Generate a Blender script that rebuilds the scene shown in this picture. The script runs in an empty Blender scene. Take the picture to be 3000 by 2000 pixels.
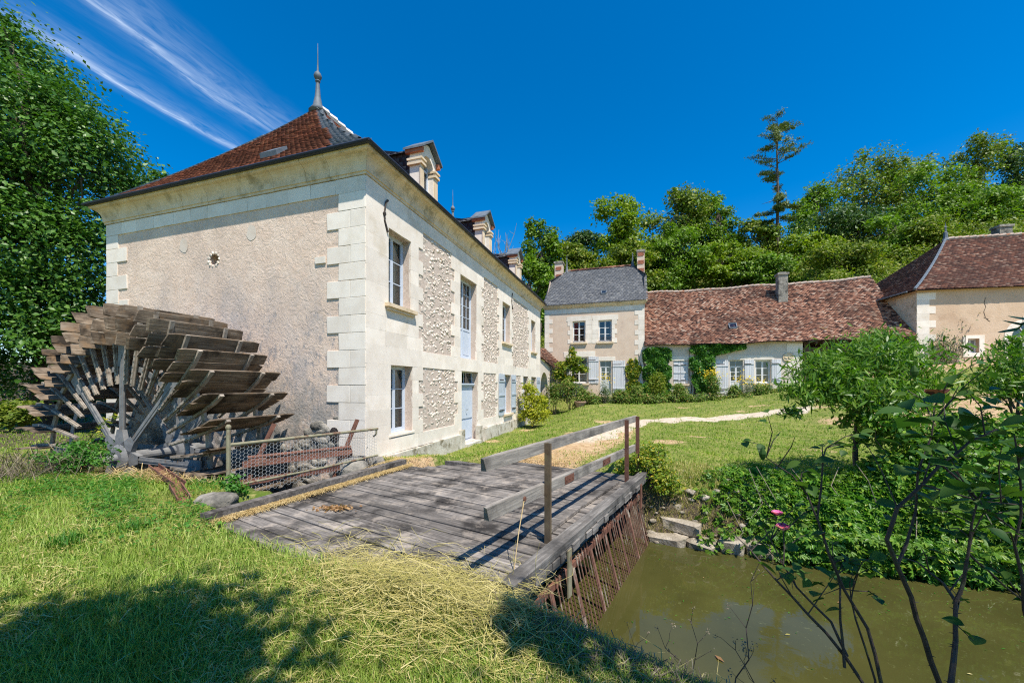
import bpy, bmesh, math, random
import numpy as np
from mathutils import Vector, Matrix, Euler
S = bpy.context.scene
COL = S.collection
RD = random.Random(11)
NG = np.random.default_rng(11)
rad = math.radians

# ---------------------------------------------------------------- camera, sky, sun, exposure
EYE = 1.65
cd = bpy.data.cameras.new('camera'); cam = bpy.data.objects.new('camera', cd); COL.objects.link(cam)
cd.sensor_width = 36.0; cd.lens = 884 / 2352 * 36; cd.shift_y = 101 / 2352
cd.clip_start = 0.05; cd.clip_end = 3000
cam.location = (0, 0, EYE); cam.rotation_euler = (rad(90), 0, 0)
S.camera = cam

TOSUN = Vector((.517 * math.cos(rad(61)), -.856 * math.cos(rad(61)), math.sin(rad(61)))).normalized()
W = bpy.data.worlds.new('World'); S.world = W; W.use_nodes = True
wt = W.node_tree; wt.nodes.clear()
def wn(t, **k):
    n = wt.nodes.new(t)
    for a, b in k.items(): setattr(n, a, b)
    return n
sky = wn('ShaderNodeTexSky', sky_type='NISHITA'); sky.sun_disc = False
sky.sun_elevation = rad(61); sky.sun_rotation = math.atan2(.517, -.856)
sky.altitude = 300; sky.air_density = 1.0; sky.dust_density = 0.2; sky.ozone_density = 4.0
hs = wn('ShaderNodeHueSaturation'); hs.inputs['Saturation'].default_value = 1.44; hs.inputs['Value'].default_value = 1.0
wt.links.new(sky.outputs[0], hs.inputs['Color'])
# thin cirrus: the direction is carried on to a flat layer high overhead, noise stretched along the wind
tc = wn('ShaderNodeTexCoord'); sx = wn('ShaderNodeSeparateXYZ'); wt.links.new(tc.outputs['Generated'], sx.inputs[0])
def wm(op, a, b=None, c=None):
    n = wn('ShaderNodeMath', operation=op)
    for i, v in enumerate((a, b, c)):
        if v is None: continue
        if isinstance(v, (int, float)): n.inputs[i].default_value = v
        else: wt.links.new(v, n.inputs[i])
    return n.outputs[0]
zc = wm('MAXIMUM', sx.outputs[2], .05)
px_ = wm('DIVIDE', sx.outputs[0], zc); py_ = wm('DIVIDE', sx.outputs[1], zc)
# streak frame: u along the streaks, v across (layer coordinates)
CA = rad(72)
uu = wm('ADD', wm('MULTIPLY', px_, math.cos(CA)), wm('MULTIPLY', py_, math.sin(CA)))
vv = wm('ADD', wm('MULTIPLY', px_, -math.sin(CA)), wm('MULTIPLY', py_, math.cos(CA)))
cb = wn('ShaderNodeCombineXYZ'); wt.links.new(wm('MULTIPLY', uu, 4.5), cb.inputs[0]); wt.links.new(wm('MULTIPLY', vv, 17), cb.inputs[1])
nz = wn('ShaderNodeTexNoise'); nz.inputs['Scale'].default_value = 1.6; nz.inputs['Detail'].default_value = 9; nz.inputs['Roughness'].default_value = .62; nz.inputs['Distortion'].default_value = 1.1
wt.links.new(cb.outputs[0], nz.inputs['Vector'])
cb2 = wn('ShaderNodeCombineXYZ'); wt.links.new(uu, cb2.inputs[0]); wt.links.new(vv, cb2.inputs[1])
n2 = wn('ShaderNodeTexNoise'); n2.inputs['Scale'].default_value = 2.6; n2.inputs['Detail'].default_value = 7
wt.links.new(cb2.outputs[0], n2.inputs['Vector'])
wob = wm('MULTIPLY', wm('SUBTRACT', n2.outputs[0], .5), .17)
def band(v0, w):      # one streak: falls off across its width
    d = wm('ABSOLUTE', wm('SUBTRACT', wm('ADD', vv, wob), v0))
    return wm('MAXIMUM', wm('SUBTRACT', 1.0, wm('DIVIDE', d, w)), 0.0)
CLOUD_V = [(1.63, .040, .6), (1.59, .13, .20), (1.355, .036, .5), (1.31, .17, .26)]
tot = None
for v0, w, k in CLOUD_V:
    b = wm('MULTIPLY', wm('POWER', band(v0, w), 1.5), k)
    tot = b if tot is None else wm('ADD', tot, b)
dens = wm('MULTIPLY', tot, wm('MULTIPLY_ADD', nz.outputs[0], 2.6, -.72))
mu = wn('ShaderNodeMapRange', interpolation_type='SMOOTHSTEP'); wt.links.new(uu, mu.inputs[0])
mu.inputs[1].default_value = .35; mu.inputs[2].default_value = .72
mu2 = wn('ShaderNodeMapRange', interpolation_type='SMOOTHSTEP'); wt.links.new(uu, mu2.inputs[0])
mu2.inputs[1].default_value = 1.5; mu2.inputs[2].default_value = 1.0
dens = wm('MULTIPLY', wm('MULTIPLY', dens, mu.outputs[0]), mu2.outputs[0])
dens = wm('MINIMUM', wm('MAXIMUM', dens, 0.0), .85)
mx = wn('ShaderNodeMixRGB'); wt.links.new(dens, mx.inputs[0]); wt.links.new(hs.outputs[0], mx.inputs[1]); mx.inputs[2].default_value = (4.6, 5.4, 6.6, 1)
bg = wn('ShaderNodeBackground'); bg.inputs[1].default_value = .13
wo = wn('ShaderNodeOutputWorld'); wt.links.new(mx.outputs[0], bg.inputs[0]); wt.links.new(bg.outputs[0], wo.inputs[0])

sl = bpy.data.lights.new('sun', 'SUN'); so = bpy.data.objects.new('sun', sl); COL.objects.link(so)
sl.energy = 5.0; sl.angle = rad(.53); sl.color = (1.0, .94, .84)
so.rotation_euler = TOSUN.to_track_quat('Z', 'Y').to_euler(); so.location = (10, -20, 40)
S.view_settings.view_transform = 'Standard'; S.view_settings.look = 'None'
S.view_settings.exposure = 0.55; S.view_settings.gamma = 1; S.view_settings.use_curve_mapping = False
S.cycles.max_bounces = 7; S.cycles.diffuse_bounces = 3; S.cycles.transparent_max_bounces = 10
S.cycles.use_denoising = False; S.cycles.filter_width = 1.15; S.cycles.sample_clamp_indirect = 6

# ---------------------------------------------------------------- frames of the place (metres; z = 0 is the bridge deck)
_t = math.atan2(279, 884)
e1 = np.array([math.sin(_t), math.cos(_t)]); e2 = np.array([-math.cos(_t), math.sin(_t)])
C = np.array([-3.3068, 8.7])                  # front corner of the mill
P0 = np.array([2.460, 29.0])                  # left corner of the farmhouse
PV = np.array([23.5, 22.35])                  # corner of the right hand building
BO = np.array([.014, 3.17]); br = np.array([.526, .851]); bp = np.array([.851, -.526])   # bridge: near corner, along, across
WZ = -1.05                                    # pond level
def loc(a, b, z=None):
    v = C + a * e1 + b * e2
    return tuple(v) if z is None else (v[0], v[1], z)
def brg(q, p, z): v = BO + q * br + p * bp; return (v[0], v[1], z)
def at(u, v, Y): return ((u - 1176) / 884 * Y, Y, EYE + (885 - v) / 884 * Y)

# ---------------------------------------------------------------- object helpers
def tag(o, label=None, cat=None, group=None, kind=None):
    if label: o['label'] = label
    if cat: o['category'] = cat
    if group: o['group'] = group
    if kind: o['kind'] = kind
    return o
def thing(name, label, cat, locn=(0, 0, 0), rz=0, group=None):
    o = bpy.data.objects.new(name, None); COL.objects.link(o); o.empty_display_size = .2
    o.location = locn; o.rotation_euler = (0, 0, rz)
    return tag(o, label, cat, group)
def inst(name, mesh, parent=None, M=None, kind=None):
    o = bpy.data.objects.new(name, mesh); COL.objects.link(o)
    if parent is not None: o.parent = parent
    if M is not None: o.matrix_local = M
    if kind: o['kind'] = kind
    return o
def npmesh(name, V, F, mat=None, smooth=False):
    V = np.asarray(V, np.float32).reshape(-1, 3); F = np.asarray(F, np.int32); k = F.shape[1]
    me = bpy.data.meshes.new(name)
    me.vertices.add(len(V)); me.vertices.foreach_set('co', V.ravel())
    me.loops.add(F.size); me.loops.foreach_set('vertex_index', F.ravel())
    me.polygons.add(len(F)); me.polygons.foreach_set('loop_start', np.arange(0, F.size, k, dtype=np.int32))
    if smooth: me.polygons.foreach_set('use_smooth', np.ones(len(F), bool))
    me.update(calc_edges=True)
    if mat: me.materials.append(mat)
    return me
class MB:
    def __init__(s): s.V = []; s.F = []
    def add(s, vs, fs):
        b = len(s.V); s.V += [tuple(v) for v in vs]; s.F += [tuple(b + i for i in f) for f in fs]; return s
    def quad(s, a, b, c, d): return s.add((a, b, c, d), ((0, 1, 2, 3),))
    def box(s, lo, hi, M=None):
        x0, y0, z0 = lo; x1, y1, z1 = hi
        vs = [Vector(v) for v in ((x0,y0,z0),(x1,y0,z0),(x1,y1,z0),(x0,y1,z0),(x0,y0,z1),(x1,y0,z1),(x1,y1,z1),(x0,y1,z1))]
        if M is not None: vs = [M @ v for v in vs]
        return s.add(vs, ((0,3,2,1),(4,5,6,7),(0,1,5,4),(1,2,6,5),(2,3,7,6),(3,0,4,7)))
    def beam(s, a, b, w, h, up=(0, 0, 1)):       # box from a to b, w across, h along up
        a = Vector(a); b = Vector(b); d = (b - a); L = d.length; d.normalize()
        r = d.cross(Vector(up)); r = r.normalized() if r.length > 1e-6 else Vector((1, 0, 0)); u = r.cross(d)
        M = Matrix((( d.x, r.x, u.x, a.x), (d.y, r.y, u.y, a.y), (d.z, r.z, u.z, a.z), (0, 0, 0, 1)))
        return s.box((0, -w / 2, -h / 2), (L, w / 2, h / 2), M)
    def tube(s, pts, rs, n=6, cap=True):
        pts = [Vector(p) for p in pts]
        if isinstance(rs, (int, float)): rs = [rs] * len(pts)
        b = len(s.V); prev = None
        for i, p in enumerate(pts):
            d = (pts[min(i + 1, len(pts) - 1)] - pts[max(i - 1, 0)]).normalized()
            if prev is None:
                prev = d.cross(Vector((0, 0, 1)) if abs(d.z) < .9 else Vector((1, 0, 0))).normalized()
            x = (prev - d * prev.dot(d)).normalized(); prev = x; y = d.cross(x)
            for k in range(n):
                t = 2 * math.pi * k / n
                s.V.append(tuple(p + (x * math.cos(t) + y * math.sin(t)) * rs[i]))
        for i in range(len(pts) - 1):
            for k in range(n):
                s.F.append((b + i*n + k, b + i*n + (k+1) % n, b + (i+1)*n + (k+1) % n, b + (i+1)*n + k))
        if cap:
            s.F.append(tuple(b + k for k in range(n))[::-1]); s.F.append(tuple(b + (len(pts)-1)*n + k for k in range(n)))
        return s
    def lathe(s, prof, c, n=12, axis=(0, 0, 1)):   # prof: (radius, height)
        a = Vector(axis).normalized(); x = a.orthogonal().normalized(); y = a.cross(x); c = Vector(c); b = len(s.V)
        for r, h in prof:
            for k in range(n):
                t = 2 * math.pi * k / n; s.V.append(tuple(c + a * h + (x * math.cos(t) + y * math.sin(t)) * r))
        for i in range(len(prof) - 1):
            for k in range(n): s.F.append((b+i*n+k, b+i*n+(k+1)%n, b+(i+1)*n+(k+1)%n, b+(i+1)*n+k))
        s.F.append(tuple(b + k for k in range(n))[::-1]); s.F.append(tuple(b + (len(prof)-1)*n + k for k in range(n)))
        return s
    def mesh(s, name, mat=None, smooth=False):
        me = bpy.data.meshes.new(name); me.from_pydata(s.V, [], s.F); me.update()
        if smooth: me.polygons.foreach_set('use_smooth', np.ones(len(me.polygons), bool))
        if mat: me.materials.append(mat)
        return me
    def build(s, name, mat=None, parent=None, M=None, smooth=False, kind=None):
        return inst(name, s.mesh(name, mat, smooth), parent, M, kind)
def TR(x, y, z): return Matrix.Translation((x, y, z))
def SC(x, y, z): return Matrix.Diagonal((x, y, z, 1))
def RZ(a): return Matrix.Rotation(a, 4, 'Z')
def RX(a): return Matrix.Rotation(a, 4, 'X')
def RY(a): return Matrix.Rotation(a, 4, 'Y')
# ---------------------------------------------------------------- materials
class NT:
    def __init__(s, name):
        s.m = bpy.data.materials.new(name); s.m.use_nodes = True; s.t = s.m.node_tree; s.t.nodes.clear()
        s.out = s.n('ShaderNodeOutputMaterial')
    def n(s, t, **k):
        x = s.t.nodes.new(t)
        for a, b in k.items(): setattr(x, a, b)
        return x
    def l(s, a, b): s.t.links.new(a, b)
    def put(s, sock, v):
        if isinstance(v, (int, float)): sock.default_value = v
        elif isinstance(v, (tuple, list)): sock.default_value = v if len(v) == 4 or len(sock.default_value) == 3 else (*v, 1)
        else: s.l(v, sock)
    def math(s, op, a, b=0.0, c=0.0):
        x = s.n('ShaderNodeMath', operation=op)
        for i, v in enumerate((a, b, c)): s.put(x.inputs[i], v)
        return x.outputs[0]
    def mix(s, f, a, b, blend='MIX'):
        x = s.n('ShaderNodeMixRGB', blend_type=blend); s.put(x.inputs[0], f); s.put(x.inputs[1], a); s.put(x.inputs[2], b); return x.outputs[0]
    def mr(s, v, a, b, c=0.0, d=1.0):
        x = s.n('ShaderNodeMapRange', interpolation_type='SMOOTHSTEP'); s.put(x.inputs[0], v)
        for i, q in enumerate((a, b, c, d)): x.inputs[i + 1].default_value = q
        return x.outputs[0]
    def noise(s, vec, scale, detail=5, rough=.6, dist=0.0):
        x = s.n('ShaderNodeTexNoise'); s.l(vec, x.inputs['Vector']); x.inputs['Scale'].default_value = scale; x.inputs['Detail'].default_value = detail
        x.inputs['Roughness'].default_value = rough; x.inputs['Distortion'].default_value = dist; return x.outputs[0]
    def vor(s, vec, scale, feature='F1', out=0):
        x = s.n('ShaderNodeTexVoronoi', feature=feature); s.l(vec, x.inputs['Vector']); x.inputs['Scale'].default_value = scale; return x.outputs[out]
    def pos(s, rot=0.0, sc=(1, 1, 1)):
        g = s.n('ShaderNodeNewGeometry'); v = g.outputs['Position']
        if rot:
            r = s.n('ShaderNodeVectorRotate', rotation_type='Z_AXIS'); s.l(v, r.inputs[0]); r.inputs['Angle'].default_value = -rot; v = r.outputs[0]
        if sc != (1, 1, 1):
            q = s.n('ShaderNodeVectorMath', operation='MULTIPLY'); s.l(v, q.inputs[0]); q.inputs[1].default_value = sc; v = q.outputs[0]
        return v
    def rnd(s):
        g = s.n('ShaderNodeNewGeometry'); o = s.n('ShaderNodeObjectInfo')
        return s.math('FRACT', s.math('ADD', g.outputs['Random Per Island'], o.outputs['Random']))
    def ramp(s, f, stops, interp='LINEAR'):
        x = s.n('ShaderNodeValToRGB'); s.l(f, x.inputs[0]); x.color_ramp.interpolation = interp; el = x.color_ramp.elements
        while len(el) < len(stops): el.new(.5)
        for e, (p, c) in zip(el, stops): e.position = p; e.color = (*c, 1)
        return x.outputs[0]
    def attr(s, name):
        x = s.n('ShaderNodeAttribute'); x.attribute_name = name; return x.outputs['Fac']
    def bump(s, h, strength, dist=.02):
        x = s.n('ShaderNodeBump'); s.l(h, x.inputs['Height']); x.inputs['Strength'].default_value = strength; x.inputs['Distance'].default_value = dist; return x.outputs[0]
    def bsdf(s, col, rough=.9, spec=.3, normal=None, metal=0.0):
        b = s.n('ShaderNodeBsdfPrincipled'); s.put(b.inputs['Base Color'], col); s.put(b.inputs['Roughness'], rough)
        b.inputs['Specular IOR Level'].default_value = spec; b.inputs['Metallic'].default_value = metal
        if normal is not None: s.l(normal, b.inputs['Normal'])
        s.l(b.outputs[0], s.out.inputs[0]); return b

def simple(name, c1, c2, scale=6, c3=None, s3=1.2, f3=(.5, .7), rv=.0, rough=.9, spec=.25, bs=0.0, bsc=40, bd=.01, rot=0, sc=(1, 1, 1), metal=0.0):
    """two colours mixed by noise, a third in patches, each piece its own brightness, fine relief"""
    t = NT(name); P = t.pos(rot, sc)
    col = t.mix(t.mr(t.noise(P, scale), .3, .7), c1, c2)
    if c3: col = t.mix(t.mr(t.noise(P, s3, 6, .65), *f3), col, c3)
    if rv:
        k = t.math('MULTIPLY_ADD', t.rnd(), 2 * rv, 1 - rv)
        x = t.n('ShaderNodeVectorMath', operation='SCALE'); t.l(col, x.inputs[0]); t.l(k, x.inputs['Scale']); col = x.outputs[0]
    nm = t.bump(t.noise(P, bsc, 6, .65), bs, bd) if bs else None
    t.bsdf(col, rough, spec, nm, metal); return t.m

A1 = math.atan2(e1[1], e1[0]); AB = math.atan2(bp[1], bp[0]); ABR = math.atan2(br[1], br[0])
M = {}
M['ashlar'] = simple('ashlar_limestone', (.735, .65, .55), (.81, .735, .64), 3, (.64, .555, .44), 1.1, (.55, .75), .075, .92, .15, .35, 60, .006)
M['cornice'] = simple('cornice_limestone', (.66, .51, .335), (.73, .60, .44), 4, (.40, .32, .20), 2.6, (.50, .72), .06, .92, .15, .3, 50, .006)
M['rubble'] = simple('rubble_stone', (.54, .455, .365), (.72, .645, .56), 9, (.50, .385, .27), 2.5, (.56, .72), .26, .95, .12, .45, 45, .015)
M['mortar'] = simple('mortar', (.50, .405, .335), (.60, .50, .42), 14, (.42, .32, .24), 3, (.55, .75), 0, .97, .1, .55, 38, .015)
M['plinth'] = simple('plinth_render', (.48, .43, .35), (.62, .58, .50), 3.0, (.20, .17, .11), 2.4, (.50, .66), 0, .95, .1, .8, 30, .015)
M['darkstone'] = simple('weathered_stone', (.20, .185, .155), (.37, .335, .28), 5, (.09, .085, .075), 2.0, (.46, .66), .2, .95, .1, 1.0, 22, .03)
M['palestone'] = simple('pale_bank_stone', (.26, .22, .165), (.43, .375, .30), 5, (.13, .125, .07), 2.2, (.5, .7), .15, .95, .1, 1.0, 22, .03)
M['farmplaster'] = simple('pinkish_plaster', (.60, .46, .35), (.66, .525, .41), 2.0, (.54, .41, .32), 1.0, (.55, .75), 0, .95, .1, .4, 40, .01)
M['pavplaster'] = simple('ochre_plaster', (.56, .40, .27), (.64, .48, .345), 1.6, (.48, .33, .22), .8, (.5, .72), 0, .95, .1, .7, 14, .02)
M['barnplaster'] = simple('pale_plaster', (.60, .515, .43), (.68, .60, .51), 1.8, (.52, .42, .33), .9, (.5, .7), 0, .95, .1, .4, 40, .01)
def roughcast():
    t = NT('roughcast'); P = t.pos(); sxyz = t.n('ShaderNodeSeparateXYZ'); t.l(P, sxyz.inputs[0]); z = sxyz.outputs[2]
    col = t.mix(t.mr(t.noise(P, 3), .3, .7), (.68, .515, .40), (.76, .60, .48))
    col = t.mix(t.mr(t.noise(P, .7, 4), .45, .7), col, (.585, .455, .365))
    # grey algae flecks run down the lower half of the wall, denser near the wheel
    hz = t.mr(z, 5.4, 1.8); fl = t.noise(t.pos(0, (1, 1, .45)), 7.5, 7, .75)
    thr = t.math('SUBTRACT', .665, t.math('MULTIPLY', hz, .15))
    f = t.mr(t.math('SUBTRACT', fl, thr), 0, .07)
    col = t.mix(t.math('MULTIPLY', f, .72), col, (.30, .29, .29))
    pt = t.math('MULTIPLY', t.mr(z, 5.6, 2.8), t.mr(t.noise(t.pos(0, (1, 1, .6)), .85, 7, .68), .44, .64)); col = t.mix(t.math('MULTIPLY', pt, .55), col, (.385, .36, .345))
    wh = t.math('MULTIPLY', t.mr(z, 2.6, 1.0), t.mr(t.noise(P, 2.2, 6, .7), .58, .68)); col = t.mix(t.math('MULTIPLY', wh, .6), col, (.70, .66, .60))
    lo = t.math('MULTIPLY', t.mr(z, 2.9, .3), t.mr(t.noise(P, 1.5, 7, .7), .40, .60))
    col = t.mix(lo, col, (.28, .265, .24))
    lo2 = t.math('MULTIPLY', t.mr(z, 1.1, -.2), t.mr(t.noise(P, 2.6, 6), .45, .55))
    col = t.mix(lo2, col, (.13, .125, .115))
    b1 = t.noise(P, 5.0, 7, .70, 1.8); h = t.math('ADD', b1, t.math('MULTIPLY', t.noise(P, 60, 3), .25))
    t.bsdf(col, .97, .1, t.bump(h, .6, .055)); return t.m
M['roughcast'] = roughcast()
def tile_mat(name, stops, lich=(.42, .38, .30), lf=(.62, .72), rough=.88, patch=None):
    t = NT(name); P = t.pos(); r = t.rnd()
    col = t.ramp(r, stops)
    col = t.mix(t.math('MULTIPLY', t.mr(t.noise(P, .55, 5), .42, .66), .55), col, patch or stops[0][1])
    col = t.mix(t.math('MULTIPLY', t.mr(t.noise(P, 11, 6, .7), *lf), .7), col, lich)
    t.bsdf(col, rough, .2, t.bump(t.noise(P, 70, 4), .4, .006)); return t.m
M['tile_mill'] = tile_mat('mill_clay_tile', [(0, (.065, .026, .018)), (.3, (.155, .050, .030)), (.65, (.225, .072, .040)), (1, (.32, .13, .075))], (.13, .08, .06), (.60, .72))
M['tile_barn'] = tile_mat('barn_clay_tile', [(0, (.05, .03, .026)), (.2, (.14, .066, .047)), (.5, (.32, .145, .092)), (.82, (.45, .235, .155)), (1, (.55, .41, .31))], (.16, .12, .10), (.58, .70))
M['tile_pav'] = tile_mat('old_brown_tile', [(0, (.065, .034, .028)), (.4, (.14, .062, .045)), (.8, (.23, .095, .06)), (1, (.40, .28, .21))], (.09, .07, .06), (.52, .66))
M['slate'] = tile_mat('slate', [(0, (.09, .095, .105)), (.5, (.145, .15, .16)), (.85, (.20, .20, .205)), (1, (.27, .265, .255))], (.17, .155, .125), (.52, .66), .6)
M['slate_dark'] = tile_mat('dark_slate', [(0, (.022, .028, .045)), (.6, (.038, .046, .068)), (1, (.065, .075, .095))], (.07, .07, .07), (.66, .8), .5)
M['slate_blue'] = tile_mat('blue_slate', [(0, (.05, .068, .088)), (.6, (.085, .11, .138)), (1, (.13, .155, .18))], (.12, .13, .14), (.62, .76), .5)
M['zinc'] = simple('zinc', (.085, .105, .125), (.14, .165, .19), 5, None, rough=.65, spec=.4)
M['ridge'] = simple('mortared_ridge', (.33, .25, .20), (.46, .38, .32), 9, (.36, .17, .10), 4, (.52, .62), .15, .95, .1, .6, 40, .01)
M['white_ridge'] = simple('white_ridge_mortar', (.66, .60, .54), (.74, .70, .64), 9, (.52, .34, .25), 5, (.6, .7), .12, .95, .1, .5, 40, .01)
M['paint_blue'] = simple('blue_grey_paint', (.50, .56, .65), (.56, .615, .69), 6, (.42, .46, .52), 3, (.62, .8), .04, .55, .35)
M['paint_white'] = simple('white_paint', (.66, .66, .66), (.74, .735, .72), 6, (.55, .53, .50), 4, (.6, .8), .03, .6, .3)
M['shutter'] = simple('weathered_shutter', (.56, .565, .58), (.66, .66, .665), 5, (.40, .385, .37), 5, (.58, .72), .09, .8, .2, .3, 60, .004, 0, (1, 1, .2))
M['shutter_mill'] = simple('grey_shutter_paint', (.40, .45, .50), (.48, .525, .57), 6, (.33, .36, .39), 4, (.6, .75), .05, .65, .3)
M['iron'] = simple('dark_iron', (.035, .03, .028), (.075, .055, .045), 12, (.12, .06, .035), 6, (.58, .7), .1, .75, .35)
M['rust'] = simple('rusty_steel', (.125, .058, .040), (.20, .088, .058), 9, (.30, .20, .14), 5, (.58, .72), .15, .88, .25, .5, 60, .004)
M['rust_bar'] = simple('rack_bar_rust', (.12, .062, .045), (.21, .105, .075), 9, (.36, .31, .25), 5, (.50, .66), .25, .9, .2, .4, 60, .003)
M['pipe'] = simple('mossy_pipe', (.19, .175, .105), (.26, .24, .16), 9, (.17, .095, .06), 6, (.5, .64), 0, .85, .25)
M['postiron'] = simple('brown_post_iron', (.085, .062, .038), (.15, .105, .065), 9, (.16, .13, .07), 5, (.52, .66), 0, .85, .25)
M['wire'] = simple('galvanised_wire', (.34, .35, .35), (.46, .47, .47), 9, None, rough=.5, spec=.5)
M['greyiron'] = simple('grey_cast_iron', (.15, .152, .155), (.225, .222, .215), 8, (.17, .125, .095), 5, (.58, .72), .08, .7, .3, .3, 70, .003)
def wood(name, dark, mid, pale, rot, pv=.25, sx=.07, warm=None):
    t = NT(name); P = t.pos(rot, (sx, 1, 1)); Q = t.pos()
    g = t.noise(P, 26, 7, .7, .3)
    col = t.ramp(g, [(.25, dark), (.5, mid), (.75, pale)])
    col = t.mix(t.mr(t.noise(Q, 1.5, 6, .65), .42, .66), col, dark if pv > 0 else mid)
    if warm: col = t.mix(t.math('MULTIPLY', t.mr(t.noise(Q, 3.2, 6, .7), .5, .66), .7), col, warm)
    k = t.math('MULTIPLY_ADD', t.rnd(), 2 * abs(pv), 1 - abs(pv))
    x = t.n('ShaderNodeVectorMath', operation='SCALE'); t.l(col, x.inputs[0]); t.l(k, x.inputs['Scale'])
    t.bsdf(x.outputs[0], .92, .15, t.bump(g, .9, .008)); return t.m
M['deck'] = wood('deck_wood', (.038, .034, .031), (.165, .148, .132), (.37, .33, .29), AB, .26, .05, (.33, .28, .23))
M['beam'] = wood('edge_beam_wood', (.05, .047, .044), (.16, .148, .135), (.33, .305, .275), ABR, .2, .05, (.10, .09, .08))
M['rail'] = wood('rail_wood', (.11, .10, .09), (.29, .26, .225), (.44, .40, .345), ABR, .1)
M['paddle'] = wood('paddle_wood', (.038, .029, .021), (.195, .148, .106), (.39, .325, .25), A1, .32, .06, (.22, .14, .078))
M['arm'] = simple('wheel_arm_wood', (.24, .205, .165), (.36, .31, .255), 9, (.13, .10, .075), 6, (.5, .66), .15, .92, .15, .5, 60, .004)
M['barnwood'] = simple('barn_timber', (.07, .045, .03), (.12, .08, .055), 8, None, rv=.2)
M['bark'] = simple('bark', (.075, .060, .045), (.14, .115, .09), 9, (.20, .18, .15), 4, (.56, .7), 0, .95, .1, 1.0, 18, .03)
M['barkpale'] = simple('pale_bark', (.26, .235, .20), (.36, .33, .29), 9, (.12, .10, .08), 4, (.55, .7), 0, .95, .1, .8, 18, .03)
M['rosebark'] = simple('rose_stem', (.030, .022, .020), (.060, .042, .036), 30, (.045, .055, .025), 9, (.55, .7), 0, .6, .3, .6, 60, .004)
M['dryvine'] = simple('dry_vine', (.17, .135, .10), (.26, .215, .17), 12, None)
M['terracotta'] = simple('terracotta', (.33, .20, .14), (.42, .28, .20), 9, None)
M['brick'] = simple('brick', (.34, .115, .065), (.42, .17, .10), 9, None, rv=.2)
M['curtain'] = simple('curtain_cloth', (.40, .34, .25), (.52, .45, .34), 5, None, sc=(6, 6, .3))
M['redcloth'] = simple('red_curtain', (.45, .05, .06), (.56, .09, .10), 5, None, sc=(6, 6, .3))
M['interior'] = simple('dim_interior', (.20, .17, .13), (.28, .24, .19), 3, None)
M['straw'] = simple('dry_straw', (.46, .33, .16), (.58, .44, .23), 14, None, rv=.25)
M['crack'] = simple('crack', (.08, .06, .045), (.13, .10, .075), 9, None)
def glass():
    t = NT('window_glass'); g = t.n('ShaderNodeBsdfGlossy'); g.inputs['Roughness'].default_value = .02; g.inputs['Color'].default_value = (.9, .95, 1, 1)
    tr = t.n('ShaderNodeBsdfTransparent'); tr.inputs['Color'].default_value = (.72, .76, .75, 1)
    fr = t.n('ShaderNodeFresnel'); fr.inputs['IOR'].default_value = 1.5
    mxs = t.n('ShaderNodeMixShader'); t.l(t.math('MINIMUM', t.math('MULTIPLY_ADD', fr.outputs[0], 1.3, .03), 1.0), mxs.inputs[0]); t.l(tr.outputs[0], mxs.inputs[1]); t.l(g.outputs[0], mxs.inputs[2])
    t.l(mxs.outputs[0], t.out.inputs[0]); return t.m
M['glass'] = glass()
def leafmat(name, stops, trans=.35, rough=.5, patch=None, pf=.6, spec=.35):
    t = NT(name); P = t.pos(); r = t.rnd()
    col = t.ramp(r, stops)
    if patch: col = t.mix(t.math('MULTIPLY', t.mr(t.noise(P, pf, 4), .42, .62), .65), col, patch)
    b = t.n('ShaderNodeBsdfPrincipled'); t.l(col, b.inputs['Base Color']); b.inputs['Roughness'].default_value = rough; b.inputs['Specular IOR Level'].default_value = spec
    tl = t.n('ShaderNodeBsdfTranslucent'); t.l(t.mix(1.0, col, (1.0, 1.25, .45), 'MULTIPLY'), tl.inputs[0])
    ms = t.n('ShaderNodeMixShader'); ms.inputs[0].default_value = trans; t.l(b.outputs[0], ms.inputs[1]); t.l(tl.outputs[0], ms.inputs[2]); t.l(ms.outputs[0], t.out.inputs[0]); return t.m
L = {}
L['big'] = leafmat('big_tree_leaf', [(0, (0.039, 0.108, 0.013)), (.5, (0.069, 0.166, 0.020)), (1, (0.132, 0.248, 0.037))], .25, .4, None, spec=.28)
L['oak'] = leafmat('oak_leaf', [(0, (0.095, 0.167, 0.013)), (.6, (0.167, 0.266, 0.017)), (1, (0.302, 0.319, 0.029))], .3, .5, (.10, .105, .018))
L['mid'] = leafmat('mid_leaf', [(0, (0.097, 0.189, 0.012)), (.6, (0.166, 0.294, 0.016)), (1, (0.261, 0.368, 0.023))], .35, .5, (.085, .14, .012))
L['lime'] = leafmat('lime_leaf', [(0, (0.119, 0.204, 0.009)), (.6, (0.206, 0.292, 0.011)), (1, (0.312, 0.363, 0.020))], .4, .5, None)
L['pine'] = leafmat('pine_needle', [(0, (0.068, 0.126, 0.022)), (.6, (0.121, 0.173, 0.030)), (1, (0.210, 0.223, 0.047))], .15, .6, None)
L['dark'] = leafmat('dark_leaf', [(0, (0.035, 0.080, 0.016)), (.6, (0.061, 0.120, 0.022)), (1, (0.096, 0.160, 0.032))], .25, .5, None)
L['scrub'] = leafmat('scrub_leaf', [(0, (0.108, 0.174, 0.012)), (.55, (0.193, 0.256, 0.018)), (1, (0.339, 0.325, 0.040))], .35, .55, (.10, .155, .014), .35)
L['ivy'] = leafmat('ivy_leaf', [(0, (0.040, 0.136, 0.016)), (.6, (0.072, 0.208, 0.022)), (1, (0.144, 0.296, 0.035))], .3, .38, None)
L['creeper'] = leafmat('creeper_leaf', [(0, (0.055, 0.152, 0.018)), (.55, (0.095, 0.240, 0.026)), (.9, (0.202, 0.336, 0.036)), (1, (0.368, 0.416, 0.051))], .35, .36, (.13, .22, .025), 1.2, .25)
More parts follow.
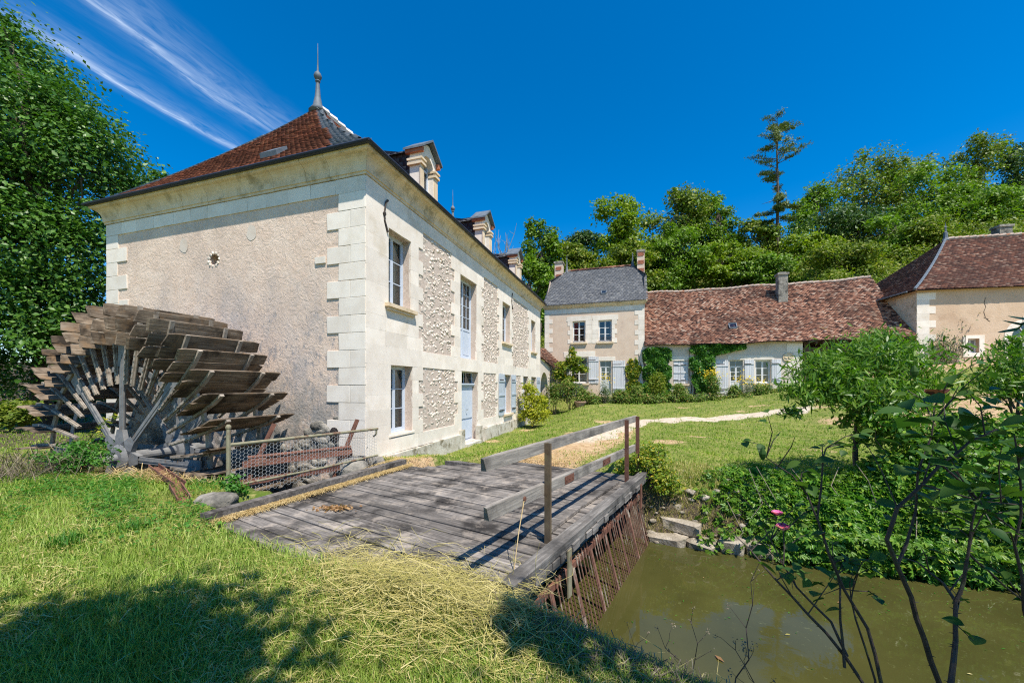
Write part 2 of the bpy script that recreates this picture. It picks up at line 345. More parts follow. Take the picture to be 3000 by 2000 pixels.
L['peach'] = leafmat('peach_leaf', [(0, (0.063, 0.144, 0.014)), (.6, (0.109, 0.224, 0.021)), (1, (0.196, 0.299, 0.030))], .4, .4, None, spec=.35)
L['yellow'] = leafmat('yellow_leaf', [(0, (.22, .27, .015)), (.5, (.37, .385, .022)), (1, (.50, .44, .035))], .4, .5, None)
L['gold'] = leafmat('gold_green_leaf', [(0, (0.081, 0.161, 0.014)), (.55, (0.172, 0.253, 0.016)), (.85, (0.345, 0.345, 0.023)), (1, (0.529, 0.380, 0.034))], .35, .5, None)
L['border'] = leafmat('border_leaf', [(0, (0.072, 0.156, 0.018)), (.6, (0.143, 0.234, 0.029)), (.88, (0.286, 0.286, 0.065)), (1, (0.442, 0.260, 0.104))], .3, .6, None)
L['fennel'] = leafmat('feathery_leaf', [(0, (.06, .12, .045)), (1, (.12, .18, .07))], .3, .6, None)
L['rose'] = leafmat('rose_leaf', [(0, (0.034, 0.091, 0.019)), (.6, (0.057, 0.124, 0.024)), (1, (0.095, 0.166, 0.028))], .35, .5, None, spec=.2)
L['grass'] = leafmat('grass_blade', [(0, (0.110, 0.222, 0.016)), (.45, (0.209, 0.326, 0.032)), (.8, (0.355, 0.420, 0.068)), (1, (0.502, 0.490, 0.144))], .35, .6, (.15, .25, .025), .45, .2)
L['nearblade'] = leafmat('foreground_blade', [(0, (0.128, 0.227, 0.024)), (.4, (0.231, 0.340, 0.043)), (.8, (0.359, 0.454, 0.094)), (1, (0.479, 0.544, 0.188))], .35, .55, (.22, .28, .04), 1.3, .25)
L['weed'] = leafmat('weed_leaf', [(0, (0.039, 0.143, 0.013)), (.7, (0.072, 0.220, 0.022)), (1, (0.132, 0.264, 0.033))], .35, .5, None)
L['hay'] = leafmat('cut_hay', [(0, (.30, .27, .07)), (.5, (.46, .39, .13)), (1, (.62, .52, .24))], .25, .5, None)
L['deadstem'] = leafmat('dead_stem', [(0, (.09, .07, .05)), (.6, (.17, .135, .09)), (1, (.30, .25, .17))], .2, .7, None)
L['dryleaf'] = leafmat('dry_leaf', [(0, (.22, .11, .045)), (1, (.46, .28, .13))], .3, .7, None)
L['pink'] = leafmat('pink_petal', [(0, (.75, .10, .36)), (.6, (.88, .22, .50)), (1, (.95, .45, .66))], .35, .5, None)
L['brownpetal'] = leafmat('withered_petal', [(0, (.10, .03, .03)), (1, (.18, .07, .05))], .2, .7, None)
L['straw_blade'] = leafmat('straw_blade', [(0, (.40, .26, .10)), (.6, (.56, .40, .18)), (1, (.68, .53, .28))], .2, .6, None)
L['yflower'] = leafmat('yellow_flower', [(0, (.60, .42, .01)), (1, (.80, .60, .03))], .3, .6, None)
def ground_mat():
    t = NT('ground'); P = t.pos()
    g = t.mix(t.mr(t.noise(P, 1.4, 6), .35, .65), (.085, .135, .020), (.19, .21, .048))
    g = t.mix(t.mr(t.noise(P, 9, 6, .7), .45, .65), g, (.27, .25, .09))
    dry = t.mix(t.mr(t.noise(P, 5, 6), .35, .65), (.36, .235, .125), (.50, .36, .21))
    sand = t.mix(t.mr(t.noise(P, 6, 6), .35, .65), (.43, .35, .255), (.58, .50, .39))
    soil = t.mix(t.mr(t.noise(P, 7, 6), .35, .65), (.06, .045, .032), (.13, .10, .07))
    n = t.math('MULTIPLY', t.math('SUBTRACT', t.noise(P, 3.5, 6, .7), .5), .9)
    f = lambda a: t.mr(t.math('ADD', t.attr(a), n), .32, .62)
    col = t.mix(f('dry'), g, dry); col = t.mix(f('sand'), col, sand); col = t.mix(f('soil'), col, soil)
    t.bsdf(col, .97, .1, t.bump(t.noise(P, 35, 5), .8, .03)); return t.m
M['ground'] = ground_mat()
def water_mat():
    t = NT('pond_water'); P = t.pos()
    col = t.mix(t.mr(t.noise(P, .8, 4), .3, .7), (.048, .047, .013), (.066, .063, .018))
    fl = t.math('MULTIPLY', t.mr(t.noise(P, 17, 6, .7, .6), .60, .68), t.mr(t.noise(P, 1.1, 3), .42, .62))
    col = t.mix(t.math('MULTIPLY', fl, .55), col, (.15, .155, .06))
    rp = t.math('ADD', t.noise(t.pos(AB, (.6, 1, 1)), 3.2, 3, .5), t.math('MULTIPLY', t.noise(P, 14, 3), .12))
    b = t.bsdf(col, .025, .75, t.bump(rp, .03, .05)); b.inputs['IOR'].default_value = 1.33; return t.m
M['water'] = water_mat()
# ---------------------------------------------------------------- the ground
def sm(x, a, b):
    t = np.clip((np.asarray(x, float) - a) / (b - a), 0, 1); return t * t * (3 - 2 * t)
def lerp(a, b, t): return a + (b - a) * t
def frames(X, Y):
    rx, ry = X - C[0], Y - C[1]; a = rx * e1[0] + ry * e1[1]; b = rx * e2[0] + ry * e2[1]
    qx, qy = X - BO[0], Y - BO[1]; q = qx * br[0] + qy * br[1]; p = qx * bp[0] + qy * bp[1]
    fx, fy = X - P0[0], Y - P0[1]; s = -(fx * e2[0] + fy * e2[1]); fd = -(fx * e1[0] + fy * e1[1])
    return a, b, q, p, s, fd
def far_q(p): return 4.28 + .23 * np.maximum(p, 0)
def H(X, Y):
    X = np.asarray(X, float); Y = np.asarray(Y, float); a, b, q, p, s, fd = frames(X, Y); m = -b
    z = -.55 * sm(m, 3.4, .6) * sm(a, -.2, 4) * sm(a, 30, 22)
    z = z + .45 * sm(Y, 15, 24) * sm(X, .5, 6)
    z = z + 2.0 * sm(X, 12.5, 25) * sm(Y, 9, 19)
    z = z + .5 * sm(X, 8, 16) * sm(Y, 6, 12)
    z = z + .035 * np.sin(X * 1.7 + 1) * np.sin(Y * 1.3 + X * .4) + .02 * np.sin(X * 4.1 + Y * 2.3)
    # bank under the foreground grass, hump of cut grass along the near bridge edge
    z = z + .10 * sm(q, -1.6, -.5) * sm(q, .15, -.35) * sm(p, -1.6, -.4) * sm(p, 1.3, .3)
    ramp = sm(fd, 1.5, .7) * sm(s, -1.5, 0)
    z = lerp(z, np.maximum(z, .85), ramp)
    z = z + 20 * sm(-fd, 6, 46) * sm(X, -45, -5)
    z = z + 5 * sm(-X, 26, 60) * sm(Y, 2, 30)
    # mill pond and its channel under the bridge
    inn = sm(q, -.48, .80); inf = sm(q, far_q(p) + .75, far_q(p) - .7)
    ch = inn * inf * sm(p, -4.75, -4.45)
    z = lerp(z, -2.0, ch)
    deck = (q > -.62) & (p > -4.22) & (p < .16) & (q < np.minimum(4.45, 2.75 + (p + 4.1) * .5))
    z = np.where(deck, np.minimum(z, -.16), z)
    # wheel pit
    pit = sm(a, -2.62, -2.48) * sm(a, .10, .0) * sm(b, -.75, -.55) * sm(b, 9.0, 8.8)
    pit = pit * np.where(p > -4.15, 0, 1)
    return lerp(z, -2.3, pit)
xs = np.concatenate([np.linspace(-260, -40, 14)[:-1], np.linspace(-40, -13, 40)[:-1], np.linspace(-13, 9.5, 200)[:-1], np.linspace(9.5, 45, 60)[:-1], np.linspace(45, 260, 14)])
ys = np.concatenate([np.linspace(-60, -4, 14)[:-1], np.linspace(-4, 12, 142)[:-1], np.linspace(12, 42, 80)[:-1], np.linspace(42, 90, 32)[:-1], np.linspace(90, 600, 22)])
GX, GY = np.meshgrid(xs, ys); GZ = H(GX, GY)
nx, ny = len(xs), len(ys)
ii = (np.arange(ny - 1)[:, None] * nx + np.arange(nx - 1)[None, :]).ravel()
me = npmesh('ground', np.stack([GX.ravel(), GY.ravel(), GZ.ravel()], 1), np.stack([ii, ii + 1, ii + nx + 1, ii + nx], 1), M['ground'], True)
PATH = np.array([(-.3, 7.3), (.7, 9.0), (2.2, 11.5), (3.6, 14.2), (5.4, 16.8), (8.0, 17.6), (12.5, 17.9), (18, 18.4), (26, 18.6)])
def path_d(X, Y):
    d = np.full(X.shape, 1e9)
    for (x0, y0), (x1, y1) in zip(PATH[:-1], PATH[1:]):
        dx, dy = x1 - x0, y1 - y0; t = np.clip(((X - x0) * dx + (Y - y0) * dy) / (dx * dx + dy * dy), 0, 1)
        d = np.minimum(d, np.hypot(X - x0 - t * dx, Y - y0 - t * dy))
    return d
def path_mask(X, Y): return sm(path_d(X, Y) + .14 * np.sin(X * 2.9 + Y * 1.7) + .10 * np.sin(X * 6.1 - Y * 3.3), .80, .30)
def dry_mask(X, Y):
    a, b, q, p, s, fd = frames(X, Y)
    d = .75 * sm(path_d(X, Y), 1.5, .7) * sm(Y, 16, 13)
    d = np.maximum(d, .62 * sm(np.sin(X * .9 + 1.3 * np.sin(Y * .8)) * np.sin(Y * 1.1 - X * .35) + .35 * np.sin(X * 2.9 + Y * 2.3), .72, 1.15) * sm(Y, 6.5, 8) * (fd > 2.5))
    d = np.maximum(d, .85 * sm(np.hypot((X + 1.2) / 2.0, (Y - 8.3) / 1.0), 1.2, .6))
    d = np.maximum(d, .8 * sm(X, 10.5, 13) * sm(Y, 7, 8.5) * sm(Y, 17, 14.5))
    d = np.maximum(d, .8 * sm(X, 17, 20) * sm(Y, 18.5, 19.5) * sm(Y, 26, 24))
    d = np.maximum(d, .6 * sm(X, -8, -11) * sm(Y, 10, 14))
    return d
AA = frames(GX, GY)
soil = np.maximum(.95 * sm(GZ, -.12, -.45) * (GY < 9) * (AA[1] > -8), .8 * sm(GX, -9, -14) * sm(GY, 8, 12))
soil = np.maximum(soil, .75 * sm(AA[3], .3, .9) * sm(AA[2], -.9, -.3) * (AA[2] < 1.0))
for n, v in (('sand', path_mask(GX, GY) * sm(GY, 9.5, 13) * sm(GX, 15, 13)), ('dry', dry_mask(GX, GY)), ('soil', soil)):
    at_ = me.attributes.new(n, 'FLOAT', 'POINT'); at_.data.foreach_set('value', v.ravel().astype(np.float32))
tag(inst('ground', me), kind='structure')
w = MB(); w.quad((-16, -9, WZ), (60, -9, WZ), (60, 13, WZ), (-16, 13, WZ))
tag(w.build('water', M['water']), kind='structure')

# ---------------------------------------------------------------- generic builders
def rough_block(seed, j=.05, bev=.10):
    r = random.Random(seed); bm = bmesh.new(); bmesh.ops.create_cube(bm, size=1)
    bmesh.ops.bevel(bm, geom=list(bm.edges), offset=bev, segments=1, affect='EDGES')
    for v in bm.verts: v.co += Vector([r.uniform(-j, j) for _ in range(3)])
    me = bpy.data.meshes.new('block'); bm.to_mesh(me); bm.free(); return me
def variants(mat, n, j, bev, seed=0):
    out = []
    for i in range(n):
        m = rough_block(seed + i, j, bev); m.materials.append(mat); out.append(m)
    return out
def pebble(seed, mat=None, sub=1):
    r = random.Random(seed); bm = bmesh.new(); bmesh.ops.create_icosphere(bm, subdivisions=sub, radius=.5)
    for v in bm.verts: v.co *= r.uniform(.78, 1.18)
    me = bpy.data.meshes.new('stone'); bm.to_mesh(me); bm.free()
    if mat: me.materials.append(mat)
    return me
BLK = {k: variants(M[k], 8, .015, .024, 3) for k in ('ashlar', 'cornice', 'brick')}
BLK['fine'] = variants(M['ashlar'], 8, .006, .010, 11)
PLK = {k: variants(M[k], 5, .02, .06, 20) for k in ('shutter', 'shutter_mill', 'deck', 'paddle', 'beam')}
RUB = [pebble(i, M['rubble']) for i in range(8)]
def boulder(seed, mat, pw=3.2):
    # squarish quarried stone: a superellipsoid with broken, uneven faces
    r = random.Random(seed); bm = bmesh.new(); bmesh.ops.create_icosphere(bm, subdivisions=3, radius=1.0)
    ph = [(r.uniform(2, 8), r.uniform(2, 8), r.uniform(2, 8), r.uniform(0, 6)) for _ in range(5)]
    for v in bm.verts:
        d = v.co.normalized(); k = (abs(d.x) ** pw + abs(d.y) ** pw + abs(d.z) ** pw) ** (-1 / pw)
        n = sum(math.sin(d.x * a + d.y * b + d.z * c + e) for a, b, c, e in ph) / 5
        v.co = d * k * .5 * (1 + .15 * n + r.uniform(-.03, .03))
    me = bpy.data.meshes.new('stone'); bm.to_mesh(me); bm.free(); me.materials.append(mat)
    me.polygons.foreach_set('use_smooth', np.ones(len(me.polygons), bool)); return me
ROCK = [boulder(40 + i, M['darkstone']) for i in range(4)]
PALE = []
for i in range(6): PALE.append(rough_block(60 + i, .075, .13)); PALE[-1].materials.append(M['palestone'])
def frame(o, u, d):      # columns: along the wall, into the wall, up
    return Matrix(((u[0], d[0], 0, o[0]), (u[1], d[1], 0, o[1]), (0, 0, 1, o[2]), (0, 0, 0, 1)))
FI = Matrix.Identity(4)
def block(name, kind, par, F, u0, u1, z0, z1, proud=.012, dep=.07, gap=.004):
    m = RD.choice(BLK[kind]); g = gap
    return inst(name, m, par, F @ TR((u0 + u1) / 2, dep / 2 - proud - RD.uniform(0, .004 if kind != 'fine' else .0012), (z0 + z1) / 2) @ SC(u1 - u0 - g, dep, z1 - z0 - g))
def wall_face(mb, F, u0, u1, z0, z1, ops=(), d=.25, y=0.0):
    us = sorted({u0, u1, *[v for o in ops for v in o[:2]]}); zs = sorted({z0, z1, *[v for o in ops for v in o[2:4]]})
    us = [v for v in us if u0 <= v <= u1]; zs = [v for v in zs if z0 <= v <= z1]
    P = lambda u, dd, z: F @ Vector((u, dd, z))
    for a, b in zip(us[:-1], us[1:]):
        for c, e in zip(zs[:-1], zs[1:]):
            cu, cz = (a + b) / 2, (c + e) / 2
            if any(o[0] < cu < o[1] and o[2] < cz < o[3] for o in ops): continue
            mb.quad(P(a, y, c), P(b, y, c), P(b, y, e), P(a, y, e))
    for o in ops:
        a, b, c, e = o[:4]; dd = d + .12
        mb.quad(P(a, y, c), P(a, dd, c), P(a, dd, e), P(a, y, e)); mb.quad(P(b, dd, c), P(b, y, c), P(b, y, e), P(b, dd, e))
        mb.quad(P(a, y, e), P(a, dd, e), P(b, dd, e), P(b, y, e)); mb.quad(P(a, dd, c), P(a, y, c), P(b, y, c), P(b, dd, c))
def window(par, F, u0, u1, z0, z1, d, rows, cols=1, leaves=2, mat='paint_blue', name='window', panel=0.0, transom=0.0, curtain=None, st=.05, mu=.022):
    """casement: outer frame, leaf stiles, glazing bars; each pane (and bottom panel) a child of the window"""
    mb = MB(); B = lambda a, b, c, e, t0=0.0, t1=.05: mb.box((a, d + t0, c), (b, d + t1, e), F)
    f = .04
    B(u0, u0 + f, z0, z1, -.012, .06); B(u1 - f, u1, z0, z1, -.012, .06); B(u0 + f, u1 - f, z1 - f, z1, -.012, .06); B(u0 + f, u1 - f, z0, z0 + f, -.02, .06)
    panes = []; zt = z1 - f
    if transom:
        zt = z1 - f - transom; B(u0 + f, u1 - f, zt - .05, zt, -.02, .06)
        n = max(2, cols * leaves)
        for i in range(n):
            a = u0 + f + (u1 - u0 - 2*f) * i / n; b = u0 + f + (u1 - u0 - 2*f) * (i + 1) / n
            if i: B(a - mu / 2, a + mu / 2, zt, z1 - f, .004, .035)
            panes.append((a, b, zt, z1 - f))
        zt -= .05
    w = (u1 - u0 - 2 * f) / leaves
    for k in range(leaves):
        a = u0 + f + k * w + .002; b = a + w - .004; lo = z0 + f
        B(a, a + st, lo, zt); B(b - st, b, lo, zt); B(a + st, b - st, zt - st, zt); B(a + st, b - st, lo, lo + st * 1.4)
        gl = lo + st * 1.4
        if panel:
            gl = lo + panel; B(a + st, b - st, gl - .03, gl + .05)
            mb2 = MB(); mb2.box((a + st, d + .018, lo + st * 1.4), (b - st, d + .03, gl - .03), F); mb2.box((a + st + .05, d + .006, lo + st * 1.4 + .05), (b - st - .05, d + .0178, gl - .08), F)
            panes.append(mb2); gl += .05
        hz = (zt - st - gl) / rows; hw = (b - a - 2 * st) / cols
        for i in range(rows):
            if i: B(a + st, b - st, gl + i * hz - mu / 2, gl + i * hz + mu / 2, .004, .035)
            for j in range(cols):
                if i == 0 and j: B(a + st + j * hw - mu / 2, a + st + j * hw + mu / 2, gl, zt - st, .0045, .034)
                panes.append((a + st + j * hw, a + st + (j + 1) * hw, gl + i * hz, gl + (i + 1) * hz))
    o = mb.build(name, M[mat], par)
    for q in panes:
        if isinstance(q, MB): q.build('panel', M[mat], o)
        else:
            g = MB(); P = lambda u, z: F @ Vector((u, d + .022, z)); g.quad(P(q[0], q[2]), P(q[1], q[2]), P(q[1], q[3]), P(q[0], q[3])); g.build('pane', M['glass'], o)
    for cu in (curtain or ()):
        a, b, c, e, cm = cu; n = max(4, int((b - a) / .04)); V = []; Fc = []
        for i in range(n + 1):
            u = a + (b - a) * i / n; y = d + .13 + .018 * math.sin(i * 1.9 + u * 7)
            V += [F @ Vector((u, y, c)), F @ Vector((u, y, e))]
        for i in range(n): Fc.append((2*i, 2*i+2, 2*i+3, 2*i+1))
        k = MB(); k.add(V, Fc); k.build('curtain', M[cm], o)
    return o
def shutter(par, F, u0, u1, z0, z1, n, mat='shutter', d=-.045, battens=2, name='shutter'):
    o = bpy.data.objects.new(name, None); COL.objects.link(o); o.parent = par; w = (u1 - u0) / n
    for i in range(battens):
        z = z0 + (z1 - z0) * (.16 + .68 * i / max(1, battens - 1)); mb = MB(); mb.box((u0 + .01, d - .026, z - .045), (u1 - .01, d - .0005, z + .045), F); mb.build('batten', M[mat], o)
    for i in range(n):
        inst('plank', RD.choice(PLK[mat]), o, F @ TR(u0 + (i + .5) * w, d + .014, (z0 + z1) / 2) @ SC(w - .007, .026, z1 - z0 + RD.uniform(-.008, .008)))
    for z in (z0 + .25, z1 - .25): hg = MB(); hg.box((u0, d - .034, z - .02), (u0 + (u1 - u0) * .7, d - .0265, z + .02), F); hg.build('hinge', M['iron'], o)
    return o
def tiles(par, name, f, ulen, vlen, tw, th, mat, inside=None, thick=.018, jit=.006, skip=0.0, seed=1, single=0):
    """overlapping plain tiles as real slabs laid on the surface f(u, v), u metres along, v metres up the slope"""
    g = np.random.default_rng(seed); nr = int(vlen / th); nc = int(ulen / tw) + 2
    ci, ri = np.meshgrid(np.arange(nc), np.arange(nr)); u = (ci - 1 + .5 * (ri % 2)) * tw + tw / 2; v = ri * th + th / 2
    u = u.ravel(); v = v.ravel(); ok = (u > 0) & (u < ulen)
    if inside is not None: ok &= inside(u, v)
    if skip: ok &= g.random(len(u)) > skip
    u = u[ok]; v = v[ok]; n = len(u); w = tw / 2 - .003 - g.random(n) * .004; u = u + g.normal(0, .002, n)
    v0 = v - th / 2 + g.normal(0, jit, n); v1 = v + th * .9
    A, B, Cc, D = f(u - w, v0), f(u + w, v0 + g.normal(0, jit * .6, n)), f(u + w, v1), f(u - w, v1)
    N = np.cross(B - A, D - A); N /= np.linalg.norm(N, axis=1)[:, None] + 1e-9
    lo = (thick * 1.7 + g.random(n) * thick * .6)[:, None]; up = (thick * .25)
    V = np.stack([A + N * lo, B + N * lo, Cc + N * up, D + N * up, A + N * (lo - thick), B + N * (lo - thick), Cc - N * .012, D - N * .012], 1).reshape(-1, 3)
    if single:             # the tiles that show largest are objects of their own, the rest one part
        near = np.argsort(np.hypot(u - ulen, v * 1.2))[:single]; V8 = V.reshape(-1, 8, 3); f4 = np.array([[0, 1, 2, 3], [4, 5, 1, 0], [5, 6, 2, 1], [7, 4, 0, 3]])
        for k in near: c = V8[k].mean(0); inst('roof_tile', npmesh('roof_tile', V8[k] - c, f4, M[mat]), par, TR(*c))
        V = np.delete(V8, near, 0).reshape(-1, 3); n -= len(near)
    b = np.arange(n)[:, None] * 8
    F_ = np.concatenate([b + np.array([[0, 1, 2, 3]]), b + np.array([[4, 5, 1, 0]]), b + np.array([[5, 6, 2, 1]]), b + np.array([[7, 4, 0, 3]])])
    return inst(name, npmesh(name, V, F_, M[mat]), par, kind='stuff')
def slab(f, ulen, vlen, nu, nv, off=-.02):
    """the boarding under the tiles"""
    U, V = np.meshgrid(np.linspace(0, ulen, nu + 1), np.linspace(0, vlen, nv + 1)); P = f(U.ravel(), V.ravel()).copy(); P[:, 2] += off
    i = (np.arange(nv)[:, None] * (nu + 1) + np.arange(nu)[None, :]).ravel()
    return P, np.stack([i, i + 1, i + nu + 2, i + nu + 1], 1)

def nrm(a): return a / (np.linalg.norm(a, axis=-1, keepdims=True) + 1e-9)
def leaves(name, pts, out, size, mat, par=None, aspect=.55, up=.55, rnd=.9, droop=0.0, fold=.18, seed=0, kind=None, dirs=None, jitter=.35):
    """many separate leaf blades: two folded triangles each"""
    g = np.random.default_rng(seed); n = len(pts)
    N = nrm(out * .6 + np.array([0, 0, up]) + g.normal(0, rnd * .6, (n, 3)))
    T = g.normal(0, 1, (n, 3)) if dirs is None else dirs + g.normal(0, .35, (n, 3))
    T[:, 2] -= droop; T = nrm(T - N * (T * N).sum(1)[:, None] * (1 - min(droop, .9))); B = nrm(np.cross(N, T))
    s = (size * (1 + g.normal(0, jitter, n)).clip(.45, 1.8))[:, None]; wd = s * aspect * .5
    base = pts - T * s * .5; tip = pts + T * s * .5; mid = pts - T * s * .06
    V = np.stack([base, mid + B * wd + N * wd * fold, tip, mid - B * wd + N * wd * fold], 1).reshape(-1, 3)
    b = np.arange(n)[:, None] * 4
    F_ = np.concatenate([b + np.array([[0, 1, 2]]), b + np.array([[0, 2, 3]])])
    return inst(name, npmesh(name, V, F_, L[mat]), par, kind=kind)
def clumps(lobes, n, seed, nsub=14, spread=.34, shell=(.55, 1.05), flat=.6):
    """leaf positions in tufts on the outer part of each lobe (cx,cy,cz,rx,ry,rz[,weight])"""
    g = np.random.default_rng(seed); P = []; O = []
    wts = np.array([(l[6] if len(l) > 6 else 1) * (l[3] * l[4] * l[5]) ** (2 / 3) for l in lobes]); wts /= wts.sum()
    for l, w_ in zip(lobes, wts):
        c = np.array(l[:3]); r = np.array(l[3:6]); m = int(n * w_)
        if m < 4: continue
        k = max(5, int(nsub * (1 if len(lobes) < 2 else len(lobes) * w_)))
        d = nrm(g.normal(0, 1, (k, 3))); d[:, 2] = np.where(d[:, 2] < -.45, -d[:, 2], d[:, 2])
        rad_ = g.uniform(*shell, k)[:, None]; cc = d * rad_ * r
        wk = g.uniform(.4, 1.6, k); wk /= wk.sum()
        idx = g.choice(k, m, p=wk); sp = spread * (r.prod() ** (1 / 3)) * g.uniform(.6, 1.3, k)
        off = g.normal(0, 1, (m, 3)) * sp[idx][:, None] * .62; off[:, 2] *= flat
        P.append(c + cc[idx] + off); O.append(nrm(cc[idx] + off * .8))
    return np.concatenate(P), np.concatenate(O)
def limb(mb, a, b, r0, r1, seed, n=5, wob=.06):
    r = random.Random(seed); a = Vector(a); b = Vector(b); Ln = (b - a).length; pts = []
    for i in range(n + 1):
        t = i / n; p = a.lerp(b, t)
        if 0 < i < n: p += Vector((r.uniform(-1, 1), r.uniform(-1, 1), r.uniform(-.5, .5))) * wob * Ln
        pts.append(p)
    mb.tube(pts, [r0 + (r1 - r0) * i / n for i in range(n + 1)], 6); return pts
def gz(x, y): return float(H(np.array([x]), np.array([y]))[0])
# ---------------------------------------------------------------- the mill
PLN = variants(M['plinth'], 5, .012, .02, 140)
ML, MW, ZB, ZT = 17.05, 9.2, -1.0, 6.42
mill = thing('mill_house', 'two-storey pale limestone mill with hipped red tile roof, beside the big wooden waterwheel', 'building', (C[0], C[1], 0), A1)
FG = frame((0, MW, 0), (0, -1), (1, 0))            # gable: u from its left edge
FB = frame((ML, 0, 0), (0, 1), (-1, 0)); FK = frame((ML, MW, 0), (-1, 0), (0, -1))
OPS = [(.84, 1.84, 3.67, 5.54), (4.97, 6.44, 2.63, 5.54), (9.50, 10.68, 3.67, 5.54), (14.72, 15.80, 3.67, 5.54),
       (.93, 1.93, .42, 2.16), (5.07, 6.59, -.42, 2.16), (9.72, 10.78, .32, 2.16), (13.0, 14.05, .32, 2.16), (14.75, 15.95, .32, 2.16)]
RUBP = [(2.30, 4.45, 2.64, 6.04), (7.0, 9.0, 2.64, 6.04), (11.0, 14.15, 2.64, 6.04), (2.30, 4.70, .38, 2.2), (6.98, 8.78, .34, 2.16), (11.5, 12.7, .34, 2.16)]
mb = MB(); wall_face(mb, FI, 0, ML, ZB, ZT, OPS, .25, .012)
mb.build('wall', M['mortar'], mill)
HOLE = (MW - 4.95, MW - 4.60, 4.82, 5.12)
mb = MB(); wall_face(mb, FG, 0, MW, ZB, ZT, [HOLE], .22, .012); mb.build('wall', M['roughcast'], mill)
mb = MB(); wall_face(mb, FB, 0, MW, ZB, ZT, (), .2, .012); wall_face(mb, FK, 0, ML, ZB, ZT, (), .2, .012); mb.build('wall', M['roughcast'], mill)
mb = MB(); mb.box((.5, 2.2, ZB), (ML - .4, 2.3, ZT)); mb.box((.5, .4, 2.35), (ML - .4, 2.2, 2.5)); mb.box((.5, .4, -.6), (ML - .4, 2.2, -.45)); mb.build('inner_wall', M['interior'], mill)
mb = MB(); g = HOLE; mb.quad(*[FG @ Vector((u, .3, z)) for u, z in ((g[0], g[2]), (g[1], g[2]), (g[1], g[3]), (g[0], g[3]))]); mb.build('hole_back', M['ashlar'], mill)
for k in range(11):       # broken rim of the hole
    t = k / 11 * 6.283; inst('rubble_stone', RD.choice(RUB), mill, FG @ TR((g[0]+g[1])/2 + math.cos(t) * .20, .02, (g[2]+g[3])/2 + math.sin(t) * .175) @ RZ(RD.random()) @ SC(.11, .05, .10))
# ashlar of the facade, course by course; blocks stop at openings and at the rubble panels
zs_ = sorted({-.05, .38, 6.04, 6.41, 2.62, *[v for o in OPS for v in o[2:4] if v > 0]}); zs_ = [z for i, z in enumerate(zs_) if i == 0 or z - zs_[i - 1] > .07]
rows = []
for a, b in zip(zs_[:-1], zs_[1:]):
    n = max(1, round((b - a) / .37)); rows += [(a + (b - a) * i / n, a + (b - a) * (i + 1) / n) for i in range(n)]
for i, (za, zb) in enumerate(rows):
    zm = (za + zb) / 2; bl = [(o[0], o[1]) for o in OPS if o[2] - .02 < zm < o[3] + .02]
    tooth = .17 if i % 2 else -.07
    bl += [(r[0] + tooth, r[1] - tooth) for r in RUBP if r[2] < zm < r[3]]
    bl = sorted(bl); x = 0.0; free = []
    for a, b in bl:
        if a - x > .05: free.append((x, a))
        x = max(x, b)
    if ML - x > .05: free.append((x, ML))
    for a, b in free:
        n = max(1, round((b - a) / (.78 if a < 8 else 1.1) + RD.uniform(-.2, .2))); cut = [a + (b - a) * (k + (RD.uniform(-.16, .16) if 0 < k < n else 0)) / n for k in range(n + 1)]
        for c0, c1 in zip(cut[:-1], cut[1:]): block('ashlar_stone', 'fine', mill, FI, c0, c1, za, zb, .012, .07, .0012)
# quoins and frieze of the gable
zq = np.linspace(-.35, 6.07, 17)
for i in range(16):
    za, zb = zq[i], zq[i + 1]; wide = i % 2 == 0
    if za > -.2: 
        if wide: block('quoin_stone', 'ashlar', mill, FG, MW - 1.08, MW - .42, za, zb, .010, .08, .009); block('quoin_stone', 'ashlar', mill, FG, MW - .42, MW, za, zb, .010, .08, .009)
        else: block('quoin_stone', 'ashlar', mill, FG, MW - .74, MW, za, zb, .012, .08, .009)
    k = RD.uniform(.48, .58) if not wide else RD.uniform(.8, .95)
    block('quoin_stone', 'ashlar', mill, FG, 0, k, za, zb, .010, .08, .009)
u = 0.0
while u < MW - .05:
    w_ = min(RD.uniform(.58, .86), MW - u)
    if MW - u - w_ < .3: w_ = MW - u
    block('frieze_stone', 'ashlar', mill, FG, u, u + w_, 6.07, 6.41, .010, .07, .006); u += w_
for u0, u1, z in ((MW - 1.42, MW - 1.12, 4.52), (.62, 1.0, 3.98)): block('quoin_stone', 'ashlar', mill, FG, u0, u1, z, z + .16, .02, .08)
# plinth, patchy render over stone
for a, b in ((-.03, 5.02), (6.64, ML)):
    n = int((b - a) / .9)
    for k in range(n):
        x0 = a + (b - a) * k / n; x1 = a + (b - a) * (k + 1) / n; h = RD.uniform(-.075, -.045)
        inst('plinth_stone', RD.choice(PLN), mill, TR((x0 + x1) / 2, -.02, (h - 1.0) / 2) @ SC(x1 - x0 - .002, .15, h + 1.0))
for x in (5.0, 6.62): inst('plinth_stone', RD.choice(PLN), mill, TR(x, -.03, -.45) @ SC(.32, .17, 1.1))
mb = MB(); mb.box((5.17, -.22, -.62), (6.45, .1, -.43)); mb.build('door_step', M['plinth'], mill)
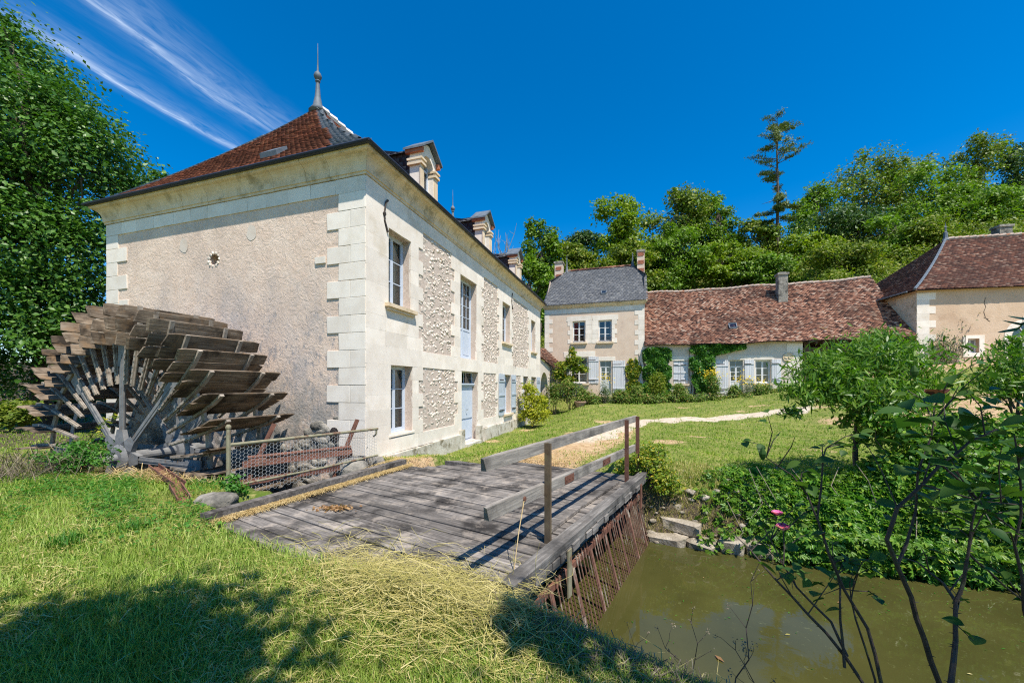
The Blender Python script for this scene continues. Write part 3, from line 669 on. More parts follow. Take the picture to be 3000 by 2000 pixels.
# rubble panels: stones set in mortar
rub = []
for pi, (a, b, c, e) in enumerate(RUBP):
    n = int((b - a) * (e - c) * 78)
    for k in range(n): rub.append((pi, RD.uniform(a - .02, b + .02), RD.uniform(c + .02, e - .02)))
rub.sort(key=lambda t: t[1] + (0 if t[0] in (0, 3) else 8))
def stone_at(x, z, big=1.0): return TR(x, .012 + RD.uniform(-.006, .012), z) @ RY(RD.uniform(-.5, .5)) @ RX(RD.uniform(-.12, .12)) @ SC(RD.uniform(.08, .27) * big, RD.uniform(.012, .030), RD.uniform(.05, .135) * big)
for pi, x, z in rub[:250]: inst('rubble_stone', RD.choice(RUB), mill, stone_at(x, z))
ico = [np.array([v.co[:] for v in pebble(90 + i, None, 1).vertices]) for i in range(5)]
icf = np.array([list(p.vertices) for p in pebble(90, None, 1).polygons])
V = []; F_ = []
for k, (pi, x, z) in enumerate(rub[250:]):
    m = np.array(stone_at(x, z)); v = ico[k % 5] @ m[:3, :3].T + m[:3, 3]; F_.append(icf + len(V) * len(v)); V.append(v)
inst('rubble_stone', npmesh('rubble_stone', np.concatenate(V), np.concatenate(F_), M['rubble']), mill, kind='stuff')
for k in range(70):       # bare weathered masonry at the foot of the gable
    u = MW - abs(RD.gauss(1.2, .75)) - .1; z = RD.uniform(-1.0, .95 - .25 * (MW - u))
    if z > .35 and u > MW - 1.0: u -= .6
    inst('rubble_stone', RD.choice(ROCK), mill, FG @ TR(u, .03, z) @ RY(RD.uniform(-.4, .4)) @ SC(RD.uniform(.18, .46), RD.uniform(.07, .14), RD.uniform(.10, .2)))
# cornice: cavetto moulding in separate stones, mitred at the corners
PRO = [(-.02, 6.42), (.035, 6.42), (.035, 6.475), (.06, 6.485), (.06, 6.525)] + [(.06 + .20 * (1 - math.cos(t)), 6.525 + .30 * math.sin(t)) for t in (.3, .6, .9, 1.2, 1.5)] + [(.275, 6.84), (.275, 6.905), (-.02, 6.905)]
def cornice(Fm, Ln, step, par=mill, pro=PRO, mat='cornice'):
    n = max(1, round(Ln / step)); cut = [Ln * (k + (RD.uniform(-.2, .2) if 0 < k < n else 0)) / n for k in range(n + 1)]
    for k in range(n):
        a, b = cut[k] + (.004 if k else 0), cut[k + 1] - (.004 if k < n - 1 else 0); vs = []; fs = []; m = len(pro); dz = RD.uniform(-.004, .004); dy = RD.uniform(-.004, .004)
        for o, z in pro: vs += [Fm @ Vector((a - (o if k == 0 else 0), -o - dy, z + dz)), Fm @ Vector((b + (o if k == n - 1 else 0), -o - dy, z + dz))]
        for i in range(m): j = (i + 1) % m; fs.append((2*i, 2*j, 2*j + 1, 2*i + 1))
        fs += [tuple(2*i for i in range(m))[::-1], tuple(2*i + 1 for i in range(m))]
        q = MB(); q.add(vs, fs); q.build('cornice_stone', M[mat], par)
cornice(FI, ML, .95); cornice(FG, MW, .80); cornice(FB, MW, 3); cornice(FK, ML, 3)
# roof: hipped at both ends, slightly bell-cast at the eaves
OV, ZE, ZR, HX = .34, 6.93, 11.22, 3.33
def cast(t): return .80 * t + .20 * t * t
def roof_front(side):
    def f(u, v):                                   # u along the eaves, v up the slope (0..6.55)
        t = v / 6.55; y = -OV + t * (MW / 2 + OV); z = ZE + (ZR - ZE) * cast(t)
        yy = y if side == 0 else MW - y; xx = u - OV if side == 0 else ML + OV - u
        return np.stack([xx, yy, z], 1)
    return f
def roof_hip(side):
    def f(u, v):
        t = v / 5.7; x = -OV + t * (HX + OV); z = ZE + (ZR - ZE) * cast(t)
        yy = MW + OV - u if side == 0 else u - OV
        return np.stack([x if side == 0 else ML - x, yy, z], 1)
    return f
LF, LH = ML + 2 * OV, MW + 2 * OV
def clipF(lo):
    def k(u, v): e = v / 6.55 * (HX + OV); return (u > e + lo(v)) & (u < LF - e - lo(v))
    return k
def clipH(lo):
    def k(u, v): e = v / 5.7 * (MW / 2 + OV); return (u > e + lo(v)) & (u < LH - e - lo(v))
    return k
def strip(v, L_): t = v / L_; return .10 + .62 * (1 - t) ** 1.0 + .40 * np.clip(1 - t / .45, 0, 1) ** 2
deckV = []; deckF = []
for f, UL, VL, ex in ((roof_front(0), LF, 6.55, HX + OV), (roof_front(1), LF, 6.55, HX + OV), (roof_hip(0), LH, 5.7, MW/2 + OV), (roof_hip(1), LH, 5.7, MW/2 + OV)):
    nv = 14; P = []
    for i in range(nv + 1):
        v = VL * i / nv; e = ex * i / nv; P.append(f(np.array([e, UL - e]), np.array([v, v])))
    P = np.concatenate(P); P[:, 2] -= .03; b = len(deckV) * 0 + sum(len(q) for q in deckV); deckV.append(P)
    deckF += [(b + 2*i, b + 2*i + 1, b + 2*i + 3, b + 2*i + 2) for i in range(nv)]
roof = inst('roof', npmesh('roof', np.concatenate(deckV), np.array(deckF), M['slate_dark']), mill)
tiles(roof, 'roof_tile', roof_hip(0), LH, 5.7, .165, .115, 'tile_mill', clipH(lambda v: strip(v, 5.7)), seed=2, thick=.016, single=300)
tiles(roof, 'roof_tile', roof_front(0), LF, 6.55, .165, .115, 'tile_mill', clipF(lambda v: strip(v, 6.55)), seed=3, thick=.016)
tiles(roof, 'roof_tile', roof_front(1), LF, 6.55, .33, .23, 'tile_mill', clipF(lambda v: .4 + 0 * v), seed=4)
tiles(roof, 'roof_tile', roof_hip(1), LH, 5.7, .33, .23, 'tile_mill', clipH(lambda v: .4 + 0 * v), seed=5)
for f, UL, VL, ex, sd in ((roof_hip(0), LH, 5.7, MW/2 + OV, 6), (roof_front(0), LF, 6.55, HX + OV, 7)):
    def band_(u, v, UL=UL, VL=VL, ex=ex):
        e = v / VL * ex; s_ = strip(v, VL) + .05; return ((u > e) & (u < e + s_)) | ((u < UL - e) & (u > UL - e - s_))
    tiles(roof, 'slate', f, UL, VL, .15, .10, 'slate_blue', band_, thick=.007, jit=.002, seed=sd)
mb = MB(); mb.box((-OV - .01, -OV - .01, ZE - .03), (ML + OV + .01, MW + OV + .01, ZE - .004)); mb.build('eaves_board', M['slate_dark'], mill)
mb = MB()                     # thin dark gutter along both visible eaves
mb.tube([(-OV - .03, -OV - .03, ZE - .01), (-OV - .03, MW + OV, ZE - .01)], .035, 6); mb.tube([(-OV - .03, -OV - .03, ZE - .01), (ML + OV, -OV - .03, ZE - .01)], .035, 6); mb.build('gutter', M['slate_dark'], mill)
n = 26
for k in range(n):            # ridge tiles bedded in pale mortar
    x = HX + (ML - 2 * HX) * (k + .5) / n; q = MB(); q.tube([(x - .2, MW / 2, ZR + .0), (x + .2, MW / 2, ZR + .03)], [.13, .155], 8); q.build('ridge_tile', M['white_ridge'], mill)
for x in (HX, ML - HX):
    q = MB(); q.lathe([(.30, -.18), (.16, .02), (.095, .35), (.06, .80), (.05, .86), (.085, .88), (.085, .91), (.05, .93)], (x, MW / 2, ZR), 10)
    q.lathe([(.03, .92), (.09, .96), (.125, 1.03), (.13, 1.08), (.10, 1.16), (.04, 1.23), (.03, 1.27), (.02, 1.5), (.014, 1.8), (.005, 2.2)], (x, MW / 2, ZR), 12); q.build('finial', M['zinc'], mill, smooth=True)
q = MB()                       # grey metal roof hatch standing open
fh = roof_hip(0); c4_ = [fh(np.array([LH / 2 + du]), np.array([v]))[0] for du, v in ((1.2, .85), (1.75, .85), (1.75, 1.35), (1.2, 1.35))]
q.add([Vector(p) + Vector((-.03, 0, .05 + (.10 if i < 2 else .05))) for i, p in enumerate(c4_)] + [Vector(p) + Vector((0, 0, .03)) for p in c4_], ((0, 1, 2, 3), (0, 4, 5, 1), (1, 5, 6, 2), (3, 7, 4, 0))); q.build('roof_hatch', M['zinc'], mill)
# windows and doors
CUR = lambda a, b, c, e, m='curtain': [(a, b, c, e, m)]
for i, o in enumerate(OPS):
    u0, u1, z0, z1 = o
    if i == 1: window(mill, FI, u0, u1, z0, z1, .25, 4, 2, 2, 'paint_blue', 'door', 1.05)
    elif i == 5: window(mill, FI, u0, u1, z0, z1, .25, 1, 1, 2, 'paint_blue', 'door', 1.0, .42)
    else: window(mill, FI, u0, u1, z0, z1, .25, 3, 1, 2, 'paint_blue', curtain=CUR(u0 + .06, u1 - .06, z0 + .08, z1 - .06) if i in (0, 4) else None)
door = [o for o in mill.children if o.name.startswith('door') and 'step' not in o.name][-1]
q = MB(); q.box((5.11, .228, .42), (6.55, .236, 1.60)); q.box((5.11, .20, 1.66), (6.55, .262, 1.72)); q.box((5.15, .22, -.34), (6.51, .2365, .35)); q.build('panel', M['paint_blue'], door)
q = MB(); q.box((5.06, .14, 1.68), (6.6, .25, 1.73)); q.box((5.06, .17, 1.63), (6.6, .25, 1.68)); q.build('door_cornice', M['paint_blue'], door)
q = MB(); q.tube([(5.92, .19, .75), (5.92, .15, .75), (5.98, .15, .75)], .012, 6); q.build('handle', M['iron'], door)
for u0, u1, z in ((.68, 2.0, 3.67), (9.38, 10.8, 3.67), (14.6, 15.9, 3.67), (9.6, 10.9, .32), (12.9, 14.15, .32), (14.65, 16.05, .32)):
    q = MB(); q.box((u0, -.13, z - .09), (u1, .3, z - .001)); q.box((u0 + .06, -.08, z - .16), (u1 - .06, .02, z - .091)); q.build('sill', M['cornice'], mill)
q = MB(); q.box((.85, -.03, .36), (2.0, .3, .418)); q.build('sill', M['ashlar'], mill)
for u0, u1 in ((8.92, 9.72), (10.78, 11.52), (16.0, 16.9)): shutter(mill, FI, u0, u1, .28, 2.16, 4, 'shutter_mill', -.05, 3)
for a, z in ((.68, 5.8), (10.9, 5.85)):    # wrought wall anchors
    q = MB(); q.tube([(a + .10, -.03, z + .38), (a + .02, -.035, z + .30), (a - .03, -.03, z + .05), (a - .02, -.03, z - .15), (a + .10, -.03, z - .40)], [.03, .024, .02, .022, .03], 6); q.tube([(a - .03, .0, z), (a - .03, -.05, z)], .05, 6); q.build('wall_anchor', M['iron'], mill)
q = MB(); q.tube([(11.2, 0, 2.72), (11.2, -.1, 2.70), (11.2, -.1, 2.5)], .012, 5); q.build('iron_hook', M['iron'], mill)
# stone dormers
def dormer(x0, w):
    x1 = x0 + w; zb, zs, zp = ZE + .02, 8.12, 8.78; cx_ = (x0 + x1) / 2; r = w / 2 - .17; yf, yb = .02, .36
    m = MB(); n = 9; zi = zs - .02
    # front with arched opening, as a thick plate
    arc = [(cx_ - r * math.cos(math.pi * k / n), zi + r * math.sin(math.pi * k / n)) for k in range(n + 1)]
    inn = [(cx_ - r, zb)] + arc + [(cx_ + r, zb)]; topc = [(x0, zb)] + [(x0 + (x1 - x0) * k / n, zs + .32 + .32 * (1 - abs(2 * k / n - 1))) for k in range(n + 1)] + [(x1, zb)]
    vs = [(x, yf, z) for x, z in topc] + [(x, yf, z) for x, z in inn]; L_ = len(topc); fs = [(k, L_ + k, L_ + k + 1, k + 1) for k in range(L_ - 1)]
    vs += [(x, yb, z) for x, z in topc] + [(x, yb, z) for x, z in inn]; o2 = 2 * L_
    fs += [(o2 + k, o2 + k + 1, o2 + L_ + k + 1, o2 + L_ + k) for k in range(L_ - 1)]
    fs += [(k, k + 1, o2 + k + 1, o2 + k) for k in range(L_ - 1)] + [(L_ + k, o2 + L_ + k, o2 + L_ + k + 1, L_ + k + 1) for k in range(L_ - 1)]
    m.add(vs, fs); d = m.build('dormer', M['ashlar'], mill)
    q = MB()
    for xa, xb in ((x0 - .035, x0 + .15), (x1 - .15, x1 + .035)):
        q.box((xa, yf - .04, zb), (xb, yf - .001, zs - .18)); q.box((xa - .04, yf - .09, zs - .18), (xb + .04, yb + .04, zs - .11)); q.box((xa - .02, yf - .06, zs - .108), (xb + .02, yb + .02, zs - .05)); q.box((xa - .045, yf - .10, zs - .048), (xb + .045, yb + .05, zs + .01))
    q.build('pilaster', M['cornice'], d)
    q = MB(); h = zs + .34; q.add([(x0 - .13, yf - .16, h - .10), (cx_, yf - .16, h + .36), (x1 + .13, yf - .16, h - .10), (x0 - .13, yb + .14, h - .10), (cx_, yb + .14, h + .36), (x1 + .13, yb + .14, h - .10),
          (x0 - .13, yf - .16, h - .04), (cx_, yf - .16, h + .42), (x1 + .13, yf - .16, h - .04), (x0 - .13, yb + .14, h - .04), (cx_, yb + .14, h + .42), (x1 + .13, yb + .14, h - .04)],
          ((0,1,4,3),(1,2,5,4),(6,9,10,7),(7,10,11,8),(0,6,7,1),(1,7,8,2),(3,4,10,9),(4,5,11,10),(0,3,9,6),(2,8,11,5))); q.build('pediment_cap', M['zinc'], d)
    for xa in (x0 - .09, x1 - .02): q = MB(); q.box((xa, yf - .11, zs + .16), (xa + .11, yb + .10, zs + .30)); q.build('bracket', M['brick'], d)
    yr = 2.35                                           # slate body running back into the roof
    q = MB()
    for x in (x0 + .02, x1 - .02): q.add([(x, yb, zb), (x, yr, zb + 1.9), (x, yr, zs + .22), (x, yb, zs + .22)], ((0, 1, 2, 3),))
    q.build('dormer_cheek', M['slate_dark'], d)
    for s_ in (0, 1):
        x = x0 + .015 if s_ == 0 else x1 - .015
        def fc(u, v, x=x, s_=s_): return np.stack([np.full(len(u), x), (yb + 2.0 - u) if s_ == 0 else yb + u, zb + v], 1)
        def ic(u, v, s_=s_):
            y = (2.0 - u) if s_ == 0 else u; return (v > y * .92 - .15) & (v < 1.38)
        tiles(d, 'slate', fc, 2.0, 1.45, .22, .13, 'slate_dark', ic, thick=.006, jit=.001, seed=30 + s_)
        def fr(u, v, s_=s_):
            tt = v / .62; xx = (x0 - .08) + tt * (w / 2 + .08); 
            return np.stack([xx if s_ == 0 else x0 + x1 - xx, (yb + 2.25 - u) if s_ == 0 else yb + u, zs + .20 + tt * .36], 1)
        tiles(d, 'slate', fr, 2.25, .62, .17, .10, 'slate', None, thick=.006, jit=.001, seed=33 + s_)
    q = MB(); q.add([(x0 - .08, yb, zs + .19), (cx_, yb, zs + .55), (x1 + .08, yb, zs + .19), (x0 - .08, yr + .2, zs + .19), (cx_, yr + .2, zs + .55), (x1 + .08, yr + .2, zs + .19)], ((0,1,4,3),(1,2,5,4))); q.build('dormer_roof', M['slate_dark'], d)
    wf = MB(); wf.box((cx_ - r, .20, zb), (cx_ - r + .05, .26, zi + r * .5)); wf.box((cx_ + r - .05, .20, zb), (cx_ + r, .26, zi + r * .5)); wf.box((cx_ - .04, .20, zb), (cx_ + .04, .26, zi + r)); wf.box((cx_ - r, .205, zi - .06), (cx_ + r, .255, zi)); wf.box((cx_ - r, .205, zb + .5), (cx_ + r, .255, zb + .53)); wf = wf.build('window', M['paint_blue'], d)
    gp = MB(); gp.add([(cx_ - r, .23, zb), (cx_ + r, .23, zb), (cx_ + r, .23, zi), (cx_, .23, zi + r), (cx_ - r, .23, zi)], ((0, 1, 2, 3, 4),)); gp.build('window_glazing', M['glass'], d)
for x0 in (2.36, 7.12, 11.66): dormer(x0, .92)
# crack and repaired patches on the gable
for cxu, cz in ((MW - 5.9, 5.45), (MW - 3.45, 5.52)):
    q = MB(); n = 11; q.add([FG @ Vector((cxu + (.16 + RD.uniform(-.02, .03)) * math.cos(k / n * 6.283), .004, cz + (.20 + RD.uniform(-.02, .03)) * math.sin(k / n * 6.283))) for k in range(n)], (tuple(range(n)),)); q.build('plaster_patch', M['barnplaster'], mill)

# ---------------------------------------------------------------- the waterwheel, axle square to the gable
WB, WZC, WR = 4.9, .07, 3.3
wheel = thing('waterwheel', 'huge grey timber waterwheel with curved paddle boards on iron spokes, against the mill gable', 'waterwheel', loc(-1.25, WB, WZC), A1)
# local: x along the axle towards the mill, y to the left, z up
XN, XF = -.60, .50                     # the two spoke rings
def pol(r, t, x=0.0): return Vector((x, -r * math.sin(t), r * math.cos(t)))      # t clockwise from the top seen from the camera side
NP_ = 40
for i in range(NP_):
    t = 2 * math.pi * (i + .35) / NP_
    dirt = RD.uniform(-.012, .012)
    # three boards, each tipped further back against the run of the wheel
    rr, tt = 2.46, t + dirt
    for k, (bw, dt) in enumerate(((.28, -.01), (.29, -.05), (.30, -.13))):
        rad_d = pol(1, tt); tan = pol(1, tt + math.pi / 2); d = (rad_d * math.cos(dt * 1.6) + tan * math.sin(dt * 1.6)).normalized()
        base = pol(rr, tt) ; mid = base + d * (bw / 2); nrm_ = d.cross(Vector((1, 0, 0)))
        x0 = -.95 + RD.uniform(-.03, .03); x1 = .93 + RD.uniform(-.06, .05)
        Mx = Matrix(((1, d.x, nrm_.x, (x0 + x1) / 2), (0, d.y, nrm_.y, mid.y), (0, d.z, nrm_.z, mid.z), (0, 0, 0, 1)))
        inst('paddle_board', RD.choice(PLK['paddle']), wheel, Mx @ RZ(RD.uniform(-.008, .008)) @ SC(x1 - x0, bw - .02, .032))
        e = base + d * bw; rr = math.hypot(e.y, e.z); tt = math.atan2(-e.y, e.z)
        if k == 0: arm_pts = [pol(1.62, t + dirt), base, e]
        else: arm_pts.append(e)
    for xr in (XN, XF):
        q = MB(); tan = pol(1, t + math.pi / 2); P_ = [Vector((xr, p.y, p.z)) for p in arm_pts]
        for a, b in zip(P_[:-1], P_[1:]):
            d = (b - a).normalized(); q.beam(a + tan * .045 - d * .01, b + tan * .045 + d * .01, .075, .05, tan)
        q.beam(P_[0] + tan * .075, P_[1] + tan * .075 , .016, .03, tan)
        for s_ in range(7):
            bpt = P_[0].lerp(P_[1], (s_ + .5) / 7); q.box((-.05, -.012, -.012), (.05, .012, .012), TR(*(bpt + tan * .05)))
        q.build('paddle_arm', M['arm'], wheel)
        ta, tb = t, t + 2 * math.pi / NP_; q = MB(); q.beam(pol(2.66, ta + .015, xr + .045), pol(2.62, tb - .03, xr + .045), .05, .10, pol(1, ta)); q.build('brace', M['arm'], wheel)
for xr in (XN, XF):
    for k in range(8):
        t = 2 * math.pi * (k + .02) / 8; q = MB(); rd_ = pol(1, t); tn = pol(1, t + math.pi / 2)
        for dx, wd, th in ((0, .13, .03), (.02, .03, .075)):
            a, b = pol(.30, t, xr + dx), pol(2.25, t, xr + dx); q.beam(a, b, wd if dx == 0 else .03, .03 if dx == 0 else .09, (1, 0, 0))
        q.beam(pol(2.0, t, xr), pol(2.45, t, xr), .24, .028, (1, 0, 0)); q.build('spoke', M['greyiron'], wheel)
        q = MB()          # flared socket of the hub
        for s_ in (-1, 1): q.add([pol(.22, t, xr - .04) + tn * s_ * .20, pol(.22, t, xr + .06) + tn * s_ * .20, pol(.62, t, xr + .05) + tn * s_ * .085, pol(.62, t, xr - .04) + tn * s_ * .085], ((0, 1, 2, 3) if s_ > 0 else (3, 2, 1, 0),))
        q.add([pol(.22, t, xr - .042) + tn * .20, pol(.62, t, xr - .042) + tn * .085, pol(.62, t, xr - .042) - tn * .085, pol(.22, t, xr - .042) - tn * .20], ((0, 1, 2, 3),)); q.build('spoke_socket', M['greyiron'], wheel)
    q = MB(); q.lathe([(.12, -.10), (.20, -.10), (.30, -.05), (.31, .07), (.20, .12), (.12, .12)], (xr, 0, 0), 20, (1, 0, 0)); q.build('hub', M['greyiron'], wheel)
    q = MB(); n = 48
    for k in range(n):
        a, b = pol(1.98, 2 * math.pi * k / n, xr + .07), pol(1.98, 2 * math.pi * (k + 1) / n, xr + .07); q.beam(a, b, .02, .11, pol(1, 2 * math.pi * (k + .5) / n))
    q.build('rim', M['greyiron'], wheel)
q = MB(); q.lathe([(.09, -1.72), (.10, -1.7), (.10, -1.30), (.135, -1.29), (.135, -1.2), (.085, -1.19), (.085, -.75), (.12, -.6), (.12, .9), (.11, 1.0), (.11, 1.4)], (0, 0, 0), 14, (1, 0, 0)); q.build('axle', M['greyiron'], wheel, smooth=False)
mb = thing('axle_bearing', 'rusty bearing block on a grey timber sill at the near end of the wheel axle', 'machine', loc(-2.62, WB, -.3), A1)
q = MB(); q.box((-.30, -.22, .14), (.22, .22, .28)); q.lathe([(.17, -.16), (.19, -.14), (.19, .10), (.17, .12)], (0, 0, .37), 14, (1, 0, 0)); q.box((-.14, -.32, .20), (.1, .32, .3)); q.build('bearing', M['rust'], mb)
q = MB(); q.box((-.12, -2.6, -.25), (.20, 2.3, .13)); q.build('timber_sill', M['arm'], mb)

# ---------------------------------------------------------------- the bridge
FBR = Matrix(((bp[0], br[0], 0, BO[0]), (bp[1], br[1], 0, BO[1]), (0, 0, 1, 0), (0, 0, 0, 1)))   # local x = across (p), y = along (q)
bridge = thing('timber_bridge', 'weathered grey plank bridge with a two-rail handrail on rusty posts over the mill channel', 'bridge', (BO[0], BO[1], 0), math.atan2(bp[1], bp[0]))
q0 = -.66; i = 0
while q0 < 4.42:
    wd = RD.uniform(.185, .245); left = -4.12 - .10 * q0 + RD.uniform(-.06, .06); lz = RD.uniform(-.006, .006)
    if q0 > 2.75: left = max(left, -4.25 + (q0 - 2.75) * 1.0)
    rt = .02 + RD.uniform(-.05, .02)
    inst('plank', RD.choice(PLK['deck']), bridge, TR((left + rt) / 2, q0 + wd / 2, -.038 + lz) @ RZ(RD.uniform(-.003, .003)) @ RX(RD.uniform(-.012, .012)) @ SC(rt - left, wd - RD.uniform(.016, .034), .07)); q0 += wd; i += 1
for y0, y1 in ((-.12, 1.9), (1.9, 3.3), (3.3, 4.6)): inst('edge_beam', RD.choice(PLK['beam']), bridge, TR(RD.uniform(-.012, .012), (y0 + y1) / 2, .035 + RD.uniform(-.008, .008)) @ RZ(RD.uniform(-.006, .006)) @ SC(.145, y1 - y0 - .008, .085))
q0 = -.15
while q0 < 4.5:         # uneven plank ends packed under the beam on the water side
    wd = RD.uniform(.12, .30); inst('packing_block', RD.choice(PLK['beam']), bridge, TR(.012 + RD.uniform(-.018, .02), q0 + wd / 2, -.055 + RD.uniform(-.008, .008)) @ RZ(RD.uniform(-.05, .05)) @ SC(.13, wd - .012, .085 + RD.uniform(-.02, .01))); q0 += wd
inst('loose_board', RD.choice(PLK['deck']), bridge, TR(-.34, 1.55, .022) @ RZ(.02) @ SC(.20, 1.2, .035)); inst('loose_board', RD.choice(PLK['deck']), bridge, TR(-.32, 2.98, .022) @ RZ(-.03) @ SC(.18, 1.55, .035))
mb = MB(); mb.beam((-3.98, -.7, .02), (-4.50, 2.95, .04), .14, .15); mb.build('kerb_beam', M['deck'], bridge)
for y in (.25, 1.5, 2.8, 4.2): inst('joist', RD.choice(PLK['beam']), bridge, TR(-2.2, y, -.2) @ SC(4.3, .16, .2))
inst('girder', RD.choice(PLK['deck']), bridge, TR(-.16, 1.95, -.22) @ SC(.14, 5.0, .22))
for (y, hgt, lo) in ((.94, 1.05, -.50), (3.97, 1.06, -.42), (4.72, 1.07, -.25)):
    q = MB(); x = -.14; q.box((x - .035, y - .04, .0 if lo > -.3 else .0), (x + .035, y - .031, hgt)); q.box((x - .035, y - .031, 0), (x - .026, y + .04, hgt - .004)); q.box((x - .03, y - .03, 0), (x + .02, y + .02, hgt - .01)); q.build('post', M['rust' if y > 1 else 'postiron'], bridge)
    q = MB(); q.box((.085, y - .045, lo), (.10, y + .045, -.02)); q.build('post_bracket', M['pipe' if y < 1 else 'rust'], bridge)
def rail(y0, y1, z0, z1, h, w_=.05):
    n = 1; L_ = y1 - y0; inst('rail', RD.choice(PLK['rail']), bridge, TR(-.20, (y0 + y1) / 2, (z0 + z1) / 2) @ RX(math.atan2(z1 - z0, L_)) @ SC(w_, L_, h))
PLK['rail'] = variants(M['rail'], 4, .012, .04, 77)
rail(-.12, 4.85, 1.0, 1.02, .115); rail(-.08, 4.85, .585, .47, .125)
for y, z, l in ((1.55, .545, .26), (2.95, .515, .34)):
    q = MB(); q.box((-.17, y - l / 2, z - .045), (-.165, y + l / 2, z + .045)); 
    for k in (-1, 0, 1): q.lathe([(.012, 0), (.012, .008)], (-.165, y + k * l * .35, z), 6, (1, 0, 0))
    q.build('splice_plate', M['rust'], bridge)
q = MB(); q.lathe([(.026, 0), (.022, .012)], (-.174, .48, .57), 8, (1, 0, 0)); q.build('bolt', M['rust'], bridge)
q = MB(); q.tube([(-.17, .47, .57), (-.15, .33, .30), (-.13, .22, .02)], .005, 4); q.build('string', M['straw'], bridge)
# ---------------------------------------------------------------- trash rack in the water
rack = thing('trash_rack', 'rusty iron bar screen slanting from the bridge edge down into the pond', 'grille', (BO[0], BO[1], 0), math.atan2(bp[1], bp[0]))
q = MB(); q.beam((-.03, .30, -.36), (-.03, 4.25, -.29), .06, .075); q.build('top_beam', M['rust'], rack)
k = 0; y = .48
while y < 4.15:
    t_ = RD.uniform(.04, .13); zt_ = -.36 + .07 * (y - .3) / 4
    q = MB()
    if k % 7 == 3: q.beam((-.01, y, zt_), (.24, y + RD.uniform(-.01, .01), -1.28), .012, .05, (0, 1, 0)); q.build('flat_bar', M['rust_bar'], rack); y += .085
    else: q.beam((-.01, y, zt_ + t_), (.24, y + RD.uniform(-.014, .014), -1.28), .010, .012, (0, 1, 0)); q.build('bar', M['rust_bar'], rack); y += .078
    k += 1
# ---------------------------------------------------------------- pipe fence with wire netting beside the pit
A_ = np.array([-4.48, 6.08]); B_ = np.array([-2.86, 8.2]); dv = B_ - A_; LN = float(np.hypot(*dv)); du = dv / LN
fence = thing('pipe_fence', 'mossy iron pipe railing hung with hexagonal wire netting beside the wheel pit', 'fence', (A_[0], A_[1], 0), math.atan2(du[1], du[0]))
q = MB(); q.tube([(0, 0, -.25), (0, 0, .96)], .032, 8); q.lathe([(.02, 0), (.04, .02), (.042, .05), (.02, .085)], (0, 0, .95), 8); q.build('post', M['pipe'], fence)
q = MB(); q.tube([(0, 0, .71), (LN * .5, .01, .715), (LN, .0, .73)], .027, 8); q.tube([(LN - .03, 0, .73), (LN - .03, .01, .62), (LN - .02, .12, .56)], .02, 6); q.build('top_rail', M['pipe'], fence)
q = MB(); q.tube([(0, 0, .05), (LN * .55, -.02, .10), (LN, 0, .17)], .02, 8); q.build('bottom_rail', M['pipe'], fence)
hexr = .036; V = []; F_ = []; seen = set(); wr = .0021
def wire(a, b):
    key = tuple(sorted(((round(a[0], 3), round(a[1], 3)), (round(b[0], 3), round(b[1], 3)))))
    if key in seen: return
    seen.add(key); bl = len(V); d = np.array([b[0] - a[0], 0, b[1] - a[1]]); d /= np.linalg.norm(d); n1 = np.array([-d[2], 0, d[0]]); n2 = np.array([0, 1, 0])
    for p in (a, b):
        bul = .03 * math.sin(p[0] * 3.1 + 1) * math.sin(p[1] * 4 + .5)
        c = np.array([p[0], bul, p[1]])
        for t in (0, 2.094, 4.189): V.append(c + wr * (n1 * math.cos(t) + n2 * math.sin(t)))
    for i in range(3): F_.append((bl + i, bl + (i + 1) % 3, bl + 3 + (i + 1) % 3, bl + 3 + i))
nh = int(LN / (1.5 * hexr))
for i in range(nh):
    cx_ = (i + .5) * 1.5 * hexr
    lo_ = -.12 + .17 * cx_ / LN
    for j in range(16):
        cz = lo_ + (j + .5 * (i % 2)) * hexr * 1.732
        if cz > .70: continue
        pts = [(cx_ + hexr * math.cos(k * math.pi / 3), cz + hexr * math.sin(k * math.pi / 3)) for k in range(6)]
        for k in range(6): wire(pts[k], pts[(k + 1) % 6])
inst('wire_netting', npmesh('wire_netting', np.array(V), np.array(F_), M['wire']), fence)
# ---------------------------------------------------------------- sluice gear in the pit
sl_ = thing('sluice_gear', 'rusty sluice gear with toothed rack bars, cog wheel and steel channels behind the netting', 'machine', loc(-1.5, .8, 0), A1 + math.pi / 2 + math.pi)
# local x runs right along the gable (-e2), y away from the mill (-e1)... built from place coordinates below
IV = (Matrix.Translation(loc(-1.5, .8, 0)) @ RZ(A1 + math.pi * 1.5)).inverted()
def LQ(a, b, z): return tuple(IV @ Vector(loc(a, b, z)))
def sl_part(name, mat, fn):
    q = MB(); fn(q); return q.build(name, M[mat], sl_)
a0, a1, b0, b1 = -2.05, -.62, .95, -.12      # from near post end to the mill corner end
sl_part('shaft', 'rust', lambda q: q.tube([LQ(a0, b0, .33), LQ(a1, b1, .36)], .035, 8))
sl_part('channel_beam', 'rust', lambda q: (q.beam(LQ(a0 - .1, b0, .18), LQ(a1, b1, .22), .10, .02), q.beam(LQ(a0 - .1, b0, .235), LQ(a1, b1, .275), .012, .09)))
sl_part('channel_beam', 'rust', lambda q: (q.beam(LQ(a0 - .35, b0 - .1, -.10), LQ(a1 - .15, b1 - .2, -.02), .10, .02), q.beam(LQ(a0 - .35, b0 - .1, -.05), LQ(a1 - .15, b1 - .2, .03), .012, .09)))
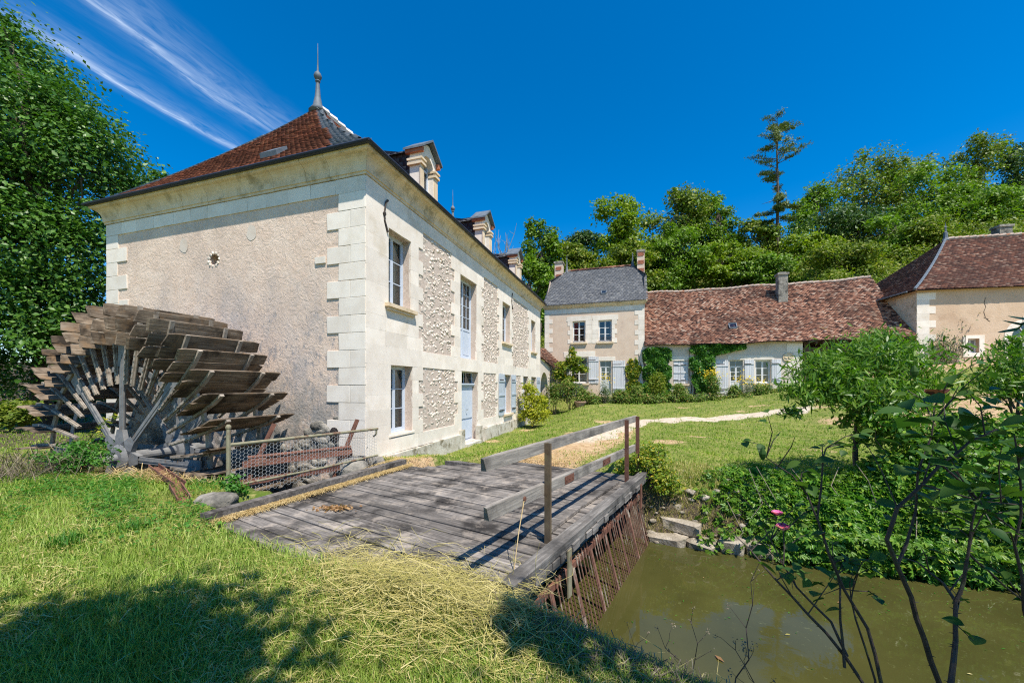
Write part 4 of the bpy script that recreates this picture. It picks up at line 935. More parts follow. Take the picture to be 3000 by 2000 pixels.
for (a, b) in ((a0 + .15, b0 - .05), (a1 - .05, b1 + .12)):
    sl_part('rack_bar', 'rust', lambda q: (q.beam(LQ(a - .25, b + .1, -.35), LQ(a + .25, b - .12, .92), .075, .06), [q.box((-.045, -.012, -.02), (.045, .012, .02), TR(*Vector(LQ(a - .25, b + .1, -.35)).lerp(Vector(LQ(a + .25, b - .12, .92)), .1 + .8 * k / 26)) @ RX(.3)) for k in range(27)]))
    sl_part('gear_box', 'rust', lambda q: q.lathe([(.10, -.14), (.12, -.12), (.12, .12), (.10, .14)], LQ(a, b, .22), 10, Vector(LQ(a1, b1, 0)) - Vector(LQ(a0, b0, 0))))
gc = Vector(LQ(a1 - .2, b1 + .25, .62)); ax = Vector((.25, 1, .0)).normalized()
def cog(q):
    q.lathe([(.05, -.05), (.06, -.05), (.06, -.02), (.125, -.02), (.13, .02), (.06, .025), (.06, .05), (.04, .05)], gc, 16, ax)
    x = ax.orthogonal().normalized(); y = ax.cross(x)
    for k in range(18):
        t = k / 18 * 6.283; d = x * math.cos(t) + y * math.sin(t); q.beam(gc + d * .12, gc + d * .165, .03, .022, ax)
sl_part('cog_wheel', 'iron', cog)
# rusty channel iron lying in the grass at the pit edge, stones
for (x0, y0, z0, x1, y1, z1, lab) in ((-6.75, 7.25, .10, -5.3, 6.15, .03, 'rusty channel iron lying in the grass below the wheel axle'), (-5.25, 6.0, .06, -4.55, 5.35, .02, 'short rusty channel iron ending at the corner of the bridge')):
    q = MB(); q.beam((x0, y0, z0), (x1, y1, z1), .14, .02); d = Vector((y1 - y0, x0 - x1, 0)).normalized() * .07
    for s_ in (-1, 1): q.beam(Vector((x0, y0, z0 + .035)) + d * s_, Vector((x1, y1, z1 + .035)) + d * s_, .015, .08)
    tag(q.build('channel_iron', M['rust']), lab, 'scrap metal')
def rock(x, y, z, sx, sy, sz, lab, pale=False, group=None, rz=None):
    o = inst('stone_block', RD.choice(PALE if pale else ROCK)); o.location = (x, y, z); o.scale = (sx, sy, sz); o.rotation_euler = (RD.uniform(-.1, .1), RD.uniform(-.1, .1), RD.uniform(0, 3) if rz is None else rz)
    return tag(o, lab, 'stone', group)
rock(-4.2, 5.45, .0, .5, .36, .24, 'lichen-covered stone at the foot of the green fence post'); rock(-3.35, 8.05, -.12, .85, .6, .55, 'round grey boulder with moss by the mill corner')
rock(-3.0, 8.45, -.05, .4, .35, .3, 'small mossy stone between the boulder and the mill plinth')
# stone edge and steps on the far bank
ang = AB
sp = [(4.42, .42, .66, -1.05, .30), (4.50, .98, .44, -1.05, .26), (4.58, 1.40, .38, -.98, .32), (4.64, .62, .62, -.80, .24), (4.86, .40, .55, -.56, .20), (5.12, .55, .75, -.32, .18), (5.6, .75, .95, -.12, .14), (4.7, 1.8, .4, -1.02, .3)]
labs = ['broad pale stone at the waterline next to the iron bar screen', 'flat pale stone at the waterline, right of the broad one', 'square grey stone at the waterline under the creeper edge', 'rough pale stone one course above the waterline', 'low step stone halfway up the bank beside the bridge end', 'long worn step stone below the lawn edge', 'topmost step stone, half buried at the lawn edge', 'small dark stone under the overhanging creeper']
for (q_, p_, l_, z_, h_), lb in zip(sp, labs):
    x, y, _ = brg(q_, p_, 0); rock(x, y, z_, l_ * 1.0, .42, h_, lb, True, rz=ang + RD.uniform(-.12, .12))
# ---------------------------------------------------------------- the farm range
AF = math.atan2(-e2[1], -e2[0])
farm = thing('farmhouse', 'two-storey pinkish farmhouse with grey slate half-hipped roof and two chimneys', 'building', (P0[0], P0[1], 0), AF)
FW, FD = 7.12, 7.0
fo = [(2.10, 3.04, 4.82, 6.37), (3.97, 4.91, 4.80, 6.35), (1.94, 3.20, 1.82, 3.72), (4.08, 4.88, 1.0, 3.41)]
mb = MB(); wall_face(mb, FI, 0, FW, -.5, 7.3, fo, .16); 
mb.quad((0, FD, -.5), (0, 0, -.5), (0, 0, 7.4), (0, FD, 7.4)); mb.quad((FW, 0, -.5), (FW, FD, -.5), (FW, FD, 7.4), (FW, 0, 7.4)); mb.quad((0, FD, -.5), (FW, FD, -.5), (FW, FD, 7.4), (0, FD, 7.4))
for x in (0, FW): mb.add([(x, 0, 7.4), (x, FD, 7.4), (x, FD - 1.9, 10.0), (x, 1.9, 10.0)], ((0, 1, 2, 3),))
mb.build('wall', M['farmplaster'], farm)
mb = MB(); mb.box((.3, 1.6, .6), (FW - .3, 1.7, 7.2)); mb.box((.3, .3, 4.2), (FW - .3, 1.6, 4.3)); mb.build('inner_wall', M['interior'], farm)
zq = np.linspace(1.0, 6.95, 18)
for i in range(17):
    k = .62 if i % 2 else .36; block('quoin_stone', 'ashlar', farm, FI, 0, k, zq[i], zq[i+1], .012, .06, .008); k = .42 if i % 2 else .66; block('quoin_stone', 'ashlar', farm, FI, FW - k, FW, zq[i], zq[i+1], .012, .06, .008)
u = 0
while u < FW - .01:
    w_ = min(RD.uniform(.5, .75), FW - u); w_ = FW - u if FW - u - w_ < .3 else w_; block('frieze_stone', 'ashlar', farm, FI, u, u + w_, 6.96, 7.30, .012, .06, .006); u += w_
for o in fo[:2]:
    u0, u1, z0, z1 = o; n = 5; zz = np.linspace(z0 - .1, z1, n + 1)
    for i in range(n):
        k = .36 if i % 2 == 0 else .2; block('jamb_stone', 'ashlar', farm, FI, u0 - (k if o is fo[0] else .46), u0, zz[i], zz[i+1], .014, .06, .006); block('jamb_stone', 'ashlar', farm, FI, u1, u1 + (k if o is fo[1] else .46), zz[i], zz[i+1], .014, .06, .006)
    block('lintel_stone', 'ashlar', farm, FI, u0 - .44, u1 + .44, z1, z1 + .36, .016, .06, .006)
block('lintel_stone', 'ashlar', farm, FI, 1.45, 3.72, 3.73, 4.15, .014, .06); block('lintel_stone', 'ashlar', farm, FI, 3.98, 5.15, 3.42, 3.72, .014, .06)
for o in fo[:3]:
    u0, u1, z0, z1 = o; q = MB(); q.box((u0 - .12, -.13, z0 - .13), (u1 + .12, .2, z0 - .002)); q.build('sill', M['cornice'], farm)
for i, o in enumerate(fo[:2]):
    window(farm, FI, *o, .16, 3, 2 if i == 9 else 1, 2, 'paint_white', curtain=[(o[0] + .08, o[0] + .33, o[2] + .1, o[3] - .06, 'redcloth')] if i == 0 else None, mu=.03)
    q = MB(); z = o[2] + .06                            # low ornamental guard in front of each window
    for dz in (0, .25): q.box((o[0] + .02, .05, z + dz), (o[1] - .02, .065, z + dz + .016))
    for k in range(9):
        x = o[0] + .06 + (o[1] - o[0] - .12) * k / 8; q.tube([(x - .03, .057, z + .01), (x + .03, .057, z + .12), (x - .03, .057, z + .26)], .007, 4)
    q.build('window_guard', M['iron'], farm)
window(farm, FI, *fo[2], .16, 3, 1, 2, 'paint_white', curtain=[(2.6, 3.16, 2.0, 3.66, 'curtain')], mu=.03)
window(farm, FI, *fo[3], .16, 3, 1, 2, 'paint_white', 'door', .95, .34, mu=.03, curtain=[(4.15, 4.8, 1.9, 2.9, 'curtain')])
shutter(farm, FI, 3.27, 3.99, 1.80, 3.74, 5); shutter(farm, FI, 4.97, 5.83, 1.08, 3.40, 7); shutter(farm, FI, 1.66, 1.92, 1.80, 3.72, 2)
FP = [(o, z + .80 - .0) for o, z in [(-.02, 6.50), (.04, 6.50), (.04, 6.56), (.08, 6.58), (.20, 6.72), (.20, 6.80), (-.02, 6.80)]]
cornice(FI, FW, 1.2, farm, FP)
ZFE, ZFR, VF = 7.60, 11.12, 5.2
def ff(side):
    def f(u, v):
        t = v / VF; y = -.26 + t * (FD / 2 + .26); z = ZFE + (ZFR - ZFE) * (.9 * t + .1 * t * t)
        return np.stack([u - .12 if side == 0 else FW + .12 - u, y if side == 0 else FD - y, z], 1)
    return f
UF = FW + .24
def inF(u, v): e = np.clip((v / VF - .70) / .30, 0, 1); return (u > e * 1.2) & (u < UF - e * .9)
def fhip(u, v):                                   # small half hips: u across, v up
    t = v / 1.6; return np.stack([-.12 + t * 1.2, 1.28 + (FD - 2.56) * u / 4.44, 10.0 + (ZFR - 10.0) * t + 0 * u], 1)
rf = None; dv_ = []; df_ = []
for sd in (0, 1):
    P = []
    for i in range(11):
        v = VF * i / 10; e = max(0, (v / VF - .70) / .30); P.append(ff(sd)(np.array([e * 1.2, UF - e * .9] if sd == 0 else [e * .9, UF - e * 1.2]), np.array([v, v])))
    P = np.concatenate(P); P[:, 2] -= .03; b = sum(len(q) for q in dv_); dv_.append(P); df_ += [(b+2*i, b+2*i+1, b+2*i+3, b+2*i+2) for i in range(10)]
rf = inst('roof', npmesh('roof', np.concatenate(dv_), np.array(df_), M['slate']), farm)
q = MB(); q.add([(-.14, 1.9, 9.98), (-.14, FD - 1.9, 9.98), (1.08, FD/2, ZFR)], ((0, 2, 1),)); q.add([(FW + .14, 1.9, 9.98), (FW + .14, FD - 1.9, 9.98), (FW - .78, FD/2, ZFR)], ((0, 1, 2),)); q.build('half_hip', M['slate'], farm)
tiles(rf, 'slate', ff(0), UF, VF, .21, .105, 'slate', inF, thick=.008, jit=.004, seed=41); tiles(rf, 'slate', ff(1), UF, VF, .42, .21, 'slate', inF, thick=.008, jit=.004, seed=42)
for k in range(16):
    x = 1.1 + (FW - 1.9) * (k + .5) / 16; q = MB(); q.tube([(x - .19, FD / 2, ZFR - .01), (x + .19, FD / 2, ZFR + .02)], [.10, .12], 7); q.build('ridge_tile', M['tile_barn' if k > 8 else 'tile_pav'], rf)
for x in (1.1, FW - .8): q = MB(); q.lathe([(.16, -.1), (.10, .15), (.06, .4), (.03, .9), (.045, .95), (.03, 1.0), (.008, 1.35 if x < 3 else 1.02)], (x, FD / 2, ZFR), 8); q.build('finial', M['zinc'], farm)
def chimney(x0, x1, y0, y1, z0, z1, par, bricks=True, mat='darkstone'):
    q = MB(); q.box((x0, y0, z0), (x1, y1, z1)); o = q.build('chimney', M[mat], par); q = MB(); q.box((x0 - .06, y0 - .06, z1 + .0), (x1 + .06, y1 + .06, z1 + .14)); q.box((x0 + .08, y0 + .08, z1 + .14), (x1 - .08, y1 - .08, z1 + .2)); q.build('chimney_cap', M['darkstone'], o)
    if bricks:
        for zc_ in np.arange(z0 + .15, z1 - .25, .62):
            for r in range(4):
                for c in range(3): inst('brick', RD.choice(BLK['brick']), o, TR(x0 + (x1 - x0) * .5 + (c - 1) * .145 + (.07 if r % 2 else 0) - .035, y0 - .004, zc_ + r * .075) @ SC(.135, .05, .065))
    return o
chimney(.15, .80, 3.1, 3.8, 9.8, 11.75, farm, mat='farmplaster'); chimney(6.65, 7.2, 3.0, 3.6, 10.3, 12.0, farm, mat='farmplaster')
def skylight(par, f, u, v, w_, h_):
    c = [f(np.array([u + a]), np.array([v + b]))[0] for a, b in ((0, 0), (w_, 0), (w_, h_), (0, h_))]; up = Vector((0, -.04, .07)); q = MB()
    for i in range(4): q.beam(Vector(c[i]) + up, Vector(c[(i + 1) % 4]) + up, .05, .10)
    o = q.build('skylight', M['zinc'], par); g = MB(); g.add([Vector(p) + up * 1.2 for p in c], ((0, 1, 2, 3),)); g.build('pane', M['glass'], o)
skylight(rf, ff(0), 4.25, 1.15, .34, .42)

# ---- long low barn and cottage range
BL0, BL1, BD, BWALL = 7.14, 21.9, 8.4, 16.46
barn = thing('cottage_range', 'long low cottage and open cart shed under one sagging mottled clay tile roof', 'building', tuple(P0 - e2 * BL0) + (0,), AF)
bl = BL1 - BL0; U = lambda s: s - BL0
bo = [(U(8.98), U(9.91), 1.76, 3.32), (U(12.41), U(13.18), .98, 3.30), (U(13.88), U(14.74), 1.80, 3.27)]
mb = MB(); wall_face(mb, FI, 0, U(BWALL), -.5, 4.55, bo, .16); mb.quad((U(BWALL), 0, -.5), (U(BWALL), BD, -.5), (U(BWALL), BD, 4.55), (U(BWALL), 0, 4.55)); mb.quad((0, BD, -.5), (bl, BD, -.5), (bl, BD, 4.55), (0, BD, 4.55)); mb.build('wall', M['barnplaster'], barn)
mb = MB(); mb.box((.2, 1.5, .5), (U(BWALL) - .2, 1.6, 4.5)); mb.build('inner_wall', M['interior'], barn)
for u0, u1, z0, z1 in ((bo[0][0] - .1, bo[0][1] + .1, 3.33, 3.63), (bo[1][0] - .12, bo[1][1] + .2, 3.31, 3.6), (bo[1][1] + .22, bo[2][1] + .15, 3.29, 3.58), (U(BWALL) - .85, U(BWALL), 3.75, 4.3), (U(BWALL) - .5, U(BWALL), 3.2, 3.74), (U(BWALL) - .8, U(BWALL), 2.6, 3.19), (U(BWALL) - .5, U(BWALL), 2.0, 2.59), (U(BWALL) - .8, U(BWALL), 1.4, 1.99), (bo[2][1] + .02, bo[2][1] + .2, 1.8, 3.2), (bo[2][0] - .2, bo[2][0] - .02, 1.8, 3.2)): block('ashlar_stone', 'ashlar', barn, FI, u0, u1, z0, z1, .014, .06, .006)
shutter(barn, FI, bo[0][0] + .01, (bo[0][0] + bo[0][1]) / 2 - .004, 1.78, 3.30, 3, 'shutter', .03, 3); shutter(barn, FI, (bo[0][0] + bo[0][1]) / 2 + .004, bo[0][1] - .01, 1.78, 3.30, 3, 'shutter', .03, 3)
window(barn, FI, *bo[1], .16, 3, 1, 2, 'paint_white', 'door', .9, .34, mu=.03); window(barn, FI, *bo[2], .16, 3, 1, 2, 'paint_white', mu=.03)
for s0, s1, z0 in ((11.54, 12.33, 1.12), (13.26, 13.80, 1.80), (14.80, 15.30, 1.80)): shutter(barn, FI, U(s0), U(s1), z0, 3.30, 7 if s1 - s0 > .7 else 4)
for o in (bo[0], bo[2]): q = MB(); q.box((o[0] - .1, -.10, o[2] - .12), (o[1] + .1, .2, o[2] - .002)); q.build('sill', M['cornice'], barn)
q = MB(); q.lathe([(.0, 0), (.30, .0), (.30, .03), (.26, .04), (.24, .025), (.02, .03)], (U(15.68), -.01, 3.42), 20, (0, -1, 0)); q.tube([(U(15.48), -.05, 3.42), (U(15.62), -.05, 3.36), (U(15.68), -.06, 3.46), (U(15.76), -.05, 3.36), (U(15.88), -.05, 3.42)], .022, 5); q.build('carved_medallion', M['cornice'], barn)
for s_ in (BWALL + .1, 18.6, 20.4): q = MB(); q.box((U(s_), .02, .3), (U(s_) + .2, .22, 4.35)); q.build('shed_post', M['barnwood'], barn)
q = MB(); q.box((U(BWALL), .01, 3.78), (bl, .23, 4.02)); q.box((U(BWALL), .05, 4.3), (bl, .2, 4.42)); q.build('shed_beam', M['barnwood'], barn)
for k in range(14): q = MB(); x = U(BWALL) + .2 + k * .38; q.box((x, -.3, 4.22), (x + .09, .6, 4.34)); q.build('rafter', M['barnwood'], barn)
VB = 6.9
def fb(side):
    def f(u, v):
        t = v / VB; y = -.36 + t * (BD / 2 + .36); z = 4.40 + 4.62 * t - .13 * np.sin(math.pi * t) * (1 + .4 * np.sin(u * .8)) - .05 * np.sin(np.clip(u, 0, bl) / bl * math.pi) * t + .035 * np.sin(u * 1.9 + v * .8) + .03 * np.sin(u * .9 - v * 1.7)
        return np.stack([u - .05 if side == 0 else bl + .05 - u, y if side == 0 else BD - y, z], 1)
    return f
pa, fa = slab(fb(0), bl + .1, VB, 24, 8, -.04); pb, fb_ = slab(fb(1), bl + .1, VB, 24, 8, -.04)
rb = inst('roof', npmesh('roof', np.concatenate([pa, pb]), np.concatenate([fa, fb_ + len(pa)]), M['tile_barn']), barn)
tiles(rb, 'roof_tile', fb(0), bl + .1, VB, .17, .112, 'tile_barn', None, thick=.02, jit=.009, skip=.004, seed=51); tiles(rb, 'roof_tile', fb(1), bl + .1, VB, .34, .22, 'tile_barn', None, seed=52)
n = 40
for k in range(n):
    u = bl * (k + .5) / n; p0, p1 = fb(0)(np.array([u - .2, u + .2]), np.array([VB, VB])); q = MB(); q.tube([tuple(p0 + [0, 0, -.02]), tuple(p1 + [0, 0, .0])], [.115, .14], 7); q.build('ridge_tile', M['ridge'], rb)
chimney(U(16.02), U(16.58), 2.75, 3.35, 6.8, 9.35, barn, False)
skylight(rb, fb(0), U(12.60), 1.65, .44, .50)
mb = MB(); mb.add([(bl, 0, 4.4), (bl, BD, 4.4), (bl, BD / 2, 8.8)], ((0, 1, 2),)); mb.build('gable', M['barnplaster'], barn)
# ---- terrace wall in front of the range, its soil strip
tw = thing('terrace_wall', 'low stone retaining wall along the flower border under the farm range', 'wall', (P0[0], P0[1], 0), AF)
q = MB(); q.box((2.6, -1.42, -.3), (16.5, -1.22, .78)); q.build('wall', M['barnplaster'], tw); q = MB(); q.box((2.55, -1.46, .78), (16.55, -1.16, .85)); q.build('coping', M['ridge'], tw)
for k in range(3): q = MB(); q.box((4.0, -1.42 - .32 * (k + 1), -.2), (5.0, -1.42 - .32 * k, .66 - .2 * k)); q.build('step', M['palestone'], tw)

# ---- right-hand building with the hipped roof
AP = rad(-11)
pav = thing('stable_block', 'ochre plastered building with steep brown hipped tile roof at the right edge', 'building', (PV[0], PV[1], 0), AP)
PL, PD, ZP = 16.0, 10.2, 7.15
po = [(2.45, 2.98, 3.50, 4.30), (4.47, 5.75, 3.0, 4.35)]
mb = MB(); wall_face(mb, FI, 0, PL, .5, ZP, po, .2); mb.quad((0, PD, .5), (0, 0, .5), (0, 0, ZP), (0, PD, ZP)); mb.quad((PL, 0, .5), (PL, PD, .5), (PL, PD, ZP), (PL, 0, ZP)); mb.quad((0, PD, .5), (PL, PD, .5), (PL, PD, ZP), (0, PD, ZP)); mb.build('wall', M['pavplaster'], pav)
mb = MB(); mb.box((.3, 1.3, 1), (8, 1.4, 6)); mb.build('inner_wall', M['interior'], pav)
zq = np.linspace(2.2, 7.0, 13)
FS_ = frame((0, PD, 0), (0, -1), (1, 0))
for i in range(12):
    k = .92 if i % 2 else .62; block('quoin_stone', 'ashlar', pav, FI, 0, k, zq[i], zq[i+1], .012, .06, .008); block('quoin_stone', 'cornice', pav, FS_, PD - (1.5 if i % 2 else 1.9), PD - .75, zq[i], zq[i+1], .012, .06, .008); block('quoin_stone', 'cornice', pav, FS_, PD - .74, PD, zq[i], zq[i+1], .011, .06, .008)
u0, u1, z0, z1 = po[0]
for r in ((u0 - .24, u1 + .24, z1, z1 + .2), (u0 - .24, u0, z0, z1), (u1, u1 + .24, z0, z1), (u0 - .24, u1 + .24, z0 - .24, z0)): block('jamb_stone', 'ashlar', pav, FI, *r, .03, .08, .006)
window(pav, FI, *po[0], .2, 2, 2, 2, 'paint_white', st=.03, curtain=[(2.5, 2.95, 3.52, 4.28, 'curtain')])
u0, u1, z0, z1 = po[1]; cxp = (u0 + u1) / 2; rr_ = (u1 - u0) / 2
n = 9
for k in range(n):             # voussoirs of the arched window
    t0, t1 = math.pi * k / n, math.pi * (k + 1) / n - .012; q = MB(); pts = [(rr_ * math.cos(t), z1 + rr_ * math.sin(t)) for t in (t0, t1)] + [((rr_ + .34) * math.cos(t), z1 + (rr_ + .34) * math.sin(t)) for t in (t1, t0)]
    vs = [(cxp + a, -.02, b) for a, b in pts] + [(cxp + a, .07, b) for a, b in pts]; q.add(vs, ((0,1,2,3),(7,6,5,4),(0,4,5,1),(1,5,6,2),(2,6,7,3),(3,7,4,0))); q.build('voussoir', M['ashlar'], pav)
block('keystone', 'ashlar', pav, FI, cxp - .13, cxp + .13, z1 + rr_ + .02, z1 + rr_ + .5, .04, .08)
for a, b in ((u0 - .34, u0), (u1, u1 + .34)): block('jamb_stone', 'ashlar', pav, FI, a, b, 3.65, z1, .02, .08); block('jamb_stone', 'ashlar', pav, FI, a, b, 3.0, 3.64, .02, .08)
window(pav, FI, u0, u1, z0, z1, .12, 2, 2, 2, 'paint_white')
q = MB(); ng = 12; q.add([(cxp, -.004, z1)] + [(cxp + rr_ * math.cos(math.pi * k / ng), -.004, z1 + rr_ * math.sin(math.pi * k / ng)) for k in range(ng + 1)], [(0, k + 1, k + 2) for k in range(ng)]); fl_ = q.build('fanlight', M['interior'], pav)
q = MB(); q.add([(cxp, -.012, z1)] + [(cxp + rr_ * math.cos(math.pi * k / ng), -.012, z1 + rr_ * math.sin(math.pi * k / ng)) for k in range(ng + 1)], [(0, k + 1, k + 2) for k in range(ng)]); q.build('pane', M['glass'], fl_)
q = MB()
for t in (.0, 1.05, 2.09, 3.14): q.beam((cxp, -.03, z1 + .02), (cxp + rr_ * math.cos(t), -.03, z1 + .02 + (rr_ - .02) * math.sin(t)), .03, .05, (0, -1, 0))
q.build('glazing_bar', M['paint_white'], fl_)
OVP, ZRP, HPX = .34, 11.65, 5.3
VPF, VPH = 7.1, 7.2
def pf(side):
    def f(u, v):
        t = v / VPF; y = -OVP + t * (PD / 2 + OVP); z = ZP - .02 + (ZRP - ZP) * (.78 * t + .22 * t * t) + .02 * np.sin(u * 1.3 + v)
        return np.stack([u - OVP if side == 0 else PL + OVP - u, y if side == 0 else PD - y, z], 1)
    return f
def ph(u, v):
    t = v / VPH; x = -OVP + t * (HPX + OVP); z = ZP - .02 + (ZRP - ZP) * (.78 * t + .22 * t * t)
    return np.stack([x, PD + OVP - u, z], 1)
UPF, UPH = PL + 2 * OVP, PD + 2 * OVP
inP = lambda u, v: (u > v / VPF * (HPX + OVP) + .06)
inPh = lambda u, v: (u > v / VPH * (PD / 2 + OVP) + .06) & (u < UPH - v / VPH * (PD / 2 + OVP) - .06)
dv_ = []; df_ = []
for f, UL, VL, ex, two in ((pf(0), UPF, VPF, HPX + OVP, False), (pf(1), UPF, VPF, HPX + OVP, False), (ph, UPH, VPH, PD / 2 + OVP, True)):
    P = []
    for i in range(11):
        v = VL * i / 10; e = ex * i / 10; P.append(f(np.array([e, UL - e]) if two else (np.array([e, UL]) if f is not None and len(dv_) == 0 else np.array([0, UL - e])), np.array([v, v])))
    P = np.concatenate(P); P[:, 2] -= .03; b = sum(len(q) for q in dv_); dv_.append(P); df_ += [(b+2*i, b+2*i+1, b+2*i+3, b+2*i+2) for i in range(10)]
rp_ = inst('roof', npmesh('roof', np.concatenate(dv_), np.array(df_), M['tile_pav']), pav)
tiles(rp_, 'roof_tile', pf(0), UPF * .62, VPF, .17, .11, 'tile_pav', inP, thick=.018, jit=.006, seed=61); tiles(rp_, 'roof_tile', ph, UPH, VPH, .17, .11, 'tile_pav', inPh, thick=.018, jit=.006, seed=62)
hp = []
for i in range(22):
    a = [ph(np.array([UPH - (PD / 2 + OVP) * t]), np.array([VPH * t]))[0] + np.array([0, 0, .05]) for t in (i / 22, (i + 1) / 22)]; q = MB(); q.tube([tuple(a[0]), tuple(a[1])], [.075, .07], 6); q.build('hip_tile', M['zinc'], rp_)
for k in range(26):
    x = HPX + (PL - HPX) * (k + .5) / 26; q = MB(); q.tube([(x - .22, PD / 2, ZRP + .0), (x + .22, PD / 2, ZRP + .03)], [.11, .15], 7); q.build('ridge_tile', M['ridge'], rp_)
q = MB(); q.lathe([(.2, -.1), (.12, .1), (.10, .45), (.05, .5), (.04, .75), (.07, .8), (.03, .9), (.005, 1.15)], (HPX, PD / 2, ZRP), 8); q.build('finial', M['zinc'], pav)
chimney(8.6, 9.3, 5.4, 6.0, 11.0, 12.35, pav, False)
q = MB(); pp = ph(np.array([UPH - .1, UPH - 5.0]), np.array([.0, .0])); q.tube([(-.42, .1, ZP - .02), (-.42, 5.2, ZP - .02)], .05, 6); q.build('gutter', M['zinc'], pav)
q = MB()
for pts in (((3.28, 6.6), (3.22, 6.3), (3.3, 6.1), (3.2, 5.8), (3.28, 5.5)), ((3.3, 5.45), (3.42, 5.3), (3.5, 5.25)), ((3.2, 5.5), (3.42, 5.38))):
    for (a, b), (c, d) in zip(pts[:-1], pts[1:]): q.beam((a, -.004, b), (c, -.004, d), .022, .01, (0, 1, 0))
q.build('crack', M['crack'], pav)

# ---- lean-to between mill and farmhouse with arched gateway wall
lt = thing('gate_lean_to', 'arched gateway wall with small clay tiled lean-to roof at the far mill end', 'building', (C[0], C[1], 0), A1)
a0_, a1_ = 17.06, 20.2; ac, ar_, zs_a = 18.25, 1.12, 1.42
q = MB(); n = 14; arc = [(ac + ar_ * math.cos(math.pi - math.pi * k / n), zs_a + ar_ * math.sin(math.pi * k / n)) for k in range(n + 1)]
inn = [(ac - ar_, -.8)] + arc + [(ac + ar_, -.8)]; tp = [(a0_, -.8)] + [(a0_ + (a1_ - a0_) * k / n, 3.42 - .42 * k / n) for k in range(n + 1)] + [(a1_, -.8)]
L_ = len(tp); vs = [(x, .0, z) for x, z in tp] + [(x, .0, z) for x, z in inn] + [(x, .5, z) for x, z in tp] + [(x, .5, z) for x, z in inn]
fs = [(k, L_ + k, L_ + k + 1, k + 1) for k in range(L_ - 1)] + [(2*L_ + k, 2*L_ + k + 1, 3*L_ + k + 1, 3*L_ + k) for k in range(L_ - 1)] + [(L_ + k, 3*L_ + k, 3*L_ + k + 1, L_ + k + 1) for k in range(L_ - 1)] + [(L_ - 1, 3*L_ - 1, 4*L_ - 1, 2*L_ - 1)]
q.add(vs, fs); q.build('wall', M['barnplaster'], lt)
q = MB(); q.box((a0_ + .1, 3.0, -.8), (a1_, 3.1, 3.2)); q.box((a1_ - .1, .5, -.8), (a1_, 3, 2.9)); q.build('inner_wall', M['interior'], lt)
for k in range(40): inst('rubble_stone', RD.choice(RUB), lt, TR(RD.uniform(19.45, 20.15), -.005, RD.uniform(-.4, 2.9)) @ SC(RD.uniform(.12, .3), .06, RD.uniform(.08, .16)))
IL = (Matrix.Translation((C[0], C[1], 0)) @ RZ(A1)).inverted()
def lp(x, y, z): return np.array(IL @ Vector((x, y, z)))
E1 = np.array([17.05, -.12, 3.45]); E2 = np.array([20.45, -.18, 2.98]); F1 = lp(*(P0 - e2 * 1.7 - e1 * .02), 2.80); T1 = lp(*(P0 - e2 * .0 - e1 * .02), 4.45); T2 = np.array([17.06, 2.2, 4.35])
def flt(u, v):                       # two straight eaves edges blended up to the top edge
    s_ = (u / 4.6)[:, None]; t = (v / 2.6)[:, None]; bot = np.where(s_ < .74, E1 + (E2 - E1) * s_ / .74, E2 + (F1 - E2) * (s_ - .74) / .26); top = T2 + (T1 - T2) * s_
    return bot + (top - bot) * t
p_, f_ = slab(flt, 4.6, 2.6, 12, 6, -.03); rl = inst('roof', npmesh('roof', p_, f_, M['tile_barn']), lt)
tiles(rl, 'roof_tile', flt, 4.6, 2.6, .16, .11, 'tile_barn', None, thick=.02, jit=.008, seed=71)
q = MB(); q.tube([tuple(E2 + np.array([-.1, -.1, -.04])), tuple(F1 + np.array([0, -.08, -.04]))], .05, 6); q.build('gutter', M['zinc'], lt)
e_ = E2 + np.array([.1, -.16, -.05]); q = MB(); q.tube([tuple(e_), tuple(e_ + [.05, .0, -.18]), tuple(e_ + [.12, .05, -.35]), (e_[0] + .12, e_[1] + .05, -.4)], .05, 8); q.build('downpipe', M['zinc'], lt)
# ---------------------------------------------------------------- vegetation helpers
def tree(name, label, lobes, trunk, n, size, mat, seed, bark='bark', group='trees on the hillside', nsub=14, spread=.34, aspect=.6, droop=0.0, cat='tree', shell=(.45, 1.05), r0=None):
    bx, by = trunk; bz = gz(bx, by) - .15; o = thing(name, label, cat, (bx, by, bz), 0, group)
    ctr = np.array([[l[0], l[1], l[2]] for l in lobes]); top = ctr[:, 2].max(); hh = top - bz; r0 = r0 or max(.05, hh * .022)
    mb = MB(); cx_, cy_ = ctr[:, 0].mean(), ctr[:, 1].mean(); fork = Vector((bx + (cx_ - bx) * .35, by + (cy_ - by) * .35, bz + hh * .38)) - Vector((bx, by, bz))
    limb(mb, (0, 0, 0), fork, r0, r0 * .72, seed, 4, .03); limb(mb, fork, (cx_ - bx, cy_ - by, (top - bz) * .76), r0 * .7, r0 * .12, seed + 1, 5, .05)
    for k, l in enumerate(lobes):
        s_ = fork.lerp(Vector((cx_ - bx, cy_ - by, top - bz)), min(.7, .1 * k)); e_ = Vector((l[0] - bx, l[1] - by, l[2] - bz))
        p_ = limb(mb, s_, e_, r0 * .4, r0 * .1, seed + 2 + k, 4, .06)
        for j in range(2): limb(mb, p_[2 + j], Vector(p_[2 + j]) + Vector((RD.uniform(-1, 1) * l[3], RD.uniform(-1, 1) * l[4], RD.uniform(.0, .8) * l[5])), r0 * .16, r0 * .05, seed + 20 + k * 3 + j, 3, .08)
    mb.build('trunk', M[bark], o)
    P, O = clumps(lobes, n, seed, nsub * len(lobes), spread, shell); P = P - np.array([bx, by, bz])
    leaves('crown', P, O, size, mat, o, aspect, seed=seed, droop=droop); return o
